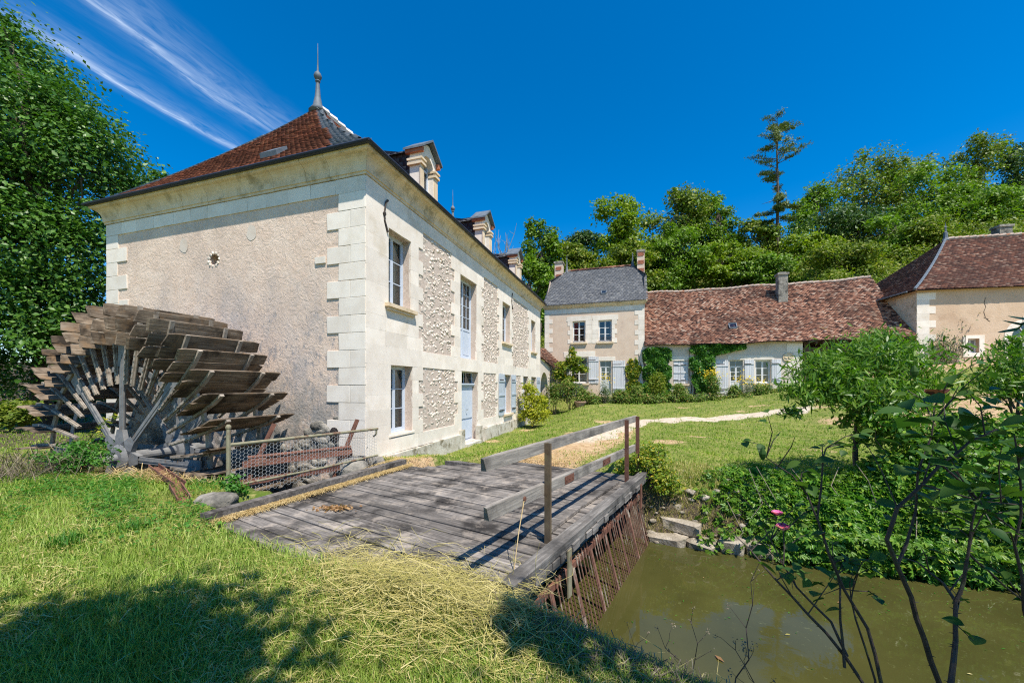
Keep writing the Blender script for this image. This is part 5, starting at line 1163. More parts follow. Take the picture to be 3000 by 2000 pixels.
def blades(name, base, ln, width, lean, mat, seed, par=None, kind='stuff', bend=.5):
    g = np.random.default_rng(seed); n = len(base); a = g.uniform(0, 6.283, n); d = np.stack([np.cos(a), np.sin(a), np.zeros(n)], 1)
    if lean is not None and not np.isscalar(lean): d = nrm(d * .6 + lean[0]); lk = lean[1]
    else: lk = lean
    s = np.stack([-d[:, 1], d[:, 0], np.zeros(n)], 1); L_ = (ln * g.uniform(.55, 1.35, n))[:, None]; w_ = (width * g.uniform(.7, 1.3, n))[:, None]
    up = np.array([0, 0, 1.0]); k1 = (lk * g.uniform(.3, 1.5, n))[:, None]
    mid = base + (up + d * k1 * .6) / np.sqrt(1 + (k1 * .6) ** 2) * L_ * .55; tip = mid + (up * np.maximum(1 - k1 * bend, -.15) + d * k1) / np.sqrt(1 + k1 ** 2) * L_ * .5
    V = np.stack([base - s * w_, base + s * w_, mid - s * w_ * .75, mid + s * w_ * .75, tip], 1).reshape(-1, 3); b = np.arange(n)[:, None] * 5
    F_ = np.concatenate([b + np.array([[0, 1, 2]]), b + np.array([[1, 3, 2]]), b + np.array([[2, 3, 4]])])
    return inst(name, npmesh(name, V, F_, L[mat]), par, kind=kind)
def palmate(name, pts, out, size, mat, seed, par=None, kind=None, hang=.5):
    """five leaflets spread from one point, as in a virginia creeper leaf"""
    g = np.random.default_rng(seed); n = len(pts); N = nrm(out * .7 + np.array([0, 0, .5]) + g.normal(0, .62, (n, 3)))
    T = g.normal(0, .6, (n, 3)) + out * .35; T[:, 2] -= hang; T = nrm(T - N * (T * N).sum(1)[:, None]); B = np.cross(N, T); s = (size * (1 + g.normal(0, .3, n)).clip(.5, 1.7))[:, None]
    V = []
    for k, (an, sc) in enumerate(((-1.25, .72), (-.62, .92), (0, 1.0), (.62, .92), (1.25, .72))):
        d = T * math.cos(an) + B * math.sin(an); e = -T * math.sin(an) + B * math.cos(an); l = s * sc
        V.append(np.stack([pts + d * l * .06, pts + d * l * .55 + e * l * .20 + N * l * .06, pts + d * l - N * l * .16, pts + d * l * .55 - e * l * .20 + N * l * .06], 1))
    V = np.stack(V, 1).reshape(-1, 3); b = np.arange(n * 5)[:, None] * 4
    return inst(name, npmesh(name, V, np.concatenate([b + np.array([[0, 1, 2]]), b + np.array([[0, 2, 3]])]), L[mat]), par, kind=kind)
def lob(u, v, Y, ru, rv=None, rd=None, wt=1):
    x, y, z = at(u, v, Y); k = Y / 884; ru *= k; rv = ru if rv is None else rv * k; return (x, y, z, ru, rd or ru, rv, wt)

# ---------------------------------------------------------------- big tree at the left
tree('broadleaf_tree', 'massive dark green leafy tree filling the left edge beside the mill', [lob(60, 330, 17, 190, 170), lob(195, 400, 17.3, 120, 130), lob(-110, 210, 18, 230, 220), lob(30, 170, 18, 85, 110, None, .9), lob(50, 600, 16.4, 190, 170), lob(190, 610, 17, 110, 150), lob(275, 440, 18.5, 60, 55), lob(-130, 560, 16.5, 190, 230), lob(60, 800, 16, 150, 90), lob(-150, 880, 15, 170, 110), lob(190, 800, 18.5, 90, 110), lob(20, 700, 16, 150, 120), lob(130, 720, 16.5, 110, 110), lob(-20, 430, 16, 150, 150), lob(5, 70, 18, 30, 60, None, .7), lob(130, 270, 17.5, 80, 60)], (-21.5, 17.5), 105000, .165, 'big', 5, group=None, nsub=20, spread=.22, r0=.42)
tree('broadleaf_tree', 'small tree top showing just above the left eaves of the mill', [lob(372, 425, 30, 34, 30), lob(395, 440, 30, 25, 25), lob(340, 470, 30, 60, 50)], (-27.5, 30), 2500, .26, 'big', 8, group=None)
for k, (u, v, Y, r, rv, m, lb) in enumerate([(150, 935, 19, 75, 60, 'dark', 'dark bush in the shade of the big tree, left of the wheel'), (20, 960, 14, 60, 45, 'scrub', 'low dry bush at the left edge below the big tree'), (225, 900, 22, 60, 90, 'dark', 'dark bush seen between the wheel and the mill wall'), (-60, 900, 21, 170, 130, 'dark', 'broad dark bush behind the trunk of the big tree'), (90, 880, 26, 130, 120, 'dark', 'far dark thicket under the big tree')]):
    l = [lob(u + RD.uniform(-.5, .5) * r, v + RD.uniform(-.3, .4) * rv, Y, r * .62, rv * .6) for _ in range(4)]; x, y, _ = at(u, v, Y)
    tree('bush', lb, l, (x, y), 4500, .13, m, 300 + k, group=None, cat='bush', r0=.04)

# ---------------------------------------------------------------- trees on the hillside
HT = [(1540, 520, 70, 50, 690, 'mid', 'leafy tree just below the pale trunk, above the cottage roof'),
 (1440, 560, 62, 48, 700, 'scrub', 'bushy tree between the slate roof and the bright maple'),
 (1760, 590, 66, 48, 690, 'mid', 'bushy tree right above the cottage chimney'),
 (1940, 560, 74, 48, 680, 'scrub', 'rounded bushy tree above the end of the cottage roof'),
 (2150, 500, 60, 48, 640, 'scrub', 'light bushy tree behind the hip of the ochre building'),  # u, top v, half width, distance, bottom v, leaf, label
 (1240, 508, 40, 50, 700, 'mid', 'narrow green tree just right of the last mill dormer'),
 (1300, 560, 55, 52, 690, 'scrub', 'round green tree above the left chimney of the farmhouse'),
 (1345, 535, 45, 60, 660, 'dark', 'dark tree top on the skyline left of the bright green maple'),
 (1212, 590, 45, 46, 760, 'mid', 'green tree half hidden behind the last mill dormer'),
 (1427, 455, 66, 52, 660, 'lime', 'bright yellow-green maple above the slate roof'),
 (1552, 438, 76, 54, 640, 'oak', 'tall olive-green tree with a pale bare trunk'),
 (1655, 452, 60, 58, 630, 'mid', 'green tree right of the pale trunked tree, left of the tall conifer'),
 (1680, 560, 62, 50, 660, 'lime', 'low yellow-green bushy tree below the conifer on its left'),
 (1752, 510, 46, 56, 640, 'oak', 'olive tree standing right behind the tall conifer'),
 (1880, 425, 60, 60, 640, 'mid', 'light green tree right of the tall conifer'),
 (1860, 540, 64, 52, 660, 'lime', 'low bright green tree under the light green one right of the conifer'),
 (1985, 350, 78, 62, 640, 'oak', 'broad olive tree crowning the skyline above the barn chimney end'),
 (2075, 362, 60, 62, 630, 'oak', 'olive tree with yellowing top next to the broad skyline tree'),
 (2135, 380, 78, 56, 620, 'mid', 'wide layered green tree above the hipped roof peak'),
 (2245, 308, 58, 64, 560, 'oak', 'high thin-topped olive tree, tallest on the right skyline'),
 (2340, 335, 46, 66, 560, 'dark', 'dark cedar cut by the right edge of the picture'),
 (2235, 430, 84, 54, 590, 'mid', 'green tree in front of the tallest olive tree'),
 (2330, 440, 80, 52, 590, 'mid', 'green tree at the right edge above the ochre building'),
 (1950, 480, 90, 54, 640, 'dark', 'dark green tree in the shade below the broad skyline tree'),
 (2050, 500, 80, 50, 640, 'mid', 'green tree low on the slope left of the hipped roof'),
 (1480, 560, 50, 56, 650, 'dark', 'dark tree filling the gap between the maple and the pale trunked tree'),
 (1610, 520, 60, 60, 640, 'dark', 'dark tree behind the pale trunk on its right')]
for k, (u, vt, hw, Y, vb, m, lb) in enumerate(HT):
    r_ = random.Random(500 + k); hgt = vb - vt; ls = []
    for j in range(15):
        t = (j + .5) / 15; wdt = hw * (.40 + .75 * math.sin(math.pi * min(1, .15 + t * .8))); a = r_.uniform(-1, 1) * .85
        ls.append(lob(u + a * wdt, vt + hgt * (.10 + .82 * t), Y + r_.uniform(-1.5, 1.0), hw * r_.uniform(.26, .52), hgt * r_.uniform(.08, .17)))
    ls.append(lob(u + r_.uniform(-.15, .15) * hw, vt + hgt * .07, Y, hw * .24, hgt * .09))
    x, y, _ = at(u, vb, Y); tree('hillside_tree', lb, ls, (x, y), 13000, .345 if Y > 50 else .30, m, 600 + k, 'barkpale' if k in (10,) else 'bark', nsub=11, spread=.32, r0=.2, shell=(.3, 1.3))
# tall half-bare conifer
def conifer(u, vt, vb, Y, lb, hwf, seed, dens, bare):
    r_ = random.Random(seed); k = Y / 884; x, y, zt = at(u, vt, Y); zb = gz(x, y) - .2; o = thing('conifer_tree', lb, 'tree', (x, y, zb), 0, 'trees on the hillside'); hh = zt - zb; mb = MB(); mb.tube([(0, 0, 0), (.1, 0, hh * .5), (-.05, 0, hh * .8), (0, 0, hh)], [.26, .17, .09, .02], 7); P = []
    nb = 46
    for i in range(nb):
        t = .30 + .70 * (i + r_.random()) / nb; w_ = hwf(t) * k
        a = r_.uniform(0, 6.283); d = Vector((math.cos(a), math.sin(a) * .8, 0)); Lb = w_ * r_.uniform(.55, 1.1) * (1.2 if d.x > 0 else .75); z = hh * t
        if bare(t): Lb *= .7
        p0 = Vector((0, 0, z)); up_ = .35 if t > .55 else -.12; p1 = p0 + d * Lb * .5 + Vector((0, 0, Lb * up_ * .35)); p2 = p0 + d * Lb + Vector((0, 0, Lb * up_))
        mb.tube([p0, p1, p2], [.06, .04, .015], 4)
        if bare(t) and r_.random() < .75: continue
        for j in range(int(dens * (1 if t > .45 else 2.6))):
            q = r_.uniform(.25, 1.05); c = p0.lerp(p2, q) + Vector((r_.gauss(0, .16), r_.gauss(0, .16), r_.gauss(.02, .10)))
            for _ in range(16): P.append((c.x + r_.gauss(0, .22), c.y + r_.gauss(0, .22), c.z + r_.gauss(0, .10)))
    mb.build('trunk', M['bark'], o); P = np.array(P); leaves('crown', P, nrm(P * np.array([1, 1, 0]) + 1e-6), .24, 'pine', o, .40, .6, seed=seed); return o
conifer(1785, 272, 585, 55, 'tall half-bare conifer sticking up above all other trees', lambda t: 18 + 66 * max(0, 1 - abs(t - .70) / .36) if t > .45 else 62, 901, 17, lambda t: .42 < t < .55)
# bare dead tree behind the mill dormers
x, y, zt = at(1158, 520, 48); zb = gz(x, y); dt_ = thing('dead_tree', 'leafless grey tree behind the middle mill dormer', 'tree', (x, y, zb)); mb = MB()
for k in range(16):
    a = RD.uniform(0, 6.28); h0 = RD.uniform(.45, .75) * (zt - zb); e_ = Vector((math.cos(a) * RD.uniform(1, 2.2), math.sin(a) * 1.2, RD.uniform(.8, 1.02) * (zt - zb))); p_ = limb(mb, (0, 0, h0), e_, .06, .015, 930 + k, 4, .08)
    for j in (1, 2, 3): limb(mb, p_[j], Vector(p_[j]) + Vector((RD.uniform(-.8, .8), RD.uniform(-.5, .5), RD.uniform(.3, 1.0))), .025, .008, 960 + k * 4 + j, 3, .1)
limb(mb, (0, 0, 0), (0, 0, .75 * (zt - zb)), .2, .07, 929, 4, .03); mb.build('trunk', M['barkpale'], dt_)
# scrub covering the slope
ls = []; g = np.random.default_rng(77)
for k in range(760):
    s_ = g.uniform(-16, 62); fd = -g.uniform(6.0, 40); xy = P0 - e2 * s_ - e1 * fd; u_ = 1176 + 884 * xy[0] / xy[1]
    if not (1160 < u_ < 2520): continue
    r_ = g.uniform(1.1, 2.0) * (1 if fd < -9 else .7); zz = gz(*xy); ls.append((xy[0], xy[1], zz + r_ * .42, r_ * 1.25, r_ * 1.1, r_ * .82, 1))
P, O = clumps(ls, 140000, 78, 11 * len(ls), .36, (.5, 1.1)); leaves('scrub', P, O, .27, 'scrub', None, .55, seed=79, kind='stuff')
# ---------------------------------------------------------------- planting in the courtyard
def bush(name, lb, lobes, n, size, mat, seed, aspect=.5, group=None, cat='bush', base=None, droop=0.0, spread=.36, nsub=12, stems=7, r0=.018, flat=.6):
    l0 = lobes[0]; bx, by = base or (l0[0], l0[1]); bz = gz(bx, by) - .05; o = thing(name, lb, cat, (bx, by, bz), 0, group); mb = MB()
    for k in range(stems):
        l = lobes[k % len(lobes)]; limb(mb, (RD.uniform(-.12, .12), RD.uniform(-.1, .1), 0), (l[0] - bx + RD.uniform(-.6, .6) * l[3], l[1] - by + RD.uniform(-.6, .6) * l[4], l[2] - bz + RD.uniform(-.2, .6) * l[5]), r0, r0 * .3, seed + k, 4, .06)
    mb.build('stem', M['bark'], o); P, O = clumps(lobes, n, seed, nsub * len(lobes), spread, (.35, 1.1), flat); P = P - np.array([bx, by, bz]); leaves('foliage', P, O, size, mat, o, aspect, seed=seed, droop=droop); return o
def farmp(s, fd, z): v = P0 - e2 * s - e1 * fd; return (v[0], v[1], z)
def flob(s, fd, z, rs, rz, rd=.35): x, y, _ = farmp(s, fd, 0); return (x, y, z, rs, rd, rz, 1)
x, y = loc(11.9, -.85)
bush('yellow_shrub', 'bright yellow-green shrub growing against the mill facade', [(x, y, .6, .6, .55, .65), (x + .25, y - .2, .0, .62, .55, .5), (x - .2, y + .25, 1.25, .4, .4, .6), (x + .5, y + .3, .5, .35, .35, .5), (x - .3, y - .1, .1, .4, .4, .5)], 7000, .125, 'yellow', 1001, .34, base=(x, y), droop=.3)
bush('climbing_shrub', 'golden-green climber over the lean-to eaves in front of the farmhouse', [flob(1.75, .9, 2.9, .7, .5), flob(2.35, .9, 3.3, .55, .5), flob(1.25, 1.0, 2.3, .45, .55), flob(2.7, .8, 2.7, .55, .4), flob(1.9, .9, 1.9, .5, .5), flob(2.2, .8, 3.9, .2, .45)], 5200, .17, 'gold', 1010, .42, base=tuple(farmp(1.9, 1.0, 0)[:2]), nsub=16)
B_ = [(1.2, 2.2, .75, .8, .7, 'border', 'green bush with red flowers below the lean-to downpipe'), (2.3, 2.3, .95, .75, .75, 'border', 'bushy green plant left of the terracotta pot'), (3.3, 2.4, .7, .6, .55, 'border', 'rusty-brown flowering plant behind the terracotta pot'),
      (.4, 2.6, .35, .5, .45, 'gold', 'low yellowing plant at the foot of the gateway wall'), (4.6, 2.5, .95, .42, .8, 'fennel', 'feathery blue-green fennel plant right of the terracotta pot'), (3.9, 2.7, .45, .5, .4, 'border', 'small dark border plant right of the terracotta pot'),
      (7.9, 1.6, 1.3, .75, .85, 'scrub', 'bright leafy bush at the foot of the left wall creeper'), (6.6, 1.75, .95, .5, .4, 'border', 'border plant under the tall closed shutter of the farmhouse'), (9.3, 1.6, 1.0, .6, .6, 'border', 'straggly border plant below the closed cottage window'),
      (11.2, 1.55, 1.35, .45, .8, 'border', 'tall tansy clump with yellow flower heads between creeper and white shutter'), (12.2, 1.6, .95, .55, .45, 'border', 'low border plant before the white cottage door'), (13.1, 1.55, 1.1, .5, .6, 'fennel', 'thin grey-green plant right of the cottage door'),
      (13.9, 1.7, 1.0, .7, .55, 'border', 'border plant below the last cottage window'), (15.0, 1.7, .95, .7, .5, 'border', 'border plant under the round carved stone'), (5.6, 1.75, .85, .55, .3, 'border', 'low border plant at the steps of the farmhouse terrace')]
for k, (s_, fd, z, rs, rz, m, lb) in enumerate(B_):
    bush('border_plant', lb, [flob(s_ + RD.uniform(-.45, .45) * rs, fd + RD.uniform(-.25, .25), z + .10 + RD.uniform(-.3, .45) * rz, rs * .60, rz * .95) for _ in range(6)], 3000, .10 if m != 'fennel' else .09, m, 1100 + k, .45 if m != 'fennel' else .12, 'plants in the flower border', 'plant', tuple(farmp(s_, fd, 0)[:2]), flat=1.25, spread=.30)
# creeping edge of the border: low ground cover hanging over the terrace wall
ls = [flob(5.2 + 11.2 * k / 40, 1.55 + RD.uniform(-.1, .25), .50 + RD.uniform(-.15, .25), .35, .28) for k in range(41)]
ls += [flob(2.8 + 13.4 * k / 60, 1.9 + RD.uniform(-.2, .5), .55 + RD.uniform(-.2, .35) + .25 * math.sin(k * 1.7), .35, .34) for k in range(61)]
P, O = clumps(ls, 22000, 1200, 300, .4, (.3, 1.1)); leaves('border_ground_cover', P, O, .10, 'border', None, .5, seed=1201, kind='stuff')
# yellow flower heads of the tansy, red flowers
for (s_, fd, z, n, sp, m, par) in ((11.2, 1.05, 2.35, 420, .30, 'yflower', 'border_plant.009'), (13.0, 1.05, 2.0, 200, .35, 'yflower', 'border_plant.011'), (4.6, 2.2, 2.15, 110, .25, 'yflower', 'border_plant.004'), (13.8, 1.1, 1.85, 90, .3, 'yflower', 'border_plant.012'), (2.9, 2.2, 1.15, 40, .5, 'dryleaf', 'border_plant.002')):
    o = bpy.data.objects[par]; c = np.array(farmp(s_, fd, z)) - np.array(o.location[:]); P = c + NG.normal(0, 1, (n, 3)) * np.array([sp, .12, .20]); leaves('flower_head', P, np.tile([0, -.5, 1.0], (n, 1)), .075, m, o, .9, .4, .5, seed=int(s_ * 10), kind='stuff')
pot = thing('plant_pot', 'round terracotta pot standing in the grass before the border', 'pot', farmp(3.05, 3.1, gz(*farmp(3.05, 3.1, 0)[:2])))
q = MB(); q.lathe([(.22, 0), (.34, .30), (.38, .32), (.38, .40), (.33, .40), (.30, .33)], (0, 0, 0), 16); q.build('pot', M['terracotta'], pot); 
P, O = clumps([(0, 0, .5, .3, .3, .25)], 300, 1300); leaves('foliage', P, O, .09, 'border', pot, .4, seed=1301)
# creepers on the walls: leaves on a thin skin in front of the plaster
def creeper(name, lb, s0, s1, fz0, fz1, n, seed, mat='ivy', th=.22):
    o = thing(name, lb, 'creeper', farmp((s0 + s1) / 2, .1, .9)); g = np.random.default_rng(seed); s_ = g.uniform(s0, s1, n * 2); lo, hi = fz0(s_), fz1(s_); z = lo + (hi - lo) * g.uniform(0, 1, n * 2)
    ee = np.minimum(s_ - s0, s1 - s_) + .16 * np.sin(z * 5.3 + s0) + .12 * np.sin(z * 11 + 2) - .10; tt = hi - z + .2 * np.sin(s_ * 8) ; ok = (hi > lo) & (z > lo) & (ee + g.normal(0, .07, n * 2) > 0) & (np.sin(s_ * 7.3 + z * 3.1) + np.sin(z * 6.1 - s_ * 4) + g.normal(0, .7, n * 2) > -1.1); s_, z = s_[ok], z[ok]; m = len(s_); bul = th * (.35 + .65 * np.abs(np.sin(s_ * 3 + z * 1.7) * np.cos(z * 2.6 - s_))) 
    fd = .03 + bul * np.sqrt(g.uniform(0, 1, m)); base = P0[None] - e2[None] * s_[:, None] - e1[None] * fd[:, None]; P = np.concatenate([base, z[:, None]], 1) - np.array(o.location[:])
    leaves('foliage', P, np.tile([-e1[0], -e1[1], .25], (m, 1)), .15, mat, o, .75, .3, .7, droop=.5, seed=seed); mb = MB()
    for k in range(6):
        ss = RD.uniform(s0, min(s1, s0 + 1.5)); a = farmp(ss, .04, .9); b = farmp(ss + RD.uniform(-.5, .5), .04, float(fz1(np.array([ss]))[0]) * .9 + .1); limb(mb, Vector(a) - o.location, Vector(b) - o.location, .03, .01, seed + k, 6, .03)
    mb.build('stem', M['bark'], o)
creeper('wall_creeper', 'thick green creeper where the farmhouse meets the cottage roof', 7.0, 8.85, lambda s: 1.0 + 0 * s, lambda s: 4.25 - .5 * np.maximum(0, 7.25 - s), 6500, 1400, th=.35)
creeper('wall_creeper', 'dark green creeper between the closed cottage window and the white shutter', 9.98, 13.3, lambda s: np.where(s < 11.5, 1.2 + .9 * np.clip(10.35 - s, 0, 1) * 4, 3.66 + .22 * (s - 11.5)), lambda s: 4.4 - 0 * s, 7500, 1420, th=.32)
creeper('wall_creeper', 'thin straggling creeper on the farmhouse wall right of the tall shutter', 5.85, 6.9, lambda s: 1.1 + 0 * s, lambda s: 3.6 - 1.6 * np.abs(s - 6.2) + .5 * (s > 6.5), 1100, 1440, 'gold', .12)
# bush by the end of the handrail
x, y, _ = brg(4.75, .10, 0); bush('bush', 'yellow-green bush growing round the far end of the handrail', [(x, y, .12, .34, .34, .34), (x + .1, y + .2, .30, .28, .28, .25), (x + .2, y - .25, -.18, .25, .25, .30), (x - .3, y + .25, .05, .3, .25, .22)], 3600, .055, 'gold', 1500, .5)
# dry vine on the corner of the ochre building
vx, vy = PV + np.array([1.0, -.35]); vine = thing('dry_vine', 'half-dead climbing vine straggling over the corner of the ochre building', 'climber', (vx, vy, 2.2)); mb = MB(); tips = []
for k in range(30):
    sx_ = RD.uniform(-.6, 1.2); h = RD.uniform(1.2, 3.7); p_ = limb(mb, (sx_ * .5, .0, 0), (sx_ + RD.uniform(-.5, .8), RD.uniform(-.15, .1), h), .022, .006, 1600 + k, 6, .09); tips += [p_[-1], p_[-2], p_[3]]
for k in range(3): limb(mb, (.8, .1, 1.5 + .7 * k), (2.6, -.2, 1.9 + .45 * k), .02, .006, 1650 + k, 6, .08)
mb.build('stem', M['dryvine'], vine); P = np.concatenate([np.array(t) + NG.normal(0, .16, (14, 3)) for t in tips]); leaves('foliage', P, np.tile([0, -1, .3], (len(P), 1)), .11, 'dark', vine, .5, seed=1660)

# ---------------------------------------------------------------- far bank: virginia creeper, peach trees, bushes
def surf(q, p):
    v = BO[None] + q[:, None] * br[None] + p[:, None] * bp[None]; z = H(v[:, 0], v[:, 1]); return v, z
g = np.random.default_rng(1700); n = 36000
wq = g.random(n); p_ = .75 + 8.8 * g.random(n) ** 1.05
edge = .75 + .95 * (1 - wq) + .28 * np.sin(wq * 9 + 1) + g.normal(0, .22, n)          # ragged left edge, further out at the top
up_ = .85 + .42 * np.sin(p_ * 1.3 + .6) + .22 * np.sin(p_ * 4.3) + .35 * np.maximum(p_ - 3, 0) + g.normal(0, .10, n)
q_ = far_q(p_) - .40 + wq * (up_ + .9); thin = np.clip((p_ - edge) / .8, 0, 1) ** .7; keep = g.random(n) < np.maximum(thin, .05 * (p_ > .9)) * np.where(wq > .85, .55, 1)
LU = [(g.uniform(1.4, 8), g.uniform(-.1, 1.5), g.uniform(.16, .42), g.uniform(.18, .36)) for _ in range(26)]
lump = sum(a * np.exp(-((p_ - lp_) ** 2 + (q_ - far_q(p_) - lq_) ** 2) / r_ ** 2) for lp_, lq_, a, r_ in LU)
v, z = surf(q_, p_); mound = (.06 + lump + .10 * np.abs(np.sin(p_ * 5.1 + q_ * 3) * np.cos(q_ * 4.3 - p_))) * np.clip((1 - wq) * 4, .2, 1) * np.clip((p_ - .6), .2, 1)
z = np.maximum(z, WZ) + mound * g.random(n) ** .4 + .02
hang = wq < .16; z = np.where(hang, WZ + .02 + g.random(n) * .5, z)
out = np.concatenate([-br[None] * (1.2 - wq[:, None]) + g.normal(0, .4, (n, 2)), (.4 + wq)[:, None]], 1); ok = keep
palmate('virginia_creeper', np.stack([v[:, 0], v[:, 1], z], 1)[ok], nrm(out)[ok], .085, 'creeper', 1701, None, 'stuff')
# small rubble along the waterline by the bridge
V = []; F_ = []
for k in range(60):
    p0 = RD.uniform(.1, 1.9); q0 = far_q(np.array([p0]))[0] + abs(RD.gauss(.0, .45)) - .08; x, y, _ = brg(q0, p0, 0); sc = RD.uniform(.05, .16); m = np.array(Matrix.Translation((x, y, max(gz(x, y), WZ) + .01)) @ RZ(RD.random() * 3) @ SC(sc * 1.5, sc, sc * .7)); vv = ico[k % 5] @ m[:3, :3].T + m[:3, 3]; F_.append(icf + len(V) * len(vv)); V.append(vv)
inst('bank_rubble', npmesh('bank_rubble', np.concatenate(V), np.concatenate(F_), M['palestone']), None, kind='stuff')
mb = MB()
for k in range(26):
    p0 = RD.uniform(1.2, 7.5); q0 = far_q(np.array([p0]))[0] + RD.uniform(.1, .9); vv, zz = surf(np.array([q0, q0 - .3, q0 - .45]), np.array([p0, p0 + RD.uniform(-.2, .3), p0 + RD.uniform(-.3, .5)])); mb.tube([(vv[0][0], vv[0][1], max(zz[0], WZ) + .3), (vv[1][0], vv[1][1], max(zz[1], WZ) + .34), (vv[2][0], vv[2][1], max(zz[2], WZ) + .02)], .006, 4)
tag(mb.build('creeper_stems', M['dryvine']), kind='stuff')
PT = [('broad peach tree with long drooping leaves on the far bank before the cart shed', (6.25, 7.0), [lob(1990, 835, 6.9, 105, 55, .75), lob(1905, 880, 6.6, 80, 55, .6), lob(2075, 880, 7.1, 80, 60, .7), lob(1985, 905, 6.6, 110, 45, .7), lob(2015, 790, 7.2, 50, 30, .4), lob(1835, 905, 6.5, 38, 32, .35), lob(2110, 930, 6.8, 60, 40, .5), lob(1820, 950, 6.4, 16, 16, .15, 2.0), lob(2050, 830, 7.4, 70, 45, .5), lob(1930, 920, 6.5, 70, 35, .6), lob(2030, 940, 6.6, 70, 35, .6), lob(1885, 850, 6.9, 55, 40, .5)], 11500),
      ('smaller peach tree cut by the right picture edge', (8.6, 6.7), [lob(2320, 850, 6.7, 62, 45, .5), lob(2370, 900, 6.6, 80, 60, .6), lob(2290, 890, 6.5, 40, 40, .35), lob(2340, 800, 6.9, 35, 28, .3), lob(2410, 830, 7.0, 80, 60, .6)], 4200)]
for k, (lb, tr_, ls, n) in enumerate(PT):
    o = tree('peach_tree', lb, ls, tr_, n, .135, 'peach', 1800 + k, group=None, nsub=18, spread=.40, aspect=.21, droop=.75, shell=(.3, 1.1), r0=.05)
for k, (lb, ls, n, m) in enumerate([('dense green bush on the bank below the broad peach tree', [lob(2075, 1010, 6.6, 75, 45, .6), lob(2150, 1060, 6.3, 90, 60, .6), lob(2040, 1085, 6.4, 60, 35, .5), lob(2035, 985, 6.35, 62, 45, .5), lob(1975, 975, 6.4, 40, 28, .4)], 5200, 'creeper'), ('dark bush on the bank at the right edge, behind the rose', [lob(2250, 1090, 6.0, 100, 70, .6), lob(2340, 1010, 6.3, 90, 70, .6), lob(2340, 1180, 5.6, 80, 70, .5)], 4200, 'creeper'), ('straggly bush between the two peach trees', [lob(2200, 980, 7.2, 70, 45, .5), lob(2260, 1010, 7.0, 60, 40, .4)], 1800, 'peach'), ('low leafy plant at the lawn edge above the creeper', [lob(1690, 1080, 8.0, 40, 18, .3), lob(1790, 1095, 7.6, 50, 22, .4)], 900, 'creeper'), ('drooping leafy bush overhanging the water at the right edge', [lob(2345, 1260, 5.2, 50, 50, .35), lob(2400, 1200, 5.3, 80, 70, .5)], 1400, 'peach')]):
    bush('bank_bush', lb, ls, n, .085 if m == 'creeper' else .12, m, 1900 + k, .5 if m == 'creeper' else .25, 'bushes on the far bank', droop=.3)
# purple buddleia spikes
for u, v_, Y, lb in ((1997, 1140, 6.2, 'small mauve flower spike in the bank creeper'), (1783, 1083, 7.3, 'single mauve flower at the top of the creeper')):
    x, y, z = at(u, v_, Y); o = thing('flower_spike', lb, 'flower', (x, y, z - .1)); P = NG.normal(0, 1, (60, 3)) * np.array([.02, .02, .06]) + np.array([0, 0, .1]); leaves('petal', P, nrm(P), .022, 'pink', o, .8, seed=9)
    mb = MB(); mb.tube([(0, 0, -.2), (0, 0, .1)], .004, 4); mb.build('stem', M['rosebark'], o)

# ---------------------------------------------------------------- grass
def visible(P):
    u = 1176 + 884 * P[:, 0] / P[:, 1]; v = 885 - 884 * (P[:, 2] - EYE) / P[:, 1]; return (u > -120) & (u < 2470) & (v < 1680)
def on_lawn(X, Y, keep_path=.0, seed=0):
    g = np.random.default_rng(seed + 5); a, b, q, p, s, fd = frames(X, Y); z = H(X, Y)
    bad = (z < -.62) | ((b > -.12) & (a > -.2) & (b < 9.5) & (a < 18)) | (fd < 1.5) | ((a > -2.9) & (a < 0) & (b > -1.2) & (b < 9.2) & (z < -.2))
    deck = (q > -.58 + .22 * g.random(len(X))) & (p > -4.35 - .1 * q) & (p < .14) & (q < np.minimum(4.5, 2.75 + (p + 4.1) * .5) - .1); kerb = (p <= -3.9) & (p > -5.2) & (q > -.5) & (q < 3.2)
    ch = (q > -.35 + .25 * g.random(len(X))) & (q < far_q(p) + .35) & (p > .25) | (q > .2) & (q < far_q(p) + .35) & (p > -4.4)
    pm = np.maximum(path_mask(X, Y), dry_mask(X, Y) * .97); return ~bad & ~deck & ~ch & ~kerb & (g.random(len(X)) > pm * (1 - keep_path))
g = np.random.default_rng(2000)
def sample(n, y0, y1, pw=2.0):
    t = g.random(n); k = 1 - pw; Y = (y0 ** k + (y1 ** k - y0 ** k) * t) ** (1 / k); X = g.uniform(-1.5, 1.5, n) * Y; return X, Y
def patch(X, Y): return np.sin(X * 1.1 + 2 * np.sin(Y * .7)) * np.sin(Y * 1.3 + X * .5) + .5 * np.sin(X * 3.1 + Y * 2.7)
X, Y = sample(175000, 1.5, 6.5, 2.2); ok = on_lawn(X, Y, 0, 1); X, Y = X[ok], Y[ok]; P = np.stack([X, Y, H(X, Y) - .01], 1); P = P[visible(P)]
blades('foreground_grass', P, .085 + .012 * P[:, 1], .0016 + .0004 * P[:, 1], 1.1, 'nearblade', 2001)
X, Y = sample(140000, 6.0, 30, 1.7); ok = on_lawn(X, Y, .03, 2); X, Y = X[ok], Y[ok]; P = np.stack([X, Y, H(X, Y) - .01], 1); P = P[visible(P)]
blades('lawn_grass', P, .035 + .0036 * P[:, 1], .0026 + .0006 * P[:, 1], .9, 'grass', 2002)
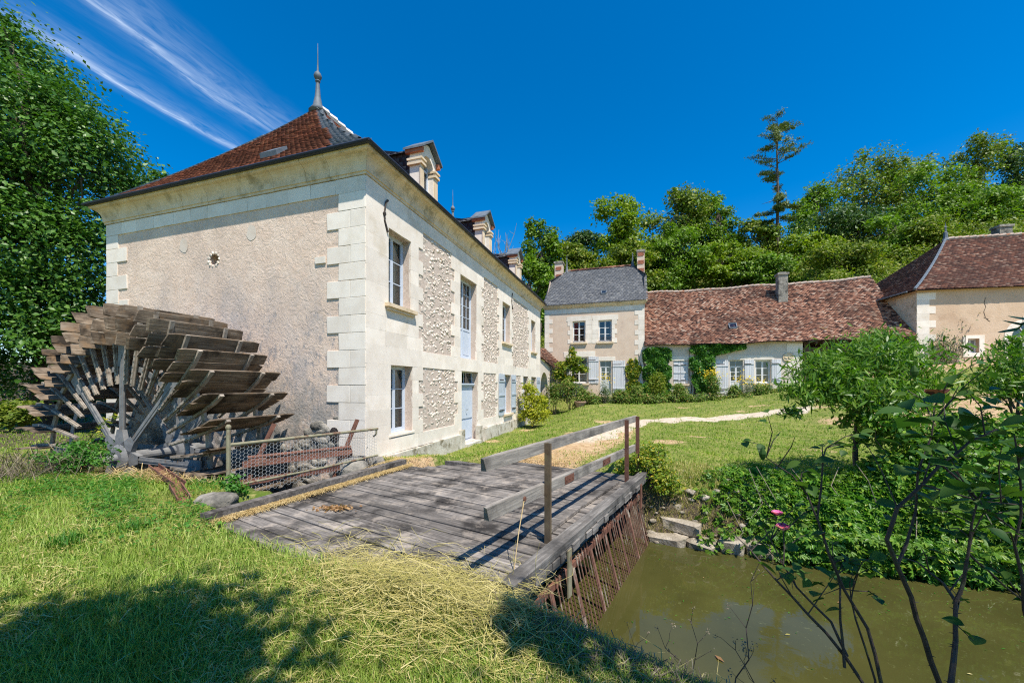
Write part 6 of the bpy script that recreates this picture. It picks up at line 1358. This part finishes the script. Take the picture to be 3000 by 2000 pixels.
# cut grass lying in swathes
X, Y = sample(32000, 1.5, 6.0, 2.0); ok = on_lawn(X, Y, 0, 3) & (patch(X * 1.3, Y * 1.3) + g.normal(0, .45, len(X)) > .0); X, Y = X[ok], Y[ok]; P = np.stack([X, Y, H(X, Y) + .025 + .03 * g.random(len(X))], 1); P = P[visible(P)]
def stalks(name, P, ln, wd, mat, seed, main=None, tilt=.14, spread=.5, par=None):
    g = np.random.default_rng(seed); n = len(P); a = g.uniform(0, 6.283, n) if main is None else main + g.normal(0, spread, n) + (g.random(n) < .3) * g.normal(0, 1.2, n)
    d = np.stack([np.cos(a), np.sin(a), g.normal(0, tilt, n)], 1); s = np.stack([-np.sin(a), np.cos(a), g.normal(0, .3, n)], 1); L_ = (ln * g.uniform(.4, 1.3, n))[:, None]; w_ = (wd * g.uniform(.6, 1.3, n))[:, None]; k = g.normal(0, .10, (n, 1)) * L_
    A = P - d * L_ * .5; Bm = P + s * k + np.array([0, 0, .02]); Cc = P + d * L_ * .5; V = np.stack([A - s * w_, A + s * w_, Bm - s * w_, Bm + s * w_, Cc], 1).reshape(-1, 3); b = np.arange(n)[:, None] * 5
    return inst(name, npmesh(name, V, np.concatenate([b + np.array([[0, 1, 3]]), b + np.array([[0, 3, 2]]), b + np.array([[2, 3, 4]])]), L[mat]), par, kind='stuff')
stalks('cut_grass', P, .11 + .012 * P[:, 1], .0015 + .0004 * P[:, 1], 'hay', 2003)
# the long-stalked heap spilling on the near end of the bridge, and straw along the left kerb and far end
n = 5200; q_ = g.normal(-.62, .34, n); p_ = g.normal(-.45, .75, n); v = BO[None] + q_[:, None] * br + p_[:, None] * bp; h = .18 * np.exp(-((q_ + .6) / .42) ** 2 - ((p_ + .3) / .9) ** 2)
P = np.stack([v[:, 0], v[:, 1], np.maximum(H(v[:, 0], v[:, 1]), np.where(q_ > -.6, .0, -9)) + .01 + h * g.random(n)], 1); ok = (p_ < .35) | (q_ < -.3); stalks('long_straw', P[ok], .34, .0022, 'hay', 2004, AB + .25, .2, .55)
n = 7000; q_ = g.uniform(-.7, 2.95, n); p_ = -3.93 - .14 * q_ + np.abs(g.normal(0, .07, n)) + .02; v = BO[None] + q_[:, None] * br + p_[:, None] * bp; P = np.stack([v[:, 0], v[:, 1], .008 + .03 * g.random(n)], 1); stalks('kerb_straw', P, .09, .0022, 'straw_blade', 2005)
n = 16000; X = g.normal(-1.0, 1.3, n); Y = 8.3 + g.normal(0, .55, n) + .1 * X; ok = (frames(X, Y)[1] < -.2); X, Y = X[ok], Y[ok]; P = np.stack([X, Y, H(X, Y) + .01 + .02 * g.random(len(X))], 1); stalks('path_straw', P, .10, .003, 'straw_blade', 2006)
# bank below the camera: dead stalks; stone bank: dry grass
n = 26000; p_ = g.uniform(-.1, 3.5, n); q_ = g.normal(-.05, .30, n) ; v = BO[None] + q_[:, None] * br + p_[:, None] * bp; z = H(v[:, 0], v[:, 1]); ok = (z > WZ) & ((p_ > .12)); P = np.stack([v[:, 0], v[:, 1], z + .015 + .04 * g.random(n)], 1)[ok]; stalks('dead_grass', P, .15, .0022, 'deadstem', 2007, None, .35)
n = 9000; p_ = g.uniform(.05, 1.7, n); q_ = far_q(p_) + g.uniform(-.05, 1.7, n); v = BO[None] + q_[:, None] * br + p_[:, None] * bp; z = np.maximum(H(v[:, 0], v[:, 1]), WZ); ok = z > WZ + .05; P = np.stack([v[:, 0], v[:, 1], z], 1)[ok]
blades('bank_grass', P, .12, .003, 1.0, 'hay', 2008); blades('bank_grass', P[::3] + np.array([.02, .02, 0]), .13, .004, .9, 'grass', 2009)
# greener weeds in the left lawn
X = np.concatenate([g.normal(-4.6, 1.0, 9000), g.normal(-6.5, 1.2, 6000)]); Y = np.concatenate([g.normal(5.2, .55, 9000), g.normal(6.3, .5, 6000)]); ok = on_lawn(X, Y, 0, 7) & (patch(X * 1.6, Y * 1.6) + g.normal(0, .4, len(X)) > -.1); X, Y = X[ok], Y[ok]
P = np.stack([X, Y, H(X, Y) + .03 + .06 * g.random(len(X))], 1); leaves('clover', P, np.tile([0, 0, 1.0], (len(P), 1)), .035, 'weed', None, .8, .8, .8, seed=2010, kind='stuff')
for k, (u, v_, lb) in enumerate(((150, 1255, 'small bright green grass tussock in the mown grass, left one'), (310, 1215, 'small green tussock in the mown grass below the axle'), (1020, 1052, 'round green weed on the path edge by the mill plinth'), (1395, 1500, 'green tussock at the bottom of the frame near the bank'))[:3]):
    Yg = 1.65 * 884 / (v_ - 885); x = (u - 1176) / 884 * Yg; P = np.stack([x + NG.normal(0, .07, 260), Yg + NG.normal(0, .07, 260), gz(x, Yg) + 0 * NG.normal(0, 1, 260)], 1); tag(blades('grass_tuft', P, np.full(260, .15), np.full(260, .004), .9, 'weed', 2020 + k, None, None), lb, 'plant')
for (cx_, cy_, n, lb, m, sp_, hh) in ((-8.4, 7.4, 2300, 'bramble bush with arching stems at the near left of the wheel', 'weed', .45, .55), (-4.2, 5.75, 420, 'leafy green weed at the foot of the green fence post', 'weed', .16, .28), (-3.75, 5.6, 300, 'dark ivy seedling between fence post and bridge kerb', 'ivy', .14, .2)):
    bush('weed', lb, [(cx_, cy_, gz(cx_, cy_) + hh * .5, sp_, sp_, hh * .55), (cx_ + sp_ * .8, cy_ - .1, gz(cx_, cy_) + hh * .3, sp_ * .8, sp_ * .8, hh * .4)], n, .055, m, 2030 + n, .6, None, 'plant', (cx_, cy_), r0=.007)
b_ = bpy.data.objects['weed']; mb = MB(); mb.tube([(0, 0, .2), (.25, .0, .62), (.62, -.1, .98), (.95, -.15, 1.05)], [.008, .007, .005, .003], 5); mb.build('arching_stem', M['rosebark'], b_)
P = np.concatenate([np.array([.25 + .7 * t, -.15 * t, .62 + .45 * math.sin(t * 1.5)]) + NG.normal(0, .035, (9, 3)) for t in np.linspace(0, 1, 12)]); leaves('leaf_spray', P, np.tile([0, 0, 1.0], (len(P), 1)), .06, 'gold', b_, .5, seed=2050, kind='stuff')
# brushwood beside the axle
n = 1300; X = g.normal(-8.9, .6, n); Y = g.normal(7.1, .45, n); P = np.stack([X, Y, H(X, Y) + g.random(n) * .35], 1); stalks('brushwood', P, .3, .004, 'deadstem', 2060, None, .9)
n = 1400; X = g.normal(-6.2, .7, n); Y = g.normal(6.9, .2, n) - (X + 6.2) * .25; P = np.stack([X, Y, H(X, Y) + .02 + g.random(n) * .08], 1); stalks('pit_edge_straw', P, .3, .003, 'straw_blade', 2061, None, .4)
# dry leaves on the deck and on the water
x, y, _ = brg(.42, -3.05, 0); P = np.stack([x + NG.normal(0, .12, 170), y + NG.normal(0, .06, 170), .012 + .02 * NG.random(170)], 1); tag(leaves('dry_leaves', P, np.tile([0, 0, 1.0], (170, 1)), .05, 'dryleaf', None, .6, seed=2070), 'little heap of dry brown leaves on the bridge planks', 'leaf heap')
FL = [(.75, 1.2, 'brown leaf floating next to the iron bar screen'), (1.6, 1.4, 'yellowish leaf floating a step out from the bar screen'), (3.3, 1.1, 'brown leaf floating in front of the bank stones'), (2.4, 2.0, 'small brown leaf floating in mid-pond'), (3.5, 2.6, 'dry leaf floating under the creeper edge'), (1.2, 2.4, 'pale leaf floating near the dead umbel stalks'), (2.6, 3.4, 'curled leaf floating behind the rose stems'), (3.6, 4.2, 'reddish leaf floating at the right edge of the pond')]
for k, (q0, p0, lb) in enumerate(FL):
    x, y, _ = brg(q0, p0, 0); lf = leaves('floating_leaf', np.array([[0, 0, 0.]]), np.array([[0, 0, 1.]]), .075, 'dryleaf' if k % 3 else 'hay', None, .4, 5, .05, seed=2080 + k); lf.location = (x, y, WZ + .012); tag(lf, lb, 'leaf', 'leaves floating on the pond')
n = 700; p_ = g.uniform(.3, 9, n); q_ = far_q(p_) - np.abs(g.normal(0, .7, n)) - .1; q_[:200] = g.uniform(.4, 3.6, 200); v = BO[None] + q_[:, None] * br + p_[:, None] * bp; leaves('floating_debris', np.stack([v[:, 0], v[:, 1], np.full(n, WZ + .006)], 1), np.tile([0, 0, 1.0], (n, 1)), .028, 'weed', None, .35, 6, .03, seed=2095, kind='stuff')

# ---------------------------------------------------------------- rose bush close to the camera
rose = thing('rose_bush', 'tall thorny rose bush with dark leaves and pink blooms, close in front of the pond', 'rose bush', (1.15, 1.12, gz(1.15, 1.12)))
RO = Vector(rose.location)
def stem(pts, Y0, Y1, r0, r1, root=True, thorns=8):
    P_ = [Vector(at(u, v, Y0 + (Y1 - Y0) * i / (len(pts) - 1))) for i, (u, v) in enumerate(pts)]
    if root: P_ = [Vector((P_[0].x * .55 + RO.x * .45, P_[0].y * .5 + RO.y * .5, RO.z - .03))] + P_
    Q = []
    for i in range(len(P_) - 1):
        a, b = P_[i], P_[i + 1]; Q.append(a); m_ = a.lerp(b, .5); Q.append(m_ + Vector((RD.uniform(-1, 1), RD.uniform(-1, 1), 0)) * (b - a).length * .03)
    Q.append(P_[-1]); Q = [q - RO for q in Q]; n = len(Q); r0 *= .8; r1 *= .75; mb = MB(); mb.tube(Q, [r0 + (r1 - r0) * i / (n - 1) for i in range(n)], 7)
    for k in range(thorns):
        i = RD.randrange(1, n - 1); a = Q[i].lerp(Q[i - 1], RD.random()); d = Vector((RD.uniform(-1, 1), RD.uniform(-.6, .6), RD.uniform(-.2, .3))).normalized(); mb.tube([a, a + d * (r0 * 1.0 + .006)], [.0022, .0003], 4)
    mb.build('stem', M['rosebark'], rose); return [q + RO for q in Q]
st = []
st.append(stem([(2158, 1568), (2124, 1469), (2093, 1370), (2037, 1238), (2061, 1165), (2119, 1112), (2161, 1065), (2229, 1012), (2290, 985)], 1.05, 1.0, .0095, .003, True, 26))
st.append(stem([(2184, 1568), (2195, 1469), (2195, 1380), (2166, 1338), (2108, 1291)], 1.0, 1.1, .0095, .003, True, 14))
st.append(stem([(2195, 1380), (2213, 1338), (2224, 1270), (2232, 1200), (2260, 1120)], 1.02, 1.0, .006, .0025, False))
st.append(stem([(2060, 1300), (2082, 1249), (2103, 1175), (2108, 1086), (2140, 1000), (2146, 935)], 1.06, 1.1, .0055, .002, False))
st.append(stem([(2024, 1568), (1993, 1443), (1903, 1270), (1877, 1191), (1890, 1060), (1898, 1028)], 1.15, 1.25, .0075, .0025, True, 14))
st.append(stem([(1879, 1195), (1856, 1138), (1820, 1091), (1760, 1050)], 1.2, 1.25, .004, .0018, False, 3))
st.append(stem([(1982, 1568), (1898, 1453), (1820, 1370), (1751, 1296), (1725, 1264)], 1.2, 1.3, .008, .003, True, 12))
st.append(stem([(1946, 1506), (1909, 1427), (1830, 1348), (1799, 1296), (1799, 1222)], 1.25, 1.4, .006, .0025, False, 6))
st.append(stem([(1940, 1532), (1930, 1422), (1930, 1348), (1918, 1290)], 1.2, 1.25, .0055, .0025, False, 6))
st.append(stem([(2010, 1560), (1965, 1420), (1955, 1380), (1962, 1330)], 1.2, 1.25, .005, .002, True, 4))
st.append(stem([(2161, 1065), (2200, 1100), (2280, 1180), (2352, 1230), (2420, 1290)], 1.02, 1.0, .004, .002, False, 6))
st.append(stem([(2224, 1270), (2270, 1310), (2352, 1380), (2420, 1430)], 1.05, 1.1, .004, .002, False, 4))
st.append(stem([(2119, 1112), (2180, 1130), (2250, 1150), (2352, 1160)], 1.0, 1.0, .0035, .002, False, 4))
st.append(stem([(2400, 1560), (2352, 1400), (2330, 1250), (2345, 1120), (2330, 1000)], .95, .9, .006, .002, True, 10))
st.append(stem([(1799, 1296), (1770, 1240), (1784, 1190)], 1.38, 1.45, .003, .002, False, 2))
def leaf_mesh(seed):
    r = random.Random(seed); n = 6; V = [(0, 0, 0)]; F_ = []
    for i in range(1, n):
        t = i / n; w_ = .36 * math.sin(math.pi * t ** .85) ** .9 * (1 + r.uniform(-.06, .06)); z = .10 * t * t * r.uniform(-1, 1) ; V += [(-w_, t, w_ * .35 - .12 * t * t), (0, t, -.12 * t * t), (w_, t, w_ * .35 - .12 * t * t)]
    V.append((0, 1.02, -.16)); b = lambda i, k: 1 + 3 * (i - 1) + k
    F_ += [(0, b(1, 1), b(1, 0)), (0, b(1, 2), b(1, 1))]
    for i in range(1, n - 1): F_ += [(b(i, 0), b(i, 1), b(i + 1, 1), b(i + 1, 0)), (b(i, 1), b(i, 2), b(i + 1, 2), b(i + 1, 1))]
    e = len(V) - 1; F_ += [(b(n - 1, 0), b(n - 1, 1), e), (b(n - 1, 1), b(n - 1, 2), e)]
    me = bpy.data.meshes.new('leaf'); me.from_pydata(V, [], F_); me.materials.append(L['rose']); me.polygons.foreach_set('use_smooth', np.ones(len(me.polygons), bool)); return me
LMS = [leaf_mesh(k) for k in range(5)]
def rose_leaf(p, size, az=None, pitch=None):
    az = RD.uniform(0, 6.283) if az is None else az; M_ = Matrix.Translation(Vector(p) - RO) @ RZ(az) @ RX(RD.uniform(-.6, .35) if pitch is None else pitch) @ RY(RD.uniform(-.6, .6)) @ SC(size, size, size); return inst('leaf', RD.choice(LMS), rose, M_)
LP = [(2110, 935), (2085, 945), (2165, 925), (2230, 950), (2290, 940), (2330, 975), (2120, 1000), (2190, 985), (2245, 1030), (2310, 1010), (2340, 1050), (2060, 1075), (2130, 1060), (2170, 1090), (2215, 1120), (2260, 1085), (2300, 1120), (2345, 1110), (2010, 1155), (2095, 1130), (2070, 1000), (2200, 1040), (2270, 1000), (2320, 1080), (2240, 1150), (2290, 1165), (2340, 1190), (2180, 1160), (2060, 1190), (2100, 1215), (2150, 1030), (2350, 930), (2320, 900), (2100, 965), (2145, 975), (2280, 1045), (2350, 1150), (2210, 905), (2160, 1125), (2365, 1010)]
for u, v in LP:
    Yl = RD.uniform(.85, 1.15); rose_leaf(at(u, v, Yl), RD.uniform(.045, .070))
    if RD.random() < .7: rose_leaf(at(u + RD.uniform(-40, 40), v + RD.uniform(-25, 25), Yl + RD.uniform(-.08, .08)), RD.uniform(.038, .058))
for u, v in [(1895, 1018), (1912, 1022), (1900, 1045), (1878, 1050), (1918, 1058), (1852, 1078), (1842, 1062), (1780, 1278), (1765, 1262), (1870, 1300), (1900, 1310), (1860, 1330), (1820, 1300), (1845, 1318), (1930, 1300), (1790, 1310), (1805, 1262), (1740, 1290), (1868, 1370), (1930, 1400), (1960, 1328), (1905, 1075), (1830, 1105)]: rose_leaf(at(u, v, RD.uniform(1.2, 1.4)), RD.uniform(.036, .06))
TW = []
for q in st:
    for _ in range(5):
        a = q[RD.randrange(len(q) // 2, len(q))]; b = a + Vector((RD.uniform(-.10, .13), RD.uniform(-.08, .08), RD.uniform(-.02, .16))); m_ = a.lerp(b, .5) + Vector((RD.uniform(-.02, .02), 0, .015)); mb = MB(); mb.tube([a - RO, m_ - RO, b - RO], [.0020, .0015, .0008], 5); mb.build('twig', M['rosebark'], rose); TW.append((m_, b))
for m_, b in TW:
    if b.x < .95 and RD.random() < .45: continue
    for c in (m_, b, m_.lerp(b, .6)): rose_leaf(c + Vector((RD.uniform(-.012, .012), RD.uniform(-.02, .02), RD.uniform(-.01, .01))), RD.uniform(.026, .046))
for k in range(70): rose_leaf(at(RD.gauss(2270, 75), RD.gauss(1060, 95), RD.uniform(.85, 1.3)), RD.uniform(.03, .055))
for i in range(3): rose_leaf(at(2335 + 12 * i, 760 - 12 * i, .8), .07, az=-.9, pitch=.3)
def bloom(u, v, Y, r, mat, name='flower', n=26, label=None):
    c = Vector(at(u, v, Y)) - RO; V = []; F_ = []
    for k in range(n):
        t = k / n; a = k * 2.4; rr = r * (.25 + .75 * t); tilt = 1.45 - .75 * t; d = Vector((math.cos(a), math.sin(a), 0)); s_ = Vector((-math.sin(a), math.cos(a), 0)); up = Vector((0, 0, 1)); o_ = d * math.cos(tilt) + up * math.sin(tilt); b = len(V); w_ = r * (.30 + .28 * t)
        V += [c + d * r * .05, c + o_ * rr * .6 + s_ * w_ + up * r * .02, c + o_ * rr + s_ * w_ * .6 + d * r * .10, c + o_ * rr - s_ * w_ * .6 + d * r * .10, c + o_ * rr * .6 - s_ * w_ + up * r * .02, c + o_ * rr * .6 - up * r * .10]
        F_ += [(b, b+1, b+5), (b+1, b+2, b+5), (b+2, b+3, b+5), (b+3, b+4, b+5), (b+4, b, b+5)]
    m = MB(); m.add(V, F_); o = m.build(name, L[mat], rose, smooth=True)
    if label: o['label'] = label
bloom(1798, 1218, 1.4, .032, 'pink', label='open pink rose bloom'); bloom(1785, 1184, 1.45, .026, 'pink', label='darker pink rose bloom'); bloom(2148, 912, 1.1, .036, 'brownpetal', label='withered brown rose bloom', n=14)
for u, v in ((2222, 962), (2100, 860), (1752, 1048)):
    q = MB(); c = Vector(at(u, v, 1.08)) - RO; q.lathe([(.003, -.01), (.008, 0), (.010, .008), (.006, .018), (.002, .026)], c, 8); q.build('bud', L['rose'], rose)
# dead umbels on the near bank
for k, (u, v, ut, vt, Y, lb) in enumerate([(1600, 1568, 1592, 1395, 2.3, 'dead umbel stalk before the water, tallest on the bank'), (1680, 1568, 1752, 1275, 2.0, 'thin dead stalk leaning right over the pond'), (1480, 1540, 1440, 1430, 2.7, 'short dead umbel by the corner of the bar screen'), (1640, 1568, 1510, 1440, 2.3, 'dead stalk bent to the left over the water'), (1760, 1568, 1690, 1470, 1.9, 'dead seeded stalk near the rose stems')]):
    a, b = Vector(at(u, v, Y)), Vector(at(ut, vt, Y)); a.z = min(a.z, gz(a.x, a.y) + .0) if a.z > gz(a.x, a.y) else a.z; o = thing('dead_stalk', lb, 'plant', tuple(a)); mb = MB(); p_ = limb(mb, (0, 0, 0), b - a, .0035, .0012, 2100 + k, 6, .04); tips = [p_[-1]]
    for j in range(5):
        s_ = p_[2 + j % 4]; e_ = s_ + Vector((RD.uniform(-.10, .10), RD.uniform(-.06, .06), RD.uniform(.04, .12))); limb(mb, s_, e_, .0016, .0008, 2130 + 7 * k + j, 3, .1); tips.append(e_)
    mb.build('stem', M['rosebark'], o); P = np.concatenate([np.array(t) + NG.normal(0, .010, (10, 3)) for t in tips]); leaves('seed_head', P, nrm(P), .010, 'deadstem', o, .7, seed=2160 + k, kind='stuff')
# pale dry grass stems standing at the near end of the edge beam
for k, (u, v, ut, vt, Y, lb) in enumerate([(1175, 1345, 1185, 1240, 3.2, 'tall pale dry grass stem at the near bridge corner'), (1215, 1360, 1240, 1245, 3.1, 'pale dry grass stem leaning over the edge beam'), (1200, 1400, 1150, 1290, 3.0, 'bent dry grass stem before the bridge planks'), (1235, 1400, 1262, 1290, 3.0, 'dry grass stem against the dark bridge girder')]):
    a, b = Vector(at(u, v, Y)), Vector(at(ut, vt, Y)); o = thing('grass_stalk', lb, 'plant', tuple(a)); mb = MB(); p_ = limb(mb, (0, 0, -.05), b - a, .003, .001, 2200 + k, 5, .05)
    for j in range(2): limb(mb, p_[2 + j], p_[2 + j] + Vector((RD.uniform(-.1, .1), .02, .05)), .0015, .0008, 2220 + k * 3 + j, 3, .1)
    mb.build('stem', L['hay'], o)
# the tree behind the photographer that shades the foreground
tree('broadleaf_tree', 'leafy tree standing behind the viewer, shading the near grass', [(-1.0, -.4, 5.5, 1.15, .8, .8, 1), (-.7, -1.0, 5.9, 1.0, .8, .9, 1), (3.4, -1.0, 5.2, 1.0, .85, .9, 1), (1.98, -.02, 5.2, .65, .45, .45, 1), (4.3, -1.7, 5.8, 1.3, 1.1, 1.0, 1), (1.8, -3.3, 6.6, 1.8, 1.5, 1.4, 1), (-1.6, -1.2, 5.9, 1.2, .9, .9, 1)], (2.6, -3.6), 15000, .15, 'mid', 2300, group=None, nsub=14, spread=.4, r0=.2)
